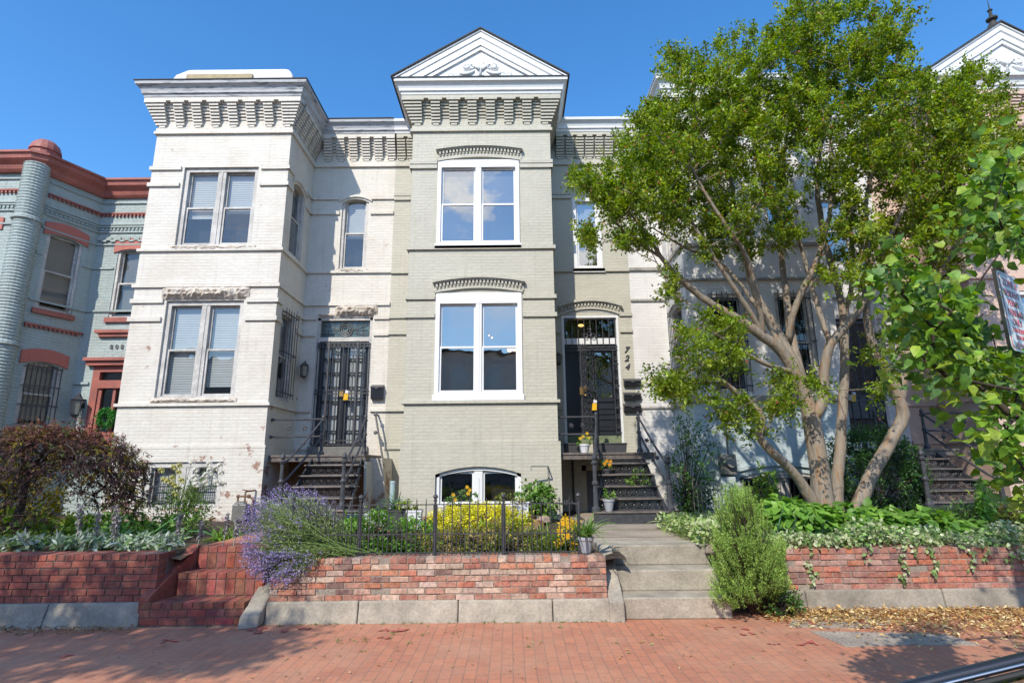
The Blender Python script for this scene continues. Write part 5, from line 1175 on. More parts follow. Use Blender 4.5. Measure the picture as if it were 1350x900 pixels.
def mailbox(label, x0, x1, z0, z1, d=.10, grp=None):
    t = thing('mailbox', label, 'mailbox', ((x0 + x1) / 2, YR, z0), grp); mb = MB(); mb.hexa([(x0, YR - d * .8, z0), (x1, YR - d * .8, z0), (x1, YR, z0), (x0, YR, z0), (x0, YR - d, z1 - .05), (x1, YR - d, z1 - .05), (x1, YR, z1), (x0, YR, z1)]); mb.build('mailbox_body', 'doorblack', t, bevel=.006)
    mb = MB(); mb.hexa([(x0 - .008, YR - d - .015, z1 - .055), (x1 + .008, YR - d - .015, z1 - .055), (x1 + .008, YR, z1 + .005), (x0 - .008, YR, z1 + .005), (x0 - .008, YR - d - .015, z1 - .04), (x1 + .008, YR - d - .015, z1 - .04), (x1 + .008, YR, z1 + .02), (x0 - .008, YR, z1 + .02)]); c = (x0 + x1) / 2; mb.add([(c - .07, YR - d - .018, z1 - .05), (c + .07, YR - d - .018, z1 - .05), (c, YR - d - .018, z1 - .10)], [(0, 1, 2)]); mb.build('mailbox_lid', 'iron', t); return t
mailbox('black mailbox right of the gated door of the white house', -3.17, -2.90, 3.15, 3.46, .13)
for lb, ya, yb in (('topmost of three black mailboxes under the number 724', 509, 500), ('middle one of three black mailboxes under the number 724', 527, 518), ('lowest and squarest of three black mailboxes under the number 724', 543, 533)):
    mailbox(lb, U(822, ya, Y=YR)[0], U(844, ya, Y=YR)[0], U(830, ya, Y=YR)[2], U(830, yb, Y=YR)[2], .11, 'mailboxes at the sage house entrance')
def tagbox(label, x, y, z):
    t = thing('key_tag', label, 'lock tag', (x, y, z)); mb = MB(); mb.hexa([(x - .05, y - .03, z - .09), (x + .05, y - .03, z - .09), (x + .05, y, z - .09), (x - .05, y, z - .09), (x - .03, y - .03, z + .06), (x + .06, y - .03, z + .08), (x + .06, y, z + .08), (x - .03, y, z + .06)]); mb.build('tag_card', 'yellow', t); mb = MB(); mb.tube([(x, y - .01, z + .05), (x + .01, y - .01, z + .15), (x + .04, y, z + .05)], .008, 5); mb.box(x - .01, x + .06, y - .04, y, z + .06, z + .12); mb.build('tag_clip', 'potw', t)
p = U(456, 522, Y=YR - .08); tagbox('yellow tag hanging on the iron gate of the white house', *p)
p = U(783, 535, Y=YR - .78); tagbox('yellow tag hanging on the half open gate of the sage house', *p)
p = U(1124, 524, Y=YR - .08); tagbox('yellow tag hanging on the door gate behind the tree', *p)
# wreath on the red door
x, y, z = U(141, 551, Y=YR - .02); t = thing('door_wreath', 'round green leafy wreath hanging on the red door of the teal house', 'wreath', (x, y, z)); n = 900; th = rg.random(n) * 2 * math.pi; rr = .16 + rg.normal(size=n) * .03
P = np.stack([x + rr * np.cos(th), np.full(n, y - .03) + rg.normal(size=n) * .02, z + rr * np.sin(th)], 1); D = rdir(n); lf = LF(); lf.leaves(P, D, .07, .025, cols(n, [(.05, .22, .05), (.09, .32, .08)])); lf.build('wreath_leaves', 'leaf', t)
# meters
x, y, z = U(958, 610, Y=YF - .02); t = thing('electric_meter', 'grey electric meter box on the pale blue wall beside the tree', 'meter', (x, y, z)); mb = MB(); mb.box(x - .16, x + .14, y - .14, y, z - .22, z + .16); mb.build('meter_box', 'steel', t, bevel=.012)
mb = MB(); mb.tube([(x + .02, y - .14, z + .0), (x + .02, y - .23, z + .0)], [.10, .085], 14); mb.build('meter_dial', 'pipe', t); mb = MB(); mb.tube([(x + .02, y - .06, z + .15), (x + .02, y - .06, z + 1.2)], .02, 7); mb.build('conduit', 'steel', t); mb = MB(); mb.box(x - .18, x + .10, y - .12, y, z - .95, z - .26); mb.build('lower_box', 'h3b', t, bevel=.01)
x, y, z = U(318, 672, Y=YF - .25); t = thing('gas_meter', 'grey gas meter with rusty pipes at the foot of the white wall', 'meter', (x, y, .7)); mb = MB(); mb.box(x - .14, x + .12, y - .08, y + .1, .72, 1.02); mb.ball((x - .02, y, 1.02), .11, 8, 6, (1.2, .8, .5)); mb.build('meter_body', 'steel', t, bevel=.02)
mb = MB(); mb.tube([(x - .08, y, 1.0), (x - .08, y, 1.16), (x + .12, y, 1.16), (x + .2, y, 1.10), (x + .22, y, .7)], .020, 7); mb.tube([(x + .05, y, 1.0), (x + .05, y, 1.24), (x + .14, y + .2, 1.26)], .018, 7); mb.ball((x + .12, y, 1.16), .04, 7, 5); mb.ball((x - .08, y, 1.16), .035, 7, 5); mb.tube([(x + .0, y - .02, 1.28), (x + .12, y - .02, 1.26)], .012, 5); mb.build('meter_pipe', mat('rusty_pipe', (.22, .12, .07), .7, .4, 15), t)
# bracket and pipes
mb = MB(); a = U(700, 614, Y=YF - .35); b = U(722, 614, Y=YF - .06); mb.tube([(a[0], YF - .35, a[2]), (b[0] - .02, YF - .3, b[2]), (b[0], YF - .06, b[2]), (b[0] + .02, YF - .06, b[2] - .45), (b[0] + .01, YF - .04, b[2] - .65)], .016, 7); mb.tube([(a[0], YF - .35, a[2]), (a[0], YF - .36, a[2] - .09)], .014, 6); mb.ball((b[0] + .02, YF - .06, b[2] - .35), .03, 7, 5)
tag(mb.build('wall_bracket', 'pipe'), 'bent grey metal pipe bracket on the sage wall right of the basement window', 'bracket')
mb = MB(); a = U(495, 546, Y=YR - .25); b = U(512, 650, Y=YR - .35); mb.tube([(a[0], YR, a[2]), (a[0], YR - .25, a[2]), b], .022, 7); c = U(495, 570, Y=YR - .25); mb.tube([(c[0], YR, c[2]), (c[0] + .02, YR - .26, c[2])], .02, 6); mb.ball((a[0], YR - .25, a[2]), .045, 7, 5); mb.ball(c, .045, 7, 5)
tag(mb.build('leaning_rail', 'steel'), 'slanting grey handrail pipe at the right of the white house stoop', 'pipe')
mb = MB(); b = U(521, 634, Y=YF + .1); mb.lathe(b[0], YF - .12, [(.05, .62), (.05, b[2] - .03), (.056, b[2] - .03), (.056, b[2]), (.03, b[2] + .01)], 12); tag(mb.build('standpipe', mat('pale_blue_pvc', (.38, .50, .52), .4)), 'short pale blue plastic standpipe by the sage wall', 'pipe')
mb = MB(); mb.tube([(1.30, YR - .04, .6), (1.30, YR - .04, 1.86)], .022, 8); tag(mb.build('downpipe', 'iron'), 'thin black pipe beside the grey basement door under the stoop', 'pipe')

# ================================================================== STREET SIGN
sx0, sy0 = 2.69, 2.92; sz1 = U(1313, 355, Y=2.92)[2]; sh = .50; sw = .315
a1 = U(1313, 355, Y=2.92); SF = Fr(a1[0], a1[1], .84, .54); z1 = a1[2]; z0 = z1 - .455
t = thing('parking_sign', 'white and red residential parking sign on a pole among lime green leaves', 'street sign', (*SF.pt(sw / 2, .04, 0)[:2], 0))
def rounded(fr, a0, a1, z0, z1, r, d0, d1):
    pts = []
    for (cx_, cz_, s) in ((a1 - r, z0 + r, -90), (a1 - r, z1 - r, 0), (a0 + r, z1 - r, 90), (a0 + r, z0 + r, 180)):
        for k in range(6): q = R(s + 18 * k); pts.append((cx_ + r * math.cos(q), cz_ + r * math.sin(q)))
    n = len(pts); m = MB(); m.add([fr.pt(a, d0, z) for a, z in pts] + [fr.pt(a, d1, z) for a, z in pts], [tuple(range(n)), tuple(range(2 * n - 1, n - 1, -1))] + [(i, n + i, n + (i + 1) % n, (i + 1) % n) for i in range(n)]); return m
sf = rounded(SF, 0, sw, z0, z1, .03, 0, .003).build('sign_plate', 'signw', t)
o_ = rounded(SF, .012, sw - .012, z0 + .012, z1 - .012, .024, -.0012, -.0006).build('sign_border', 'signr', sf); rounded(SF, .018, sw - .018, z0 + .018, z1 - .018, .020, -.0024, -.0012).build('sign_face', 'signw', sf)
def sign_text(s, a, z, size, m='signr', al='CENTER'):
    mw = Matrix.Translation(SF.pt(a, -.0030, z)) @ Matrix(((SF.t[0], 0, SF.t[1], 0), (SF.t[1], 0, -SF.t[0], 0), (0, 1, 0, 0), (0, 0, 0, 1)))
    text('lettering', s, size, mw, m, sf, extrude=.0006, spacing=1.0, boldx=.0006)
c = sw / 2
for s, dz, sz in (("ZONE 6", .082, .062), ("RESIDENT", .140, .054), ("PERMIT", .196, .054), ("PARKING", .252, .054), ("ONLY", .305, .054), ("7AM-8:30PM", .348, .038), ("MON-FRI", .386, .034)): sign_text(s, c, z1 - dz, sz)
mb = MB(); ar = [(.06, .0), (.11, .028), (.11, .012), (.255, .012), (.255, -.012), (.11, -.012), (.11, -.028)]; zc = z0 + .036; mb.add([SF.pt(a, -.0035, zc + b * .8) for a, b in ar], [(0, 1, 6), (2, 3, 4, 5)]); mb.build('arrow', 'signr', sf)
px_, py_, _ = SF.pt(c, .03, 0); mb = MB(); mb.box(px_ - .022, px_ + .022, py_ - .012, py_ + .022, 0, z1 + .05); mb.build('sign_pole', mat('rusty_sign_post', (.28, .20, .12), .7, .4, 20), t)

# ================================================================== PARKED CAR (only the corner of the windscreen shows)
t = thing('parked_car', 'dark grey car whose windscreen corner shows at the lower right of the picture', 'car', (2.4, 1.2, -.13))
def loft(secs, name, m, par, smooth=True):
    mb = MB(); n = len(secs[0]); vs = [p for s in secs for p in s]; fs = []
    for i in range(len(secs) - 1):
        for j in range(n - 1): fs.append((i * n + j, i * n + j + 1, (i + 1) * n + j + 1, (i + 1) * n + j))
    mb.add(vs, fs); return mb.build(name, m, par, smooth=smooth)
yn, yf_ = .36, 2.10
def sec(x, zt, zs=.62, w=.0): return [(x, yn + w, .08), (x, yn + w, zs - .1), (x, yn + .04 + w, zs + .1), (x, yn + .16 + w, zt - .01), (x, (yn + yf_) / 2, zt + .025), (x, yf_ - .16 - w, zt - .01), (x, yf_ - .04 - w, zs + .1), (x, yf_ - w, zs - .1), (x, yf_ - w, .08)]
body = loft([sec(-.22, .40, .36, .25), sec(-.18, .52, .45, .14), sec(-.05, .66, .5, .05), sec(.3, .76), sec(.75, .83), sec(1.0, .875), sec(1.4, .885), sec(2.4, .90), sec(3.4, .93), sec(4.1, .92), sec(4.3, .85, .6, .04), sec(4.4, .5, .5, .12)], 'body', 'carpaint', t)
A = [(.98, .89), (1.15, .94), (1.34, .992), (1.69, 1.085), (2.0, 1.16), (2.35, 1.22), (2.8, 1.235), (3.2, 1.20), (3.7, 1.06), (4.05, .94)]
def yof(z, far): k = (z - .89) / .42; return (yf_ - .10 - .20 * k) if far else (yn + .10 + .20 * k)
mb = MB()
for far in (0, 1):
    s = 1 if far else -1
    for off, r in ((.0, .009), (.022, .018), (.046, .008)):
        mb2 = MB(); mb2.tube([(x + .0, yof(z, far) - s * off, z - off * .10) for x, z in A], r, 8); mb2.build('roof_rail', 'carpaint' if off == .022 else 'chrome', t, smooth=True)
    mb2 = MB(); mb2.tube([(x, yof(z, far) - s * .080, z - .012) for x, z in A], .012, 6); mb2.build('window_seal', 'rubber', t)
roof = [[(x, yof(z, 0) + .03, z), (x, (yn + yf_) / 2, z + .03), (x, yof(z, 1) - .03, z)] for x, z in A[4:8]]; loft(roof, 'roof', 'carpaint', t)
g = [[(x, yof(z, 0) + .085, z - .008), (x, (yn + yf_) / 2, z + .02), (x, yof(z, 1) - .085, z - .008)] for x, z in A[:5]]; loft(g, 'windscreen', glass_mat('windscreen_glass', .12, tint=(.5, .6, .55)), t)
g = [[(x, yof(z, 0) + .085, z - .008), (x, (yn + yf_) / 2, z + .02), (x, yof(z, 1) - .085, z - .008)] for x, z in A[7:]]; loft(g, 'rear_window', 'glassd', t)
for far in (0, 1): mb = MB(); mb.add([(x, yof(z, far), z - .01) for x, z in A] + [(x, yof(.9, far) + (.02 if far else -.02), .9) for x, z in A], [(i, i + 1, len(A) + i + 1, len(A) + i) for i in range(len(A) - 1)]); mb.build('side_window', 'glassd', t)
mb = MB(); mb.hexa([(1.0, yn + .12, .80), (1.65, yn + .12, .86), (1.65, yf_ - .12, .86), (1.0, yf_ - .12, .80), (1.02, yn + .12, .885), (1.65, yn + .12, .93), (1.65, yf_ - .12, .93), (1.02, yf_ - .12, .885)]); mb.build('dashboard', 'rubber', t, bevel=.03)
mb = MB()
for yy in (.85, 1.6): mb.box(2.1, 2.25, yy - .25, yy + .25, .5, 1.1); mb.box(2.12, 2.2, yy - .12, yy + .12, 1.1, 1.25); 
mb.build('seat', mat('pale_green_grey_seat', (.25, .32, .27), .7), t, bevel=.05)
for x in (.45, 3.5):
    for y in (yn + .09, yf_ - .09):
        mb = MB(); mb.tube([(x, y - .1, .17), (x, y + .1, .17)], .31, 24); w = mb.build('wheel', 'rubber', t); mb = MB(); mb.tube([(x, y - .11, .17), (x, y + .11, .17)], .19, 18); mb.build('rim', 'chrome', w)
for y in (yn + .28, yf_ - .28): mb = MB(); mb.ball((-.14, y, .47), .10, 10, 6, (.6, 1.4, .6)); mb.build('headlight', 'chrome', t, smooth=True)
# ================================================================== PLANTS
def V3(px, py, Y): return Vector(U(px, py, Y=Y))
GREEN = [(.085, .17, .028), (.115, .215, .035), (.06, .125, .022), (.15, .245, .045)]
class Skel:
    """branch skeleton that grows twigs towards given tips"""
    def __init__(s): s.P = []; s.par = []; s.r = []; s.fixed = 0
    def limb(s, pts, rs, mb, n=9):
        pts = [Vector(p) for p in pts]; out = []; rr = []
        for i in range(len(pts) - 1):
            p0 = pts[max(i - 1, 0)]; p1 = pts[i]; p2 = pts[i + 1]; p3 = pts[min(i + 2, len(pts) - 1)]; k = max(2, int((p2 - p1).length / .14))
            for j in range(k):
                t = j / k; q = .5 * ((2 * p1) + (-p0 + p2) * t + (2 * p0 - 5 * p1 + 4 * p2 - p3) * t * t + (-p0 + 3 * p1 - 3 * p2 + p3) * t ** 3)
                out.append(q + Vector((rnd.uniform(-1, 1), rnd.uniform(-1, 1), 0)) * .008); rr.append(rs[i] + (rs[i + 1] - rs[i]) * t)
        out.append(pts[-1]); rr.append(rs[-1]); mb.tube(out, rr, n)
        for i, p in enumerate(out): s.P.append(p); s.par.append(-1); s.r.append(rr[i])
        s.fixed = len(s.P)
    def grow(s, tips, step=.16, minz=None):
        arr = np.array([tuple(p) for p in s.P]); tips = np.array(tips)
        d = np.array([np.min(np.linalg.norm(arr - t, axis=1)) for t in tips]); order = np.argsort(d); ends = []
        A = list(map(tuple, arr))
        for k in order:
            t = tips[k]; a = np.array(A); dv = t - a; dist = np.linalg.norm(dv, axis=1) + np.maximum(0, a[:, 2] - t[2] + .15) * 1.2
            j = int(np.argmin(dist)); p0 = Vector(A[j]); p1 = Vector(t); L = (p1 - p0).length; m = max(1, int(L / step)); pr = j
            bend = Vector((rnd.uniform(-1, 1), rnd.uniform(-1, 1), -.8)) * L * .10
            for i in range(1, m + 1):
                q = i / m; p = p0.lerp(p1, q) + bend * 4 * q * (1 - q) * .5; s.P.append(p); s.par.append(pr); s.r.append(0); A.append(tuple(p)); pr = len(s.P) - 1
            ends.append(pr)
        # radii by the pipe model
        w = [0.0] * len(s.P)
        for e in ends:
            w[e] += 1
        for i in range(len(s.P) - 1, s.fixed - 1, -1):
            s.r[i] = .0035 * max(w[i], 1) ** .46
            if s.par[i] >= 0: w[s.par[i]] += w[i]
        return ends
    def twigs(s, mb, n=4):
        for i in range(s.fixed, len(s.P)):
            j = s.par[i]; mb.tube([s.P[j], s.P[i]], [min(s.r[j], s.r[i] * 1.5) if j >= s.fixed else s.r[i] * 1.3, s.r[i]], n, cap=False)
def sprigs(lf, tips, per, nsp, ln, L, W, pal, up=.7, out=None, spread=.045, red=0.0, jit=.18, droop=.2):
    T = np.repeat(np.array([tuple(t) for t in tips]), nsp, axis=0); D = rdir(len(T), up)
    if out is not None: D = nrm(D + nrm(T - np.array(out)) * .7)
    Ls = ln * rg.uniform(.5, 1.15, len(T)); n = len(T) * per
    t = rg.random(n); B = np.repeat(T, per, axis=0); DD = np.repeat(D, per, axis=0); LL = np.repeat(Ls, per)[:, None]
    P = B + DD * LL * t[:, None] + rg.normal(size=(n, 3)) * spread * .5; LD = nrm(DD * .5 + rg.normal(size=(n, 3)))
    base = np.repeat(cols(len(T), pal, jit), per, axis=0) * (1 + rg.normal(size=(n, 1)) * .12)
    if red: 
        m = (rg.random(n) < red) & (t > .6); base[m] = cols(int(m.sum()), [(.30, .17, .06), (.34, .13, .07)])
    lf.leaves(P, LD, L * rg.uniform(.7, 1.2, n), W * rg.uniform(.8, 1.2, n), np.clip(base, .005, 1), droop=droop)
    return T, D, Ls

# ---------------------------------------------------------------- crape myrtle
CM = thing('crape_myrtle_tree', 'large crape myrtle tree with several smooth tan trunks in front of the pale house', 'tree', (4.8, 8.6, .62))
sk = Skel(); tk = MB()
def LMB(*q): pts = [V3(a, b, y) for a, b, y, r in q]; sk.limb(pts, [r for *_, r in q], tk)
LMB((1092, 712, 8.6, .21), (1086, 665, 8.6, .160), (1079, 610, 8.6, .140), (1069, 550, 8.6, .128), (1060, 520, 8.6, .10), (1036, 470, 8.5, .088), (1006, 443, 8.4, .078), (967, 417, 8.3, .066), (923, 390, 8.2, .052), (880, 350, 8.0, .036), (850, 305, 7.9, .022), (820, 270, 7.8, .012))
LMB((1064, 535, 8.6, .10), (1050, 487, 8.65, .085), (1021, 430, 8.75, .075), (996, 387, 8.8, .062), (975, 310, 8.9, .045), (962, 230, 8.9, .03), (945, 150, 8.9, .014))
LMB((1069, 552, 8.6, .10), (1085, 528, 8.55, .082), (1087, 490, 8.5, .075), (1094, 455, 8.4, .068), (1113, 431, 8.3, .062), (1136, 402, 8.2, .055), (1146, 350, 8.1, .045), (1140, 280, 8.0, .035), (1155, 200, 8.0, .022), (1165, 120, 8.0, .012))
LMB((1062, 525, 8.6, .085), (1043, 441, 8.9, .07), (1036, 385, 9.0, .055), (1028, 300, 9.1, .042), (1035, 200, 9.2, .028), (1045, 110, 9.2, .014))
LMB((1038, 450, 8.8, .06), (1050, 400, 8.6, .052), (1082, 330, 8.4, .042), (1097, 250, 8.3, .032), (1092, 150, 8.3, .02), (1088, 60, 8.3, .010))
LMB((1006, 443, 8.4, .05), (1000, 400, 8.2, .045), (985, 340, 8.0, .036), (945, 280, 7.8, .026), (905, 210, 7.7, .014))
LMB((1010, 447, 8.4, .045), (985, 405, 8.25, .04), (955, 360, 8.1, .033), (920, 305, 8.0, .024), (880, 245, 7.9, .012))
LMB((1036, 468, 8.5, .045), (1000, 408, 8.6, .038), (955, 352, 8.7, .03), (900, 325, 8.8, .018), (860, 300, 8.8, .01))
LMB((1094, 452, 8.4, .045), (1072, 385, 8.5, .038), (1048, 300, 8.6, .028), (1005, 220, 8.7, .018), (990, 150, 8.7, .01))
LMB((1112, 430, 8.95, .045), (1125, 350, 9.1, .036), (1120, 270, 9.2, .026), (1140, 180, 9.2, .012))
LMB((1145, 350, 8.1, .035), (1185, 290, 8.0, .028), (1210, 220, 8.0, .018), (1250, 150, 8.0, .010))
LMB((1104, 705, 8.95, .14), (1103, 650, 8.95, .095), (1109, 564, 8.95, .078), (1114, 462, 8.95, .068), (1107, 390, 8.95, .055), (1086, 310, 8.9, .052), (1078, 220, 8.9, .034), (1106, 120, 8.9, .014))
LMB((1120, 705, 8.6, .15), (1130, 670, 8.6, .108), (1152, 620, 8.6, .098), (1180, 570, 8.6, .092), (1190, 545, 8.6, .092), (1172, 495, 8.5, .066), (1152, 458, 8.4, .066), (1142, 405, 8.3, .052), (1168, 325, 8.2, .040), (1202, 250, 8.1, .028), (1222, 160, 8.0, .014))
LMB((1186, 530, 8.6, .075), (1198, 465, 8.5, .062), (1216, 425, 8.5, .056), (1239, 359, 8.4, .046), (1262, 320, 8.3, .036), (1290, 260, 8.2, .026), (1318, 190, 8.2, .012))
LMB((1236, 368, 8.4, .035), (1226, 322, 8.5, .028), (1245, 240, 8.6, .02), (1262, 140, 8.6, .01))
LMB((1082, 680, 8.45, .11), (1052, 630, 8.3, .070), (1014, 592, 8.1, .060), (1000, 572, 8.05, .058), (1006, 552, 8.0, .050), (988, 530, 8.0, .05), (960, 508, 7.9, .036), (925, 480, 7.8, .02), (890, 470, 7.7, .012))
LMB((1055, 492, 8.6, .05), (1010, 480, 8.3, .034), (960, 450, 8.1, .022), (925, 430, 7.9, .012))
reg = [(812, 252, 38, 36, 7.7, 6), (872, 208, 52, 65, 8.0, 12), (930, 155, 68, 62, 8.4, 15), (1010, 115, 85, 75, 8.6, 18), (1085, 75, 75, 65, 8.5, 17), (1165, 100, 45, 65, 8.3, 9), (1060, 185, 120, 75, 8.4, 24), (925, 250, 105, 60, 8.3, 15), (858, 285, 52, 34, 7.9, 5),
       (1205, 180, 85, 75, 8.3, 22), (1275, 155, 52, 62, 8.4, 14), (1300, 290, 40, 40, 8.5, 6), (1245, 265, 75, 55, 8.5, 12), (1150, 260, 80, 48, 8.2, 7), (1322, 220, 45, 55, 8.5, 12), (975, 315, 80, 30, 8.6, 5), (942, 458, 42, 50, 7.9, 5), (900, 508, 32, 12, 7.7, 3), (905, 380, 22, 22, 7.9, 1), (985, 545, 45, 30, 8.0, 3),
       (1130, 340, 60, 45, 8.2, 5), (1210, 330, 60, 45, 8.4, 5), (1060, 285, 80, 40, 8.9, 3), (1050, 515, 45, 22, 8.4, 2.5), (1160, 460, 30, 60, 8.3, 2), (1090, 5, 55, 30, 8.5, 4), (905, 90, 40, 25, 8.3, 3), (1170, 35, 30, 30, 8.3, 2), (768, 243, 12, 12, 7.6, 1), (783, 312, 14, 12, 7.6, 1.2), (838, 318, 30, 12, 7.8, 1.8)]
tips = []
for (px, py, rx, ry, Y, wgt) in reg:
    for _ in range(int(wgt * 6.2)):
        a = rnd.uniform(0, 2 * math.pi); q = math.sqrt(rnd.random()); y = Y + rnd.gauss(0, .62); y = min(max(y, 6.9), 10.2)
        tips.append(tuple(V3(px + rx * q * math.cos(a), py + ry * q * math.sin(a), y)))
sk.grow(tips); sk.twigs(tk, 4); tk.build('trunk', 'bark', CM, smooth=True)
lf = LF(); sprigs(lf, tips, 24, 6, .33, .056, .034, [(.17, .27, .022), (.22, .33, .03), (.12, .20, .02), (.29, .38, .045)], up=.45, out=(4.8, 8.6, 4.5), red=.04, spread=.05)
lf.build('crown', 'leaf', CM)

# ---------------------------------------------------------------- linden at the right, partly in front of the sign
LN = thing('linden_tree', 'lime green linden tree with big heart shaped leaves at the right edge', 'tree', (4.1, 2.75, 0))
sk = Skel(); tk = MB()
sk.limb([(4.1, 2.75, -.05), (4.08, 2.75, 1.5), (4.15, 2.7, 3), (4.1, 2.6, 4.5), (4.3, 2.5, 6.5), (4.2, 2.4, 8)], [.13, .11, .10, .08, .05, .02], tk)
sk.limb([(4.1, 2.7, 1.5), (3.4, 2.55, 1.75), (2.9, 2.5, 1.85), (2.4, 2.55, 1.95), (2.05, 2.6, 2.05)], [.03, .02, .014, .009, .005], tk, 6)
sk.limb([(4.12, 2.7, 2.8), (3.5, 2.6, 3.1), (3.0, 2.55, 3.1), (2.7, 2.6, 2.95)], [.04, .03, .02, .01], tk, 6)
tips = []
for (px, py, rx, ry, Y, n) in [(1322, 215, 20, 22, 2.5, 3), (1325, 285, 30, 40, 2.6, 8), (1348, 320, 22, 22, 3.0, 4), (1300, 262, 12, 18, 2.7, 2), (1262, 412, 40, 26, 2.7, 7), (1205, 378, 30, 18, 2.6, 4), (1180, 384, 12, 10, 2.55, 2), (1235, 440, 50, 26, 2.8, 8), (1300, 465, 40, 40, 3.25, 10),
                              (1228, 478, 24, 14, 2.7, 3), (1298, 492, 42, 20, 2.8, 6), (1332, 555, 20, 32, 2.6, 5), (1346, 620, 8, 24, 2.5, 3), (1340, 500, 20, 30, 2.9, 8)]:
    for _ in range(n): a = rnd.uniform(0, 6.28); q = math.sqrt(rnd.random()); tips.append(tuple(V3(px + rx * q * math.cos(a), py + ry * q * math.sin(a), Y + rnd.gauss(0, .16))))
far = [tuple(in_ell(1, (5.2, 2.4, 6.4), (2.6, 1.5, 2.0))[0]) for _ in range(130)] + [tuple(in_ell(1, (3.75, 2.3, 2.65), (.7, .45, .45))[0]) for _ in range(44)]
sk.grow(tips + far, step=.2); sk.twigs(tk, 4); tk.build('trunk', 'barkd', LN, smooth=True)
lf = LF(); T_ = np.repeat(np.array(tips), 34, axis=0); n = len(T_); D = rdir(n, -.05)
PALN = [(.14, .28, .03), (.20, .36, .035), (.09, .20, .03), (.28, .40, .05), (.13, .25, .07)]
Nm = rg.normal(size=(n, 3)) * .55; Nm[:, 2] += .8; Nm[:, 1] -= .5
P0 = T_ + rg.normal(size=(n, 3)) * .085; q_ = P0 - np.array([0, 0, EYE]); zc_ = q_ @ _fw; u_ = 675 + FPX * (q_ @ _rt) / zc_; v_ = 450 - FPX * (q_ @ _up) / zc_
keep = (P0[:, 1] > 2.35) & ~((u_ > 1290) & (v_ > 338) & (v_ < 458) & (P0[:, 1] < 3.05) & (rg.random(n) < .985))       # the foliage leaves the sign face free
T_, D, Nm, P0 = T_[keep], D[keep], Nm[keep], P0[keep]; n = len(T_)
lf.leaves(P0, nrm(D + np.array([-.25, 0, -.15])), rg.uniform(.032, .074, n), rg.uniform(.030, .064, n), cols(n, PALN, .15), broad=True, droop=.30, fold=.20, Nm=Nm)
nb = len(tips) * 8; TB = np.repeat(np.array(tips), 8, axis=0) + rg.normal(size=(nb, 3)) * .05
lf.leaves(TB, rdir(nb), .028, .010, cols(nb, [(.35, .38, .12)]))
T_ = np.repeat(np.array(far), 16, axis=0); n = len(T_); lf.leaves(T_ + rg.normal(size=(n, 3)) * .14, rdir(n, -.2), rg.uniform(.07, .11, n), .085, cols(n, PALN, .15), broad=True, droop=.2, fold=.12)
lf.build('crown', 'leaf', LN)

# ---------------------------------------------------------------- street tree to the left, out of the picture, that shades the left pavement
ST = thing('street_tree', 'leafy street tree on the left kerb whose shade falls on the brick sidewalk', 'tree', (-8.4, 1.4, 0))
sk = Skel(); tk = MB(); sk.limb([(-8.4, 1.4, -.05), (-8.3, 1.3, 2.5), (-8.0, .9, 4.5), (-7.6, .3, 6.5)], [.2, .17, .12, .05], tk); sk.limb([(-8.2, 1.1, 3.6), (-7.2, .4, 4.9), (-6.0, -.2, 5.6), (-5.2, -.4, 5.9)], [.08, .06, .04, .02], tk)
far = [tuple(in_ell(1, (-7.0, -.2, 6.0), (2.1, 1.0, .85))[0]) for _ in range(170)] + [tuple(in_ell(1, (-5.4, -.5, 5.9), (.75, .5, .35))[0]) for _ in range(42)] + [tuple(in_ell(1, (-7.6, 1.4, 6.1), (1.5, 1.0, .9))[0]) for _ in range(16)]
sk.grow(far, step=.25); sk.twigs(tk, 4); tk.build('trunk', 'barkd', ST, smooth=True); lf = LF(); T_ = np.repeat(np.array(far), 26, axis=0); n = len(T_)
lf.leaves(T_ + rg.normal(size=(n, 3)) * .13, rdir(n, -.2), rg.uniform(.08, .13, n), .08, cols(n, PALN, .15), broad=True); lf.build('crown', 'leaf', ST)

# ---------------------------------------------------------------- generic clumpy shrub
def clumps(lf, c, r, K, per, cr, L, W, pal, up=.3, broad=False, shell=.55, jit=.15, zmin=None, droop=.25, flat=0.0):
    C = in_ell(K, c, r, shell)
    if zmin is not None: C[:, 2] = np.maximum(C[:, 2], zmin)
    out = nrm((C - np.array(c)) / np.array(r)); n = K * per; B = np.repeat(C, per, axis=0); O = np.repeat(out, per, axis=0)
    P = B + rg.normal(size=(n, 3)) * cr; D = nrm(O * .7 + rg.normal(size=(n, 3)) + np.array([0, 0, up]))
    Nm = rg.normal(size=(n, 3)) * .6 + O * .7 + np.array([0, 0, .8 + flat])
    col_ = np.clip(np.repeat(cols(K, pal, jit), per, axis=0) * (1 + rg.normal(size=(n, 1)) * .12), .004, 1)
    lf.leaves(P, D, L * rg.uniform(.65, 1.2, n), W * rg.uniform(.75, 1.2, n), col_, broad=broad, droop=droop, Nm=Nm); return C
def stems(mb, base, C, r0=.012, r1=.003, k=60, spread=.08):
    for p in C[:k]:
        b = Vector(base) + Vector((rnd.uniform(-1, 1), rnd.uniform(-1, 1), 0)) * spread; q = Vector(tuple(p)); m = b.lerp(q, .5) + Vector((0, 0, (q - b).length * .12)); mb.tube([b, m, q], [r0, (r0 + r1) / 2, r1], 4, cap=False)
def shrub(name, label, cat, base, c, r, K, per, cr, L, W, pal, stem='barkd', m='leaf', group=None, **k):
    t = thing(name, label, cat, base, group); lf = LF(); C = clumps(lf, c, r, K, per, cr, L, W, pal, **k); lf.build('foliage', m, t); mb = MB(); stems(mb, base, C); mb.build('stem', stem, t); return t

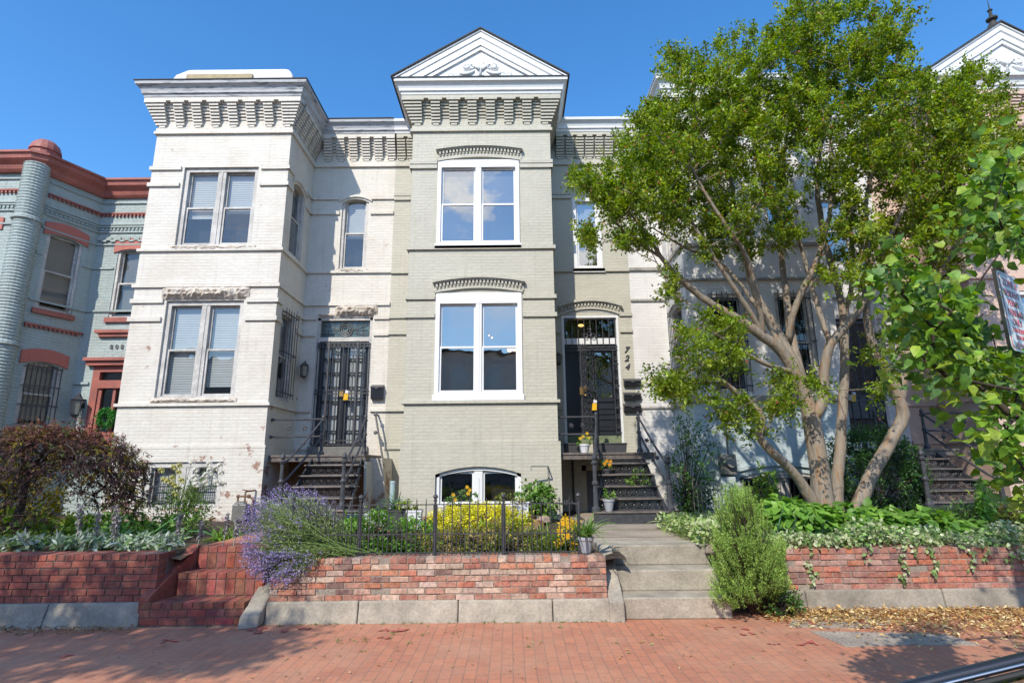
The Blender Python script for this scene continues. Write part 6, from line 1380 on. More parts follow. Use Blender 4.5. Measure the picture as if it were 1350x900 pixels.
# ---------------------------------------------------------------- left garden
JM = thing('japanese_maple', 'weeping dark purple japanese maple with feathery leaves at the left', 'tree', (-6.75, 8.1, .66))
sk = Skel(); tk = MB(); c = (-6.55, 8.0, 1.62)
sk.limb([(-6.95, 8.1, .6), (-6.92, 8.1, 1.1), (-6.85, 8.05, 1.6), (-6.6, 8.0, 2.0)], [.07, .055, .045, .02], tk)
for a in range(9):
    t = a / 9 * 6.28; sk.limb([(-6.85, 8.05, 1.55), (c[0] + .45 * math.cos(t), c[1] + .4 * math.sin(t), 2.0), (c[0] + 1.0 * math.cos(t), c[1] + .8 * math.sin(t), 1.85), (c[0] + 1.3 * math.cos(t), c[1] + 1.0 * math.sin(t), 1.5)], [.022, .015, .008, .004], tk, 5)
tips = []
for _ in range(540):
    a = rnd.uniform(0, 6.28); q = math.sqrt(rnd.random()); x = c[0] + 1.30 * q * math.cos(a); y = c[1] + 1.0 * q * math.sin(a); top = 2.26 - .55 * q * q + rnd.uniform(-.06, .05); z = top - rnd.random() ** 1.2 * (.40 + .70 * q) * (.7 + .45 * math.sin(a * 5 + 1)); tips.append((x, y, z))
for (px, py, Y, n) in ((172, 655, 7.9, 12), (162, 630, 7.9, 12), (150, 605, 7.9, 10)): tips += [tuple(V3(px + rnd.gauss(0, 9), py + rnd.gauss(0, 14), Y + rnd.gauss(0, .1))) for _ in range(n)]
sk.grow(tips, step=.2); sk.twigs(tk, 3); tk.build('trunk', 'barkd', JM, smooth=True)
lf = LF(); T_ = np.repeat(np.array(tips), 9, axis=0) + rg.normal(size=(len(tips) * 9, 3)) * .065; n5 = 6; H = rdir(len(T_), -.35); H = np.repeat(nrm(H + nrm(T_ - np.array((-6.55, 8.0, 1.9))) * .8), n5, axis=0); n = len(H)
k = np.array(tips)[:, 2]; pal = cols(len(T_), [(.085, .038, .042), (.065, .035, .038), (.05, .045, .03), (.11, .05, .05)], .2); hi = np.repeat(np.array(tips)[:, 2], 9) > 2.0; pal[hi] = cols(int(hi.sum()), [(.17, .065, .055), (.12, .05, .045), (.20, .10, .06)]); g_ = rg.random(len(T_)) < .26; pal[g_] = cols(int(g_.sum()), [(.10, .12, .03), (.22, .17, .02)])
lf.leaves(np.repeat(T_, n5, axis=0), nrm(H + rg.normal(size=(n, 3)) * .55), rg.uniform(.05, .10, n), .013, np.repeat(pal, n5, axis=0)); lf.build('crown', 'leafs', JM)
shrub('spirea_bush', 'golden yellow leaved bush glowing behind the purple maple', 'shrub', (-7.6, 8.7, .67), (-7.65, 8.7, 1.15), (.80, .4, .48), 130, 24, .07, .06, .03, [(.35, .30, .02), (.26, .28, .03), (.42, .34, .02)])
GY = [(.21, .33, .045), (.28, .38, .06), (.15, .27, .04)]
for i, (x, y, rx, K, pl, lb) in enumerate([(-7.0, 8.3, 1.1, 130, GY, 'low yellow green leafy perennials under the purple maple'), (-5.45, 8.0, .75, 100, [(.10, .21, .035), (.14, .27, .04)], 'mid green leafy perennials right of the purple maple'), (-8.8, 8.0, .9, 90, GY, 'yellow green leafy perennials at the left edge')]):
    o = LF(); clumps(o, (x, y, .68), (rx, .55, .34), K, 22, .06, .10, .05, pl, broad=True, zmin=.68, shell=.5); o.build('leafy_perennial', 'leaf', None, label=lb, cat='plant', kind=None)
# lamb's ear: silvery felted rosettes and flower spikes
lf = LF(); n = 230; X = rg.uniform(-8.6, -4.02, n); Y_ = 6.86 + rg.random(n) ** 1.5 * .65
m = rg.random(n) < np.clip(1.3 - (Y_ - 6.86), 0, 1); X = X[m]; Y_ = Y_[m]; n = len(X)
B = np.repeat(np.stack([X, Y_, np.full(n, .70) + rg.uniform(0, .07, n)], 1), 13, axis=0); N_ = len(B); D = rdir(N_, .35); D[:, 2] = D[:, 2] * .9 + .12; B[:, 2] += rg.random(N_) * .10
lf.leaves(B + rg.normal(size=(N_, 3)) * .015, D, rg.uniform(.07, .14, N_), rg.uniform(.025, .042, N_), cols(N_, [(.36, .43, .33), (.27, .37, .23), (.46, .52, .43), (.22, .36, .12)], .12), broad=True, droop=.35)
lf.build('lambs_ear', 'leafs', None, label='silvery grey lamb ear carpet on top of the dark red wall', cat='ground cover', kind='stuff')
for i, (px, h) in enumerate(((100, .62), (124, .50), (146, .58), (150, .46), (232, .50), (262, .36), (322, .40), (352, .62), (372, .55), (308, .45))):
    b = U(px, 706, Y=7.02 + rnd.uniform(0, .18)); b = (b[0] - .12 if px > 300 else b[0], b[1], .74); t = thing('flower_spike', (['leftmost', 'second from the left', 'third from the left', 'fourth from the left', 'fifth from the left', 'sixth from the left', 'seventh from the left', 'eighth from the left', 'ninth from the left', 'rightmost'][sorted((100, 124, 146, 150, 232, 262, 322, 352, 372, 308)).index(px)] + ' of the felted grey lamb ear flower spikes on the left wall'), 'flower', b, 'lamb ear flower spikes'); hh = h * .8
    mb = MB(); mb.tube([b, (b[0] + .02, b[1], b[2] + hh * .5), (b[0] + rnd.uniform(-.03, .03), b[1], b[2] + hh)], [.008, .007, .004], 5); mb.build('stem', mat('felt_stem', (.30, .33, .28), .9) if i == 0 else bpy.data.materials['felt_stem'], t)
    lf = LF(); k = 90; q = rg.random(k); P = np.stack([b[0] + .02 + rg.normal(size=k) * .012, b[1] + rg.normal(size=k) * .012, b[2] + hh * (.35 + .66 * q)], 1); lf.leaves(P, rdir(k, .2), .045, .022, cols(k, [(.33, .33, .33), (.26, .27, .26), (.28, .20, .26)])); lf.build('spike_leaves', 'leafs', t)
# iris and daisies
def blade_clump(name, label, base, n, L, W, pal, spread=.10, up=1.6, bend=.45, group=None, m='leaf'):
    t = thing(name, label, 'plant', base, group); lf = LF(); P = np.array(base) + rg.normal(size=(n, 3)) * np.array([spread, spread * .7, 0]); D = rdir(n, up); D[:, 2] = np.abs(D[:, 2])
    lf.blades(P, D, L * rg.uniform(.6, 1.1, n), W * rg.uniform(.8, 1.2, n), cols(n, pal, .12), bend=bend * rg.uniform(.3, 1.6, n)); lf.build('blades', m, t); return t
blade_clump('iris_clump', 'sword shaped blue green leaves left of the white daisies', (-4.98, 7.75, .68), 60, .62, .045, [(.07, .19, .06), (.10, .26, .08), (.06, .15, .045)], .16, 1.0, .5)
blade_clump('lily_clump', 'bright green grassy tuft beside the brick path and gas meter', (-4.12, 8.3, .68), 80, .40, .022, [(.20, .34, .04), (.14, .28, .04)], .10, .9, .7)
DB = thing('daisy_bush', 'tall white daisy bush in front of the white house basement window', 'shrub', (-5.0, 8.6, .68)); lf = LF(); C = clumps(lf, (-4.95, 8.6, 1.02), (.42, .35, .40), 80, 24, .055, .06, .020, [(.10, .22, .04), (.15, .28, .05), (.20, .30, .09)], zmin=.7, shell=.3); lf.build('foliage', 'leaf', DB)
mb = MB(); lf = LF()
for i in range(46):
    px = rnd.uniform(252, 296) if i < 34 else rnd.uniform(212, 244); py = rnd.uniform(610, 640) if i < 34 else rnd.uniform(612, 650); p = V3(px, py + (0 if i < 34 else 0), 8.5 + rnd.uniform(-.15, .15)); mb.tube([(-5.0 + rnd.uniform(-.15, .15), 8.6, .9), tuple(Vector((-5.0, 8.6, 1.2)).lerp(p, .6)), tuple(p)], [.006, .004, .003], 4, cap=False)
    k = 13; a = np.arange(k) / k * 6.283; tl = np.array([rnd.uniform(-.3, .3), rnd.uniform(-.9, -.2), .6]); D = np.stack([np.cos(a), -.25 * np.sin(a) - .2, np.sin(a) * .7 + .1], 1)
    lf.leaves(np.tile(np.array(p), (k, 1)), D, .058, .024, cols(k, [(.78, .78, .72)] if i < 34 else [(.55, .55, .22)], .05), Nm=np.tile(np.array([0, -.7, .7]), (k, 1))); lf.leaves(np.tile(np.array(p) + [0, -.008, .008], (4, 1)), rdir(4), .014, .014, cols(4, [(.6, .42, .03)]))
mb.build('stem', mat('green_stem', (.13, .22, .05), .6), DB); lf.build('flowers', 'leafs', DB)

# ---------------------------------------------------------------- centre garden
LV = thing('lavender_bush', 'sprawling purple lavender spilling over the left end of the middle brick wall', 'shrub', (-2.15, 6.95, .66)); lf = LF(); fl = LF(); mb = MB()
base = Vector((-2.1, 6.98, .70)); n = 1500; ends = []
while len(ends) < n:
    a = rnd.uniform(0, 6.28); q = rnd.random() ** .42; k = rnd.random(); cx_, cy_, rx_, ry_ = (388, 688, 54, 40) if k < .34 else (354, 704, 26, 44) if k < .54 else (374, 732, 44, 34) if k < .86 else (424, 704, 28, 30)
    px = cx_ + rx_ * q * math.cos(a); py = cy_ + ry_ * q * math.sin(a)
    if (px > 425 and py > 740) or (px > 445 and py < 668): continue
    yy = 6.95 + rnd.gauss(0, .20) - .10 * (1 - q)
    if px > 400: yy = max(yy, 6.88)
    if py > 728 or px < 345: yy = min(yy, 6.55)
    ends.append((V3(px, py, max(yy, 6.30)), q, px))
E_ = np.array([tuple(e[0]) for e in ends]); Bs = np.array(tuple(base)) + rg.normal(size=(n, 3)) * [.22, .12, .02]
DV = nrm(E_ - Bs + np.array([0, 0, .12])); tt = rg.random((n, 26)) * .92 + .05
for i in range(26):
    t = tt[:, i:i + 1]; P = Bs + (E_ - Bs) * t + np.array([0, 0, .22]) * t * (1 - t); keep = t[:, 0] > .45
    lf.leaves(P[keep] + rg.normal(size=(int(keep.sum()), 3)) * .012, nrm(DV[keep] + rg.normal(size=(int(keep.sum()), 3)) * .6), .042, .0075, cols(int(keep.sum()), [(.26, .34, .12), (.34, .42, .18), (.19, .26, .09)]))
for i in range(17):
    sel = rg.random(n) < np.where((E_[:, 0] < -2.35) | (E_[:, 2] > 1.15), .62, .26); P = E_[sel] + DV[sel] * (rg.random((int(sel.sum()), 1)) * .13) + rg.normal(size=(int(sel.sum()), 3)) * .007
    fl.leaves(P, nrm(DV[sel] + rg.normal(size=(int(sel.sum()), 3)) * .9), .017, .009, cols(int(sel.sum()), [(.33, .25, .56), (.42, .34, .64), (.26, .20, .44), (.48, .43, .66)]))
for i in range(0, n, 3): mb.tube([tuple(Bs[i]), tuple(Bs[i] * .5 + E_[i] * .5 + np.array([0, 0, .06])), tuple(E_[i] + DV[i] * .12)], [.004, .003, .0015], 3, cap=False)
lf.build('foliage', 'leafs', LV); fl.build('flowers', 'leafs', LV); mb.build('stem', 'green_stem' if False else bpy.data.materials['green_stem'], LV)
shrub('golden_shrub', 'bright yellow low shrub behind the iron fence below the basement window', 'shrub', (-.45, 7.9, .66), (-.47, 7.9, .93), (.70, .30, .20), 260, 40, .035, .034, .017, [(.74, .68, .02), (.66, .64, .03), (.80, .72, .05), (.46, .52, .03)], m='leafs', zmin=.72)
shrub('green_perennial', 'fresh green leafy plant behind the left half of the iron fence', 'plant', (-1.75, 7.3, .62), (-1.65, 7.3, .80), (.70, .40, .28), 150, 26, .045, .055, .026, [(.13, .30, .04), (.18, .36, .05), (.09, .22, .03)], zmin=.68)
shrub('dry_perennial', 'straw and yellow green leafy plant behind the right half of the iron fence', 'plant', (-.2, 7.2, .62), (-.35, 7.2, .74), (.88, .28, .22), 170, 22, .04, .055, .018, [(.36, .38, .09), (.46, .36, .15), (.22, .34, .05)], zmin=.66)
shrub('vine', 'climbing green vine right of the basement window', 'vine', (.45, 10.4, .66), (.42, 10.3, .98), (.30, .2, .36), 60, 20, .06, .075, .045, [(.13, .28, .04), (.19, .33, .06), (.09, .2, .03)], broad=True, zmin=.7)
blade_clump('grass_tuft', 'pale green grassy tuft between the vine and the yellow lilies', (.50, 7.25, .66), 60, .48, .02, [(.28, .38, .09), (.20, .32, .06)], .12, 1.2, .5)
def flowers(name, label, base, pts, pl, R_, k, cat='flowers', fpal=None, stem_h=None, leafn=60, leafL=.09):
    t = thing(name, label, cat, base); mb = MB(); lf = LF(); g = LF()
    for p in pts:
        mb.tube([(base[0] + rnd.uniform(-.05, .05), base[1] + rnd.uniform(-.04, .04), base[2]), tuple(Vector(base).lerp(Vector(p), .5) + Vector((0, 0, .04))), tuple(p)], [.005, .004, .003], 4, cap=False)
        a = np.arange(k) / k * 6.283 + rnd.random(); D = np.stack([np.cos(a), -.35 * np.ones(k), np.sin(a)], 1); lf.leaves(np.tile(np.array(p), (k, 1)), D, R_, R_ * .42, cols(k, pl, .08), broad=True, droop=.25, Nm=np.tile(np.array([0, -1, .3]), (k, 1)))
    P = np.array(base) + rg.normal(size=(leafn, 3)) * [.09, .06, .02]; g.blades(P, rdir(leafn, 1.2), leafL * rg.uniform(.6, 1.2, leafn), leafL * .10, cols(leafn, fpal or [(.10, .25, .04), (.15, .3, .05)]), bend=.6)
    mb.build('stem', bpy.data.materials['green_stem'], t); lf.build('petals', 'leafs', t); g.build('foliage', 'leaf', t); return t
flowers('yellow_lilies', 'golden yellow lilies at the right end of the iron fence', (.62, 7.05, .66), [tuple(V3(px, py, 6.98)) for px, py in ((745, 683), (752, 688), (757, 693), (762, 690), (748, 694), (738, 700), (742, 712), (735, 717), (755, 718), (758, 724), (748, 706), (764, 697), (741, 690))], [(.72, .42, .01), (.80, .50, .02)], .062, 7, leafL=.30, leafn=70)
# rubble stones and rows of bricks at the back of the bed
t = thing('rubble_heap', 'low heap of broken bricks and stones against the sage house', 'rubble', (-1.4, 9.6, .64)); mb = MB()
for i in range(80):
    x = rnd.uniform(-2.3, .6); y = rnd.uniform(9.0, 10.6); s = rnd.uniform(.05, .12); c = tuple(q * rnd.uniform(.8, 1.2) for q in rnd.choice([(.36, .18, .13), (.30, .20, .16), (.40, .33, .27), (.28, .12, .09)])); a = rnd.uniform(0, 3); z = .66 + rnd.uniform(0, .10)
    p = []
    for dz in (0, 1):
        for k in range(4): an = a + k * math.pi / 2 + .78; rr = s * (1.2 if k % 2 else .9) * rnd.uniform(.8, 1.1); p.append((x + rr * math.cos(an), y + rr * .7 * math.sin(an), z + dz * s * rnd.uniform(.6, 1.1)))
    mb.hexa(p, c)
mb.build('stones', 'brick', t, bevel=.008); t['kind'] = 'stuff'
def pot(name, label, x, y, z, r0, r1, h, m, plant=None, square=False):
    t = thing(name, label, 'plant pot', (x, y, z)); mb = MB(); n = 4 if square else 16
    if square: mb.hexa([(x - r0, y - r0 * .8, z), (x + r0, y - r0 * .8, z), (x + r0, y + r0 * .8, z), (x - r0, y + r0 * .8, z), (x - r1, y - r1 * .8, z + h), (x + r1, y - r1 * .8, z + h), (x + r1, y + r1 * .8, z + h), (x - r1, y + r1 * .8, z + h)]); mb.box(x - r1 - .008, x + r1 + .008, y - r1 * .8 - .008, y + r1 * .8 + .008, z + h - .03, z + h)
    else: mb.lathe(x, y, [(r0, z), (r1, z + h - .035), (r1 + .010, z + h - .035), (r1 + .012, z + h), (r1 - .006, z + h), (r1 - .02, z + h - .03)], n)
    mb.build('pot_body', m, t, smooth=False); mb = MB(); mb.box(x - r1 * .7, x + r1 * .7, y - r1 * .6, y + r1 * .6, z + h - .03, z + h - .012); mb.build('potting_soil', 'soil', t)
    return t
def potplant(t, label, top, spread, h, n, L, W, pal, cat='plant', blades=False, fl=None, group=None):
    p = thing('potted_plant', label, cat, top, group); lf = LF()
    if blades: B = np.array(top) + rg.normal(size=(n, 3)) * [spread * .3, spread * .25, 0]; lf.blades(B, rdir(n, 1.1), L * rg.uniform(.6, 1.1, n), W, cols(n, pal), bend=.6 * rg.uniform(.2, 1.6, n))
    else: clumps(lf, (top[0], top[1], top[2] + h * .5), (spread, spread * .8, h * .6), max(6, n // 12), 12, .02, L, W, pal, zmin=top[2])
    if fl:
        for (dx, dz) in fl[1]: k = 7; a = np.arange(k) / k * 6.283; lf.leaves(np.tile(np.array([top[0] + dx, top[1] - spread * .6, top[2] + dz]), (k, 1)), np.stack([np.cos(a), -.4 * np.ones(k), np.sin(a)], 1), .04, .02, cols(k, [fl[0]], .08), broad=True, Nm=np.tile(np.array([0, -1, .2]), (k, 1)))
    lf.build('foliage', 'leaf', p); return p
x, y, z = .835, 6.82, .672; pot('plant_pot', 'grey tapered pot at the right end of the middle brick wall', x, y, z, .055, .085, .175, 'pot'); potplant(None, 'spiky green grass growing in the grey pot on the wall end', (x, y, z + .16), .10, .4, 80, .42, .020, [(.16, .31, .06), (.22, .38, .10), (.11, .24, .05)], blades=True)
g = (.13, .28, .045), (.19, .34, .06)
xa = U(527, 670, Y=9.0); pot('planter', 'dark square planter by the sage wall near the white house stoop', xa[0], 9.0, .72, .15, .17, .30, 'potd', square=True)
potplant(None, 'spiky blue green leaves rising from the dark square planter', (xa[0] - .06, 9.0, 1.02), .10, .3, 60, .42, .02, [(.09, .20, .10), (.14, .24, .12)], blades=True); potplant(None, 'yellow green foliage trailing from the dark square planter', (xa[0] + .13, 8.92, 1.0), .16, .12, 220, .045, .03, [(.30, .38, .04), (.22, .34, .05)])
xa = U(547, 668, Y=8.9); pot('plant_pot', 'small white square pot next to the dark planter', xa[0], 8.9, .74, .10, .11, .28, 'potw', square=True)
xa = U(611, 668, Y=10.3); t = pot('window_planter', 'cream long planter below the left pane of the basement window', xa[0], 10.3, .78, .30, .32, .20, 'cream', square=True)
potplant(None, 'yellow pansies and greenery in the cream planter', (xa[0], 10.25, .98), .30, .22, 260, .05, .03, [(.12, .26, .05), (.16, .30, .10)], fl=((.72, .45, .01), [(-.16, .20), (.10, .22), (.13, .28), (.08, .33), (-.13, .12)]))
potplant(None, 'dull yellow green bush before the right pane of the basement window', (-.05, 9.6, .98), .32, .22, 260, .045, .025, [(.20, .26, .04), (.26, .26, .05)])
xa = U(688, 668, Y=9.6); pot('plant_pot', 'white square pot right of the basement window', xa[0], 9.6, .82, .10, .11, .27, 'potw', square=True); potplant(None, 'green leaves in the white pot by the basement window', (xa[0], 9.6, 1.09), .10, .12, 90, .06, .035, g)
# pots on the sage stoop
P_ = U(771, 597, Y=11.2); pot('plant_pot', 'pale grey pot on the platform of the sage house stoop', P_[0], 11.22, 1.905, .07, .10, .17, 'potw'); potplant(None, 'small yellow flowering plant in the pale pot on the platform', (P_[0], 11.22, 2.06), .14, .18, 130, .05, .025, g, fl=((.75, .5, .02), [(-.03, .16), (.08, .13), (.05, .22), (-.09, .12)]))
P_ = U(800, 628, Y=10.8); pot('plant_pot', 'small dark pot part way up the sage house steps', P_[0], 10.72, 1.495, .05, .07, .10, 'potd'); potplant(None, 'orange yellow flowers in the small dark pot on the steps', (P_[0] - .01, 10.72, 1.59), .09, .12, 80, .05, .025, g, fl=((.72, .36, .01), [(-.04, .10), (.05, .08), (.0, .15), (.07, .14)]))
P_ = U(802, 670, Y=10.1); pot('plant_pot', 'tapered grey pot on the lowest tread of the sage house steps', P_[0], 10.02, .886, .06, .095, .20, 'pot'); potplant(None, 'small green plant in the tapered grey pot on the lowest tread', (P_[0], 10.02, 1.08), .09, .16, 90, .05, .03, g)
shrub('creeper', 'light green creeper growing through the right handrail of the sage stoop', 'vine', (2.35, 10.7, 1.3), (2.32, 10.6, 1.42), (.22, .16, .14), 16, 14, .035, .055, .03, [(.18, .32, .05)])
for (px0, px1, lb) in ((744, 764, 'long black planter box left of the sage house door step'), (788, 826, 'long black planter box right of the sage house door step')):
    a = U(px0, 596, Y=11.7)[0]; b = U(px1, 596, Y=11.7)[0]; mb = MB(); mb.hexa([(a + .02, 11.62, 1.905), (b - .02, 11.62, 1.905), (b - .02, 11.85, 1.905), (a + .02, 11.85, 1.905), (a, 11.6, 2.11), (b, 11.6, 2.11), (b, 11.87, 2.11), (a, 11.87, 2.11)]); mb.box(a - .01, b + .01, 11.585, 11.885, 2.085, 2.105); tag(mb.build('planter_box', 'potd', bevel=.006), lb, 'planter')
# bins near the white stoop
t = thing('storage_bin', 'low grey plastic bin with a pale lid beside the white house stoop', 'bin', (-2.75, 9.3, .68)); a = U(498, 678, Y=9.3); mb = MB(); mb.box(a[0] - .18, a[0] + .16, 9.2, 9.5, .68, .90); mb.build('bin_body', 'pot', t, bevel=.02); mb = MB(); mb.box(a[0] - .20, a[0] + .18, 9.18, 9.52, .90, .955); mb.build('bin_lid', mat('pale_lid', (.34, .38, .38), .5), t, bevel=.02)
a = U(476, 668, Y=9.8); t = thing('storage_bin', 'dark blue bin in the shade beside the white house stoop', 'bin', (a[0], 9.8, .68)); mb = MB(); mb.box(a[0] - .22, a[0] + .2, 9.7, 10.0, .68, .92); mb.build('bin_body', mat('navy_plastic', (.02, .04, .10), .4), t, bevel=.02); mb = MB(); mb.box(a[0] - .24, a[0] + .22, 9.68, 10.02, .92, .96); mb.build('bin_lid', 'potd', t, bevel=.01)
t = thing('concrete_block', 'pale broken concrete blocks on the soil by the basement window', 'block', (-1.7, 9.9, .66)); mb = MB(); mb.box(-1.95, -1.6, 9.8, 10.05, .64, .76); mb.build('block_body', 'conc', t, bevel=.02)

# ---------------------------------------------------------------- right garden
def ivy(n, X, Y_, Z_, L, pal, lf, up=.35): lf.leaves(np.stack([X, Y_, Z_], 1), rdir(n, up), L * rg.uniform(.6, 1.25, n), L * .72, cols(n, pal, .12), broad=True, droop=.2, fold=.15)
VI = [(.40, .46, .26), (.48, .52, .34), (.16, .30, .08), (.22, .36, .12), (.33, .42, .18)]
lf = LF(); n = 9000; X = 1.95 + rg.random(n) ** 1.0 * 10.5; Y_ = 6.98 + rg.random(n) * .62; m = X < 2.6; Y_[m] += .3 + rg.random(int(m.sum())) * 1.2; X = np.where(m, X + .45, X)
hump = .10 + .07 * np.sin(X * 3.1) + .05 * np.sin(X * 7.3 + 1); Z_ = .66 + rg.random(n) * (hump + .08) * np.clip(1.1 - np.abs(Y_ - 7.25) * .6, .4, 1.1); ivy(n, X, Y_, Z_, .055, VI, lf)
lf.build('variegated_ivy', 'leafs', None, label='cream and green variegated ivy carpet along the top of the right wall', cat='ground cover', kind='stuff')
lf = LF(); n = 2600; X = rg.uniform(2.25, 3.1, n); Y_ = 7.2 + rg.random(n) * 2.0; Z_ = .66 + rg.random(n) * .26; lf.blades(np.stack([X, Y_, Z_ - .05], 1)[:500], rdir(500, .6), .22, .012, cols(500, [(.22, .34, .06), (.34, .42, .12)]), bend=.8); ivy(n, X, Y_, Z_, .06, [(.32, .40, .16), (.42, .48, .26), (.20, .34, .08)], lf)
lf.build('spider_plants', 'leafs', None, label='pale striped low plants lining the concrete path left of the rosemary', cat='ground cover', kind='stuff')
ORD = ['leftmost', 'second', 'third', 'fourth', 'fifth', 'sixth', 'seventh', 'eighth', 'ninth', 'rightmost']
for i, (px, ln) in enumerate(((1066, .42), (1141, .20), (1187, .46), (1206, .14), (1227, .34), (1277, .28), (1296, .18), (1329, .22), (1345, .30))):
    x0 = U(px, 730, Y=7.0)[0]; t = thing('ivy_strand', ('leftmost' if i == 0 else 'rightmost' if i == 8 else ORD[i] + ' from the left') + ' of the ivy strands trailing down the right wall', 'ivy', (x0, 6.99, .68), 'ivy strands on the right wall'); k = int(ln / .03); pts = [(x0 + .03 * math.sin(j * .7 + i), 6.975, .70 - ln * j / k) for j in range(k + 1)]; mb = MB(); mb.tube(pts, .003, 4); mb.build('stem', 'barkd', t)
    lf = LF(); n = int(k * 2.4); q = rg.integers(0, k + 1, n); P = np.array(pts)[q] + rg.normal(size=(n, 3)) * [.018, .008, .01]; P[:, 1] = np.minimum(P[:, 1], 6.985); D = rdir(n, -.3); D[:, 1] = -np.abs(D[:, 1]) * .6; Nm = np.tile(np.array([0, -1, .4]), (n, 1)) + rg.normal(size=(n, 3)) * .4; lf.leaves(P, D, .05 * rg.uniform(.6, 1.2, n), .038, cols(n, VI + [(.12, .16, .06)], .15), broad=True, Nm=Nm); lf.build('foliage', 'leafs', t)
HY = thing('hydrangea', 'broad bright green leafy mound at the foot of the crape myrtle', 'shrub', (5.2, 8.0, .64)); lf = LF()
for (px, py, Y, rx, rz) in ((1060, 680, 7.9, .40, .22), (1110, 680, 7.9, .45, .20), (1160, 685, 8.0, .5, .24), (1215, 690, 8.0, .5, .20), (1030, 672, 8.1, .3, .22), (1260, 694, 8.0, .4, .14)):
    c = V3(px, py, Y); n = 230; P = in_ell(n, (c.x, Y, c.z - .04), (rx, .30, rz), .6); P[:, 2] = np.maximum(P[:, 2], .68); O = nrm((P - np.array((c.x, Y, c.z - .3))) / [rx, .3, rz]); D = nrm(O * [1, 1, .1] + rg.normal(size=(n, 3)) * .4 + [0, -.3, -.15]); lf.leaves(P, D, rg.uniform(.11, .18, n), rg.uniform(.09, .13, n), cols(n, [(.17, .35, .05), (.23, .42, .07), (.12, .26, .04)], .1), broad=True, droop=.35, fold=.12, Nm=O + [0, -.2, .8] + rg.normal(size=(n, 3)) * .25)
lf.build('foliage', 'leaf', HY); mb = MB(); C = in_ell(50, (5.0, 8.0, .8), (1.1, .3, .15)); 
for p in C: mb.tube([(p[0] * .9 + .5, 8.0, .62), tuple(p)], [.008, .004], 4)
mb.build('stem', bpy.data.materials['green_stem'], HY)
RS = thing('rosemary_bush', 'big feathery rosemary bush growing against the right concrete step', 'shrub', (2.72, 6.8, 0)); lf = LF(); mb = MB(); base = Vector((2.74, 6.80, .0))
pl_ = []
for _ in range(1300):
    r = rnd.random()
    if r < .40: px, py = rnd.gauss(972, 13 + 5 * rnd.random()), rnd.uniform(655, 735)
    elif r < .72: px, py = rnd.gauss(966, 17), rnd.uniform(712, 796)
    else: px, py = rnd.gauss(1010, 15), rnd.uniform(722, 785)
    px = min(max(px + 4, 946), 1030)
    if rnd.random() < .35 * (math.sin(px * .23) * math.sin(py * .17) > .1): continue
    if py < 690 and abs(px - 972) > 12 + (py - 650) * .9: continue
    pl_.append(V3(px, py, 6.62 + rnd.gauss(0, .16)))
E_ = np.array([tuple(p) for p in pl_]); n = len(E_); Bs = np.array([[2.74, 6.8, .25]]) + (E_ - [2.74, 6.8, .25]) * .45 + rg.normal(size=(n, 3)) * .04; DV = nrm(nrm(E_ - Bs) + [0, 0, .9]); Ls = rg.uniform(.16, .30, n)
for i in range(70):
    t = rg.random((n, 1)); P = E_ + DV * (t - .35) * Ls[:, None]; lf.leaves(P + rg.normal(size=(n, 3)) * .004, nrm(DV * .7 + rg.normal(size=(n, 3)) * .75), .027, .0055, cols(n, [(.25, .40, .08), (.34, .50, .11), (.17, .28, .055)], .12) * (1 + .2 * t))
for i in range(0, n, 2): mb.tube([tuple(base + Vector((rnd.uniform(-.06, .06), 0, 0))), tuple(Bs[i]), tuple(E_[i]), tuple(E_[i] + DV[i] * .1)], [.010, .007, .003, .002], 4, cap=False)
lf.build('foliage', 'leafs', RS); mb.build('stem', 'barkd', RS)
shrub('creeping_plant', 'dark low leafy weed at the foot of the rosemary', 'plant', (3.0, 6.7, 0), (3.0, 6.72, .12), (.26, .14, .16), 36, 22, .03, .045, .025, [(.06, .14, .03), (.10, .2, .04), (.25, .28, .05)], zmin=.01)
b = U(1040, 690, Y=7.7); blade_clump('leek_clump', 'blue green strap leaves beside the rosemary', (b[0] - .12, 7.7, .66), 34, .55, .030, [(.16, .28, .18), (.20, .33, .22)], .20, 1.1, .5)
for (px, py, Y, h, lb, pl_) in ((1008, 690, 9.0, .9, 'yellow green upright plant before the blue basement window', [(.24, .36, .04), (.17, .30, .04)]), (1022, 690, 9.2, .98, 'tallest leafy stalk before the blue basement window', [(.12, .27, .04), (.18, .34, .05)]), (1305, 690, 8.2, .75, 'upright leafy stalk at the right edge beside the last stoop', [(.16, .34, .05), (.2, .4, .07)])):
    b = U(px, py, Y=Y); t = thing('leafy_stalk', lb, 'plant', (b[0], Y, .64)); mb = MB(); lf = LF()
    for s in range(5):
        x1 = b[0] + rnd.uniform(-.14, .14); hh = h * rnd.uniform(.75, 1.05); y1 = Y + rnd.uniform(-.1, .1); mb.tube([(b[0], Y, .62), (x1, y1, .64 + hh * .6), (x1 + .02, y1, .64 + hh)], [.008, .006, .003], 5); k = 46; q = rg.random(k) * .8 + .22; lf.leaves(np.stack([x1 + 0 * q, y1 + 0 * q, .64 + hh * q], 1), rdir(k, .3), .11, .038, cols(k, pl_), droop=.4)
    mb.build('stem', bpy.data.materials['green_stem'], t); lf.build('foliage', 'leaf', t)
shrub('holly_bush', 'dense dark green bush behind the crape myrtle trunks', 'shrub', (6.4, 10.2, .66), (6.45, 10.25, 1.45), (.95, .45, .85), 420, 26, .06, .055, .032, [(.035, .10, .025), (.05, .14, .03), (.025, .07, .02), (.08, .18, .04)], zmin=.75, shell=.45)
shrub('climbing_shrub', 'loose dark green shrub against the pale blue bay left of the meter', 'shrub', (3.15, 10.5, .66), (3.3, 10.55, 1.55), (.48, .35, .95), 110, 20, .07, .06, .036, [(.07, .17, .035), (.10, .23, .045), (.05, .12, .03)], zmin=.7, shell=.2)
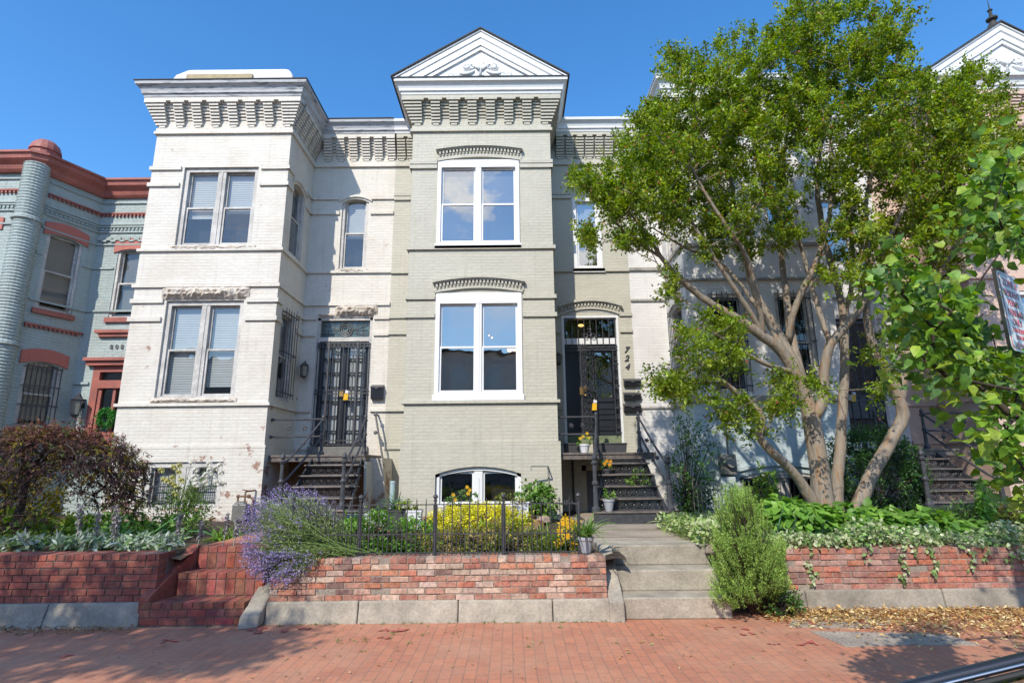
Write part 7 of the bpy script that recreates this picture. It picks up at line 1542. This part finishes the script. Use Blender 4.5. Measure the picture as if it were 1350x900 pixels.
shrub('sword_fern', 'low grey green foliage in front of the last stoop', 'plant', (8.0, 8.9, .66), (7.6, 8.8, .78), (1.6, .5, .22), 150, 24, .06, .08, .022, [(.10, .19, .06), (.13, .25, .05), (.17, .33, .05)], zmin=.68)
shrub('weed_clump', 'mixed green and rusty weeds at the far right edge of the garden', 'plant', (7.5, 7.9, .66), (7.6, 7.9, .86), (.9, .4, .30), 90, 20, .06, .08, .03, [(.18, .33, .05), (.30, .34, .06), (.32, .17, .06)], zmin=.68)
# small wrought iron trellis fence by the meter
t = thing('trellis_fence', 'short wrought iron trellis with curled tops near the electric meter', 'fence', (3.6, 10.1, .66)); mb = MB(); a = U(915, 660, Y=10.1)[0]; b = U(990, 660, Y=10.1)[0]
for i in range(15): x = a + (b - a) * i / 14; h = 1.38 - .16 * i / 14; mb.tube([(x, 10.1, .66), (x, 10.1, h), (x + .03, 10.1, h + .04), (x + .05, 10.1, h)], .006, 4)
mb.tube([(a, 10.1, 1.28), (b, 10.1, 1.12)], .008, 5); mb.tube([(a, 10.1, .8), (b, 10.1, .8)], .008, 5); mb.build('trellis_panel', 'steel', t)

# ---------------------------------------------------------------- fallen leaves
lf = LF(); n = 8200; X = 2.75 + rg.random(n) ** .9 * 5.0; w = .42 + .45 * np.clip((X - 2.9) / 1.6, 0, 1); Y_ = 6.9 - np.abs(rg.normal(size=n)) * w * .62 ; Z_ = rg.random(n) ** 2 * .035 + .012
m = Y_ > 5.2; X, Y_, Z_ = X[m], Y_[m], Z_[m]; n = len(X); D = rdir(n); D[:, 2] *= .25; Nm = rg.normal(size=(n, 3)) * .35 + [0, 0, 1]
lf.leaves(np.stack([X, Y_, Z_], 1), D, rg.uniform(.018, .075, n), rg.uniform(.010, .032, n), cols(n, [(.66, .44, .16), (.72, .55, .25), (.58, .36, .13), (.78, .64, .36), (.45, .28, .12), (.30, .17, .08), (.36, .21, .10), (.55, .50, .22)], .15), Nm=Nm, droop=.3)
n = 170; X = rg.uniform(-4, 5, n); Y_ = 4.6 + rg.random(n) * 2.0; lf.leaves(np.stack([X, Y_, np.full(n, .012)], 1), rdir(n) * [1, 1, .15], rg.uniform(.02, .05, n), .018, cols(n, [(.5, .42, .22), (.35, .36, .12), (.45, .3, .12)]), Nm=np.tile(np.array([0, 0, 1.0]), (n, 1)) + rg.normal(size=(n, 3)) * .2)
n = 700; X = rg.uniform(-8, -4.0, n); Y_ = 6.44 - np.abs(rg.normal(size=n)) * .10; lf.leaves(np.stack([X, Y_, np.full(n, .014) + rg.random(n) * .03], 1), rdir(n) * [1, 1, .2], rg.uniform(.025, .055, n), .022, cols(n, [(.38, .25, .12), (.28, .17, .09), (.45, .33, .18)]), Nm=np.tile(np.array([0, 0, 1.0]), (n, 1)) + rg.normal(size=(n, 3)) * .3)
lf.build('fallen_leaves', 'leafs', None, label='dry tan fallen leaves drifted along the foot of the walls', cat='leaf litter', kind='stuff')

# small weeds and grit in the joint between curb and pavement
lf = LF(); n = 46; X = np.concatenate([rg.uniform(-2.6, 1.2, 26), rg.uniform(-4.0, 2.4, 20)]); Y_ = np.where(np.arange(n) < 26, 6.535, 6.5 - rg.random(n) * .9); B = np.repeat(np.stack([X, Y_, np.full(n, .004)], 1), 9, axis=0); N_ = len(B)
lf.leaves(B + rg.normal(size=(N_, 3)) * [.018, .010, 0], rdir(N_, .5), rg.uniform(.012, .035, N_), .010, cols(N_, [(.16, .26, .06), (.25, .28, .10), (.12, .2, .05)]))
lf.build('weeds', 'leafs', None, label='tiny weeds sprouting along the curb and between the paving bricks', cat='weeds', kind='stuff')
